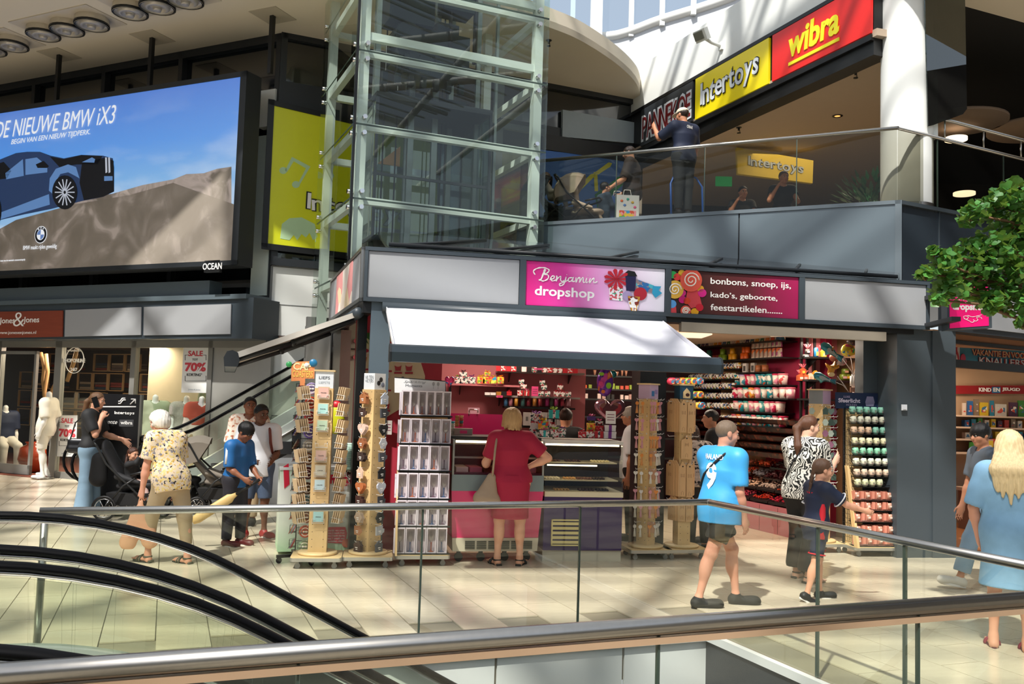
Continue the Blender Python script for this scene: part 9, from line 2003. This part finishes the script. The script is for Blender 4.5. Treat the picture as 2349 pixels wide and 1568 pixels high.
for px,Y,py,lab,hc_ in((1702,16.0,446,'seated woman with dark hair low behind the upper railing','1a1210'),(1795,15.2,412,'woman with glasses and chin on hand behind the upper railing','5a4a40')):
 H_=1.25;zt_=at(px,py,Y).z;c=person(lab,UPp(px,Y)+Vector((0,0,zt_-ZU-1.28)),-95,1.66,dict(head=(.2,.1,0),z=.40,legR=((.1,1,-.05),(.05,.1,-1),(0,1,0)),legL=((-.1,1,-.05),(-.05,.1,-1),(0,1,0)),armR=((.3,.5,-.7),(-.5,.3,.9)),armL=((-.2,.5,-.8),(.3,.9,0))),'tan','up',hc_,[],h=.012,female=True,shoes=('sneaker',M_blackcl,None))
 wear(c,'top','dark_top',M_blackcl,sleeve=.4,hem=-.03,g=.015);wear(c,'pants','dark_trousers',M_blackcl,len=1.9,g=.014)
 t=thing('stool','dark stool under the '+lab.split(' behind')[0].split(' low')[0],'stool',(c['t'].location.x,c['t'].location.y,ZU),0);b=B();b.cyl((0,0,.0),(0,0,.02),.2,n=16);b.cyl((0,0,0),(0,0,.55),.03);b.cyl((0,0,.55),(0,0,.60),.18,n=16);obj('seat',b,M_black,t)
KW_=Pl(KP,KD)
t=thing('window_mural','blue upper-floor window mural with a yellow propeller and a green caterpillar','mural',KW_.P,KW_.r)
def kp(nm_,pts,m,d):b=B();KW_.poly(b,pts,-.07-.004*d,-.066-.004*d);return obj(nm_,b,m,t)
kp('mural_sheet',[(1235,345),(1462,372),(1462,520),(1235,520)],grad_mat('mural_blue',[(0,'4a7ab8'),(.5,'2a58a0'),(1,'16305e')],4.2,6.6,.12,0,base='3a66a8'),0)
for pts in([(1320,432),(1350,402),(1362,398),(1362,404),(1330,436)],[(1362,396),(1392,374),(1400,376),(1396,384),(1368,402)],[(1358,396),(1366,396),(1368,440),(1360,440)]):kp('propeller_blade',pts,mat('propeller_yellow','c8c832',.5),1)
for i in range(5):kp('caterpillar_ring',[(1360+i*14,448-i*10),(1374+i*14,436-i*10),(1388+i*12,462-i*12),(1366+i*13,478-i*12)],mat('cat_green' if i%2 else 'cat_dark','2c9a4a' if i%2 else '12703a',.5),2)
b=B();KW_.poly(b,[(1240,308),(1470,345),(1470,378),(1240,344)],-.085,-.06);struct('trim_51',b,M_black,KW_.P,KW_.r)
t2=fpan('wall_panel','pale blue-grey wall panel right of the lift above the blue mural',[(1287,254),(1468,286),(1468,332),(1286,316)],mat('panel_bluegrey','8f9ba2',.35),'panel',KW_,-.08)
t=thing('window_poster','bright yellow window poster with Intertoys lettering and pale music notes, left of the lift','poster',KW_.P,KW_.r)
kp('poster_sheet',[(628,238),(1000,330),(1000,612),(612,562)],mat('poster_yellow','cfd21c',.35,0,.02,emit=.05),0)
b=B()
for pts in([(614,230),(1005,322),(1005,334),(614,242)],[(614,230),(628,232),(612,570),(598,566)],[(598,558),(1005,606),(1005,618),(598,572)]):KW_.poly(b,pts,-.09,-.06)
obj('poster_frame',b,M_black,t)
pg=mat('poster_pale_green','b9d8a8',.4)
for pts in(circ(648,393,9,8,14),circ(677,425,9,8,14),[(652,393),(668,362),(710,384),(684,428),(680,426),(700,388),(672,372),(657,396)],circ(755,405,9,8,14),[(750,400),(762,372),(790,380),(790,386),(765,380),(757,406)],[(641,548),(645,515),(662,502),(690,500),(720,515),(727,545),(716,552),(708,535),(700,546),(690,538),(680,552),(672,540),(662,552)]):kp('pale_picture',pts,pg,1)
for m,of,y_ in((M_black,.05,-.078),(M_letter,.0,-.086)):
 bx_=boxq(KW_,[(704-(3 if of else 0),434-(3 if of else 0)),(930,492-(3 if of else 0)),(930,538),(704-(3 if of else 0),478+(3 if of else 0))]);tfit('lettering','Intertoys',bx_,m,t,y_,.006,off=of+.01,wob=.16,space=.6,tilt=-.05)
hp_=at(1690,380,17.2);HS=Pl(hp_,2);t=thing('hanging_sign','yellow Intertoys sign hanging deep inside the upper floor, seen through the railing','sign',HS.P,HS.r);b=B();HS.poly(b,[(1690,338),(1866,368),(1864,420),(1692,398)],0,.1);obj('sign_face',b,mat('sign_yellow2','b89c14',.5,0,.02,emit=.15),t)
for m,of,y_ in((M_black,.05,-.002),(mat('letter_dimgrey','9aa0a0',.5,emit=.1),.0,-.01)):tfit('lettering','Intertoys',boxq(HS,[(1716,356),(1843,378),(1843,404),(1716,384)]),m,t,y_,.006,off=of+.01,wob=.16,space=.6,tilt=-.12)
p=at(1660,416,18.5);b=B();b.box((0,0,0),(.34,.05,.2));o=obj('exit_sign',b,mat('exit_green','1c8a4a',.5,emit=.6),None,p);tag(o,'small green emergency exit sign glowing deep on the upper floor','sign')
p=UPp(1950,13.0);t=thing('planter','low round cream planter with glossy leaves left of the white column upstairs','planter',p+Vector((.35,0,0)),0);b=B();b.lathe([(0,0),(.30,0),(.36,.33),(.32,.33),(.30,.28),(0,.28)],(0,0,0),24);obj('bowl',b,mat('planter_cream','c9c0a8',.6),t)
rr=random.Random(8);b=B()
for i in range(240):
 a,e=rr.uniform(0,2*PI),rr.uniform(.1,1.2);l_=rr.uniform(.25,.65);d=Vector((math.cos(a)*math.cos(e),math.sin(a)*math.cos(e),math.sin(e)));c0_=Vector((0,0,.28))+d*l_;s_=d.cross(Vector((0,0,1))).normalized()*.03;b.add([c0_-d*.06,c0_+s_,c0_+d*.1,c0_-s_],[(0,1,2,3)])
o=obj('foliage',b,mat('glossy_leaf','2c5a34',.35,0,.3,8),t);o['kind']='stuff'
# toy and book shop on the right
R0=FP+fu*(a1+.30);RD=31.0;rdir=dv(RD);RSP=Pl(R0,RD)
b=B();b.bb(-.05,-.02,ZB+.0,4.5,.2,3.35);struct('wall_right_fascia',b,M_anth_d,RSP.P,RSP.r)
b=B();b.bb(.3,-.04,ZB+.07,4.4,-.02,3.28);o=obj('fascia_panel',b,M_grey,None,RSP.P,RSP.r);tag(o,'blank grey fascia panel right of the pink projecting sign, behind the tree','panel')
b=B();b.bb(.0,.3,2.70,5.5,6.5,2.78);b.bb(.0,.35,0,.08,4.0,2.7);struct('wall_toyshop_shell',b,mat('toyshop_ceiling','8d6a4c',.7),RSP.P,RSP.r)
b=B();b.bb(.05,.2,.0,5.5,6.5,.012);struct('floor_toyshop',b,mat('toyshop_oak','a0663c',.45,0,.2,4,stretch=(1,8,1)),RSP.P,RSP.r)
TB=Pl(at(2190,900,14.3),10)
b=B();b.bb(-.6,0,0,3.5,.1,2.75);struct('wall_toyshop_back',b,mat('toyshop_beige','b39474',.7),TB.P,TB.r)
b=B();TB.poly(b,[(2188,884),(2365,884),(2365,903),(2188,903)],-.06,0);t=thing('shelf_sign','red sign above the book shelves reading KIND EN JEUGD','sign',TB.P,TB.r);obj('sign_face',b,mat('sign_deep_red','8e1218',.5),t)
for s_,x0,x1 in(('KIND',2238,2266),('EN',2271,2286),('JEUGD',2291,2332)):tfit('lettering',s_,boxq(TB,[(x0,889),(x1,889),(x1,898),(x0,898)]),M_letter,t,-.075,.004,off=.03)
b=B();TB.poly(b,[(2269,887),(2288,887),(2288,901),(2269,901)],-.07,-.06);obj('blue_patch',b,mat('patch_blue','2a6a94',.5),t)
BN=Pl(at(2200,815,11.9),26);t=thing('banner','holiday banner reading VAKANTIE EN VOORDEEL KNALLERS above the toy shop entrance','banner',BN.P,BN.r)
b=B();BN.poly(b,[(2192,796),(2380,806),(2380,848),(2192,834)],0,.03);obj('banner_sheet',b,mat('banner_blue','3f7a8c',.6),t)
b=B();BN.poly(b,[(2192,796),(2200,796),(2200,834),(2192,834)],-.01,0);obj('striped_edge',b,spots('candy_stripe',[(0,'c8b8b0'),(.5,'b03038')],3.5,.6,mode='wave'),t)
b=B();BN.poly(b,circ(2208,822,6,11,12),-.01,0);obj('pink_hand',b,mat('banner_pink','b83a50',.6),t)
for m,of,y_ in((mat('banner_red','b03a34',.6),.06,-.004),(mat('banner_peach','d8a880',.6),.0,-.014)):tfit('lettering','VAKANTIE EN VOORDEEL',boxq(BN,[(2228,802),(2385,810),(2385,824),(2228,816)]),m,t,y_,.003,off=of,space=.9)
for m,of,y_ in((mat('banner_red','b03a34',.6),.06,-.012),(mat('banner_white','d8cec4',.6),.0,-.022)):tfit('lettering','KNALLERS!',boxq(BN,[(2243,818),(2352,826),(2352,842),(2243,834)]),m,t,y_,.003,off=of)
b=B();b.bb(.02,.25,2.32,5.5,.36,2.42);b.bb(.02,.2,2.62,5.5,.3,2.66);struct('trim_52',b,M_black,RSP.P,RSP.r)
b=B();b.bb(.02,.22,2.64,5.5,.3,2.74);struct('trim_53',b,mat('oak_beam','8a5a38',.6,0,.2,4),RSP.P,RSP.r)
bz=[]
for i,py in enumerate((951,977,1004,1034)):
 a=TB.q(2192,py);t=thing('book_shelf',f'{["top","second","third","lowest"][i]} pale shelf of books and toys in the right-hand shop','shelf',TB.P,TB.r);b=B();b.bb(-.5,-.34-.1*(i==3),a[1]-.025,3.2,0,a[1]);obj('shelf_board',b,mat('pale_shelf','b79c84',.6),t);bz.append(a[1])
bk=[(2192,8,'c8b8a8'),(2203,14,'2a5a8c'),(2218,12,'7a6a58'),(2231,22,'c8a828'),(2255,9,'2c7890'),(2266,30,'c4bcae'),(2298,22,'4a2a40'),(2318,16,'3a7a34'),(2334,16,'c07824'),(2352,14,'a83a30')]
def goods_row(z,y,items,h0,nm_,grp,thick=.03):
 for i,(px,w,c_)in enumerate(items):
  k=14.0/FPX;x=TB.q(px,950)[0];h=h0*(.8+.35*((i*7)%5)/5);b=B();b.bb(x,y,z,x+w*k*.95,y+thick,z+h);b.bb(x+w*k*.15,y-.002,z+h*.25,x+w*k*.8,y,z+h*.7,1)
  o=obj(nm_,b,[mat('bkc_'+c_,c_,.5),spots('bkp_'+c_,even([c_,'d8ccb8',c_,'c04a3a','3a6a8a']),24,.5)],None,TB.P,TB.r);o.name=nm_;tag(o,f'{dict(zip("c8b8a8 2a5a8c 7a6a58 c8a828 2c7890 c4bcae 4a2a40 3a7a34 c07824 a83a30".split(), "pale blue brown yellow teal cream dark-purple green orange red".split())).get(c_, "coloured")} {nm_.replace("_"," ")} {ORD[i]} from the left, {grp}','book' if nm_=='book' else 'box',grp)
goods_row(bz[0],-.18,bk,.24,'book','top shelf of the right-hand shop')
goods_row(bz[1],-.22,[(2192+i*15,12,bk[(i*3+1)%10][2])for i in range(11)],.13,'toy_box','second shelf of the right-hand shop',.08)
goods_row(bz[2],-.22,[(2193+i*17,13,bk[(i*7+5)%10][2])for i in range(10)],.12,'toy_box','third shelf of the right-hand shop',.08)
goods_row(bz[3],-.40,[(2193,22,'3a7a34'),(2216,26,'c8a828'),(2244,22,'a83a30'),(2268,20,'c07824'),(2290,20,'4a2a40')],.20,'activity_box','lowest shelf of the right-hand shop',.1)
t=thing('low_display_table','low pale display table with yellow boxes and papers in the toy shop','table',TB.P,TB.r);zz_=TB.q(2200,1108)[1];b=B();b.bb(-.4,-1.2,zz_-.05,2.6,-.5,zz_);obj('table_top',b,mat('pale_shelf','b79c84'),t);b=B();b.bb(-.35,-1.15,0,2.5,-.55,zz_-.05);obj('table_base',b,mat('base_brown','8a6a52',.6),t)
for i,(px,w,h_,c_)in enumerate(((2193,14,.20,'c8a828'),(2205,24,.14,'b89a20'),(2232,18,.24,'c07824'),(2216,12,.3,'3a2a34'),(2252,16,.16,'a83a6a'))):x=TB.q(px,1100)[0];b=B();b.bb(x,-1.0+.05*i,zz_,x+w*.0065,-.9+.05*i,zz_+h_);o=obj('toy_box',b,spots('tb'+c_,even([c_,c_,'d0c4b0']),12,.5),None,TB.P,TB.r);tag(o,f'{["yellow","wide yellow","orange","dark","pink"][i]} box on the low display table of the toy shop','box')
for x,y,e in((6.6,13.2,40),(-9.0,18.4,110),(-5.2,16.6,22),(-7.2,17.6,80)):
 ld=bpy.data.lights.new('shop_lamp','AREA');ld.energy=e;ld.size=.8;ld.color=(1,.80,.62);lo_=bpy.data.objects.new('shop_lamp',ld);COL.objects.link(lo_);lo_.location=(x,y,2.58)
ld=bpy.data.lights.new('upper_lamp','AREA');ld.energy=60;ld.size=2;ld.color=(1,.85,.68);lo_=bpy.data.objects.new('upper_lamp',ld);COL.objects.link(lo_);lo_.location=(5.6,16.5,6.7)
# ginkgo tree
TX=Vector((5.35,7.6,0));tree=thing('ginkgo_tree','ginkgo tree whose leafy branches reach in from the right edge','tree',TX)
M_bark=mat('bark','6e5238',.85,0,.25,20,bump=.5)
cl_=[(2330,445,34,7.2),(2285,470,34,7.3),(2232,492,26,7.2),(2315,520,50,7.4),(2275,570,36,7.2),(2222,606,46,7.3),(2165,604,30,7.1),(2122,628,16,7.1),(2180,660,36,7.2),(2240,652,50,7.4),(2308,622,52,7.3),(2335,692,36,7.3),(2275,694,26,7.2),(2155,688,14,7.1),(2345,570,50,7.5),(2400,480,60,7.6),(2410,620,70,7.6),(2440,700,60,7.5),(2230,560,18,7.3),(2142,575,10,7.1),(2345,740,12,7.2)]
def seg(b,a,c,r0,r1,j=.05,n=5):
 rr2=random.Random(int(a.x*100+c.z*37));pts=[a.lerp(c,i/n)+Vector((rr2.uniform(-j,j),rr2.uniform(-j,j),rr2.uniform(-j,j)))*(0<i<n)for i in range(n+1)];b.tube(pts,[r0+(r1-r0)*i/n for i in range(n+1)],7);return pts
b=B();seg(b,Vector((0,0,0)),Vector((.05,-.02,4.4)),.11,.06,.04,7);obj('trunk',b,M_bark,tree)
rr=random.Random(21);leaves=[]
for k,(px,py,r,Y)in enumerate(cl_):
 c0_=at(px,py,Y);rw=r*Y/FPX;b=B();base=Vector((0,.1,max(1.9,c0_.z-.25+.06*(k%3))));seg(b,base+Vector((0,0,0)),c0_-TX,.03,.008,.05)
 for i in range(3):e=c0_-TX+Vector((rr.uniform(-1,1),rr.uniform(-1,1),rr.uniform(-.7,.7)))*rw;seg(b,c0_-TX+(Vector((0,0,-.05))),e,.007,.003,.02,3)
 obj('branch',b,M_bark,tree)
 n=int(24+r*r*.085)
 for i in range(n):
  u_=Vector((rr.gauss(0,1),rr.gauss(0,1),rr.gauss(0,1))).normalized()*rr.uniform(.1,1.25)**.5*rw*1.05;u_.y*=1.5;leaves.append(c0_+u_-TX)
fan=[(0,-.5)]+[(math.sin(a)*(.62-.10*(abs(i-4)==0)),math.cos(a)*(.55 if i!=4 else.40)-.02)for i,a in enumerate([math.radians(-95+190*i/8)for i in range(9)])]
def leaf_v(b,M,s_):b.add([M@Vector((x*s_,y*s_,(x*x)*.35*s_))for x,y in fan],[(0,i,i+1)for i in range(1,9)],0,True)
M_leaf=mat('ginkgo_leaf','467f38',.42,0,.4,9,rnd=.3);nt=M_leaf.node_tree
tr_=nt.nodes.new('ShaderNodeBsdfTranslucent');tr_.inputs[0].default_value=lin('a4c450');mxs=nt.nodes.new('ShaderNodeMixShader');mxs.inputs[0].default_value=.22;ou=nt.nodes['Material Output'];nt.links.new(nt.nodes['Principled BSDF'].outputs[0],mxs.inputs[1]);nt.links.new(tr_.outputs[0],mxs.inputs[2]);nt.links.new(mxs.outputs[0],ou.inputs[0])
lb=B();leaf_v(lb,Matrix.Identity(3),.058);lme=lb.mesh('leaf',M_leaf)
from mathutils import Euler
order=sorted(range(len(leaves)),key=lambda i:leaves[i].y)
vis_=[i for i in order if(lambda q_:-q_.z>.5 and 1174.5+FPX*q_.x/-q_.z<2350)(MC.transposed()@(leaves[i]+TX-O0))]
first=set(vis_[:295]);sb=B()
for i,p in enumerate(leaves):
 e=Euler((rr.uniform(-.9,1.3),rr.uniform(-.8,.8),rr.uniform(0,2*PI)))
 if i in first:o=link('leaf',lme,tree,p);o.rotation_euler=e;k=rr.uniform(.8,1.25);o.scale=(k,k,k)
 else:tmp=B();M=e.to_matrix();k=.058*rr.uniform(.75,1.25);leaf_v(sb,Matrix.Translation(p)@M.to_4x4(),k)
o=obj('outer_foliage',sb,M_leaf,tree);o['kind']='stuff'
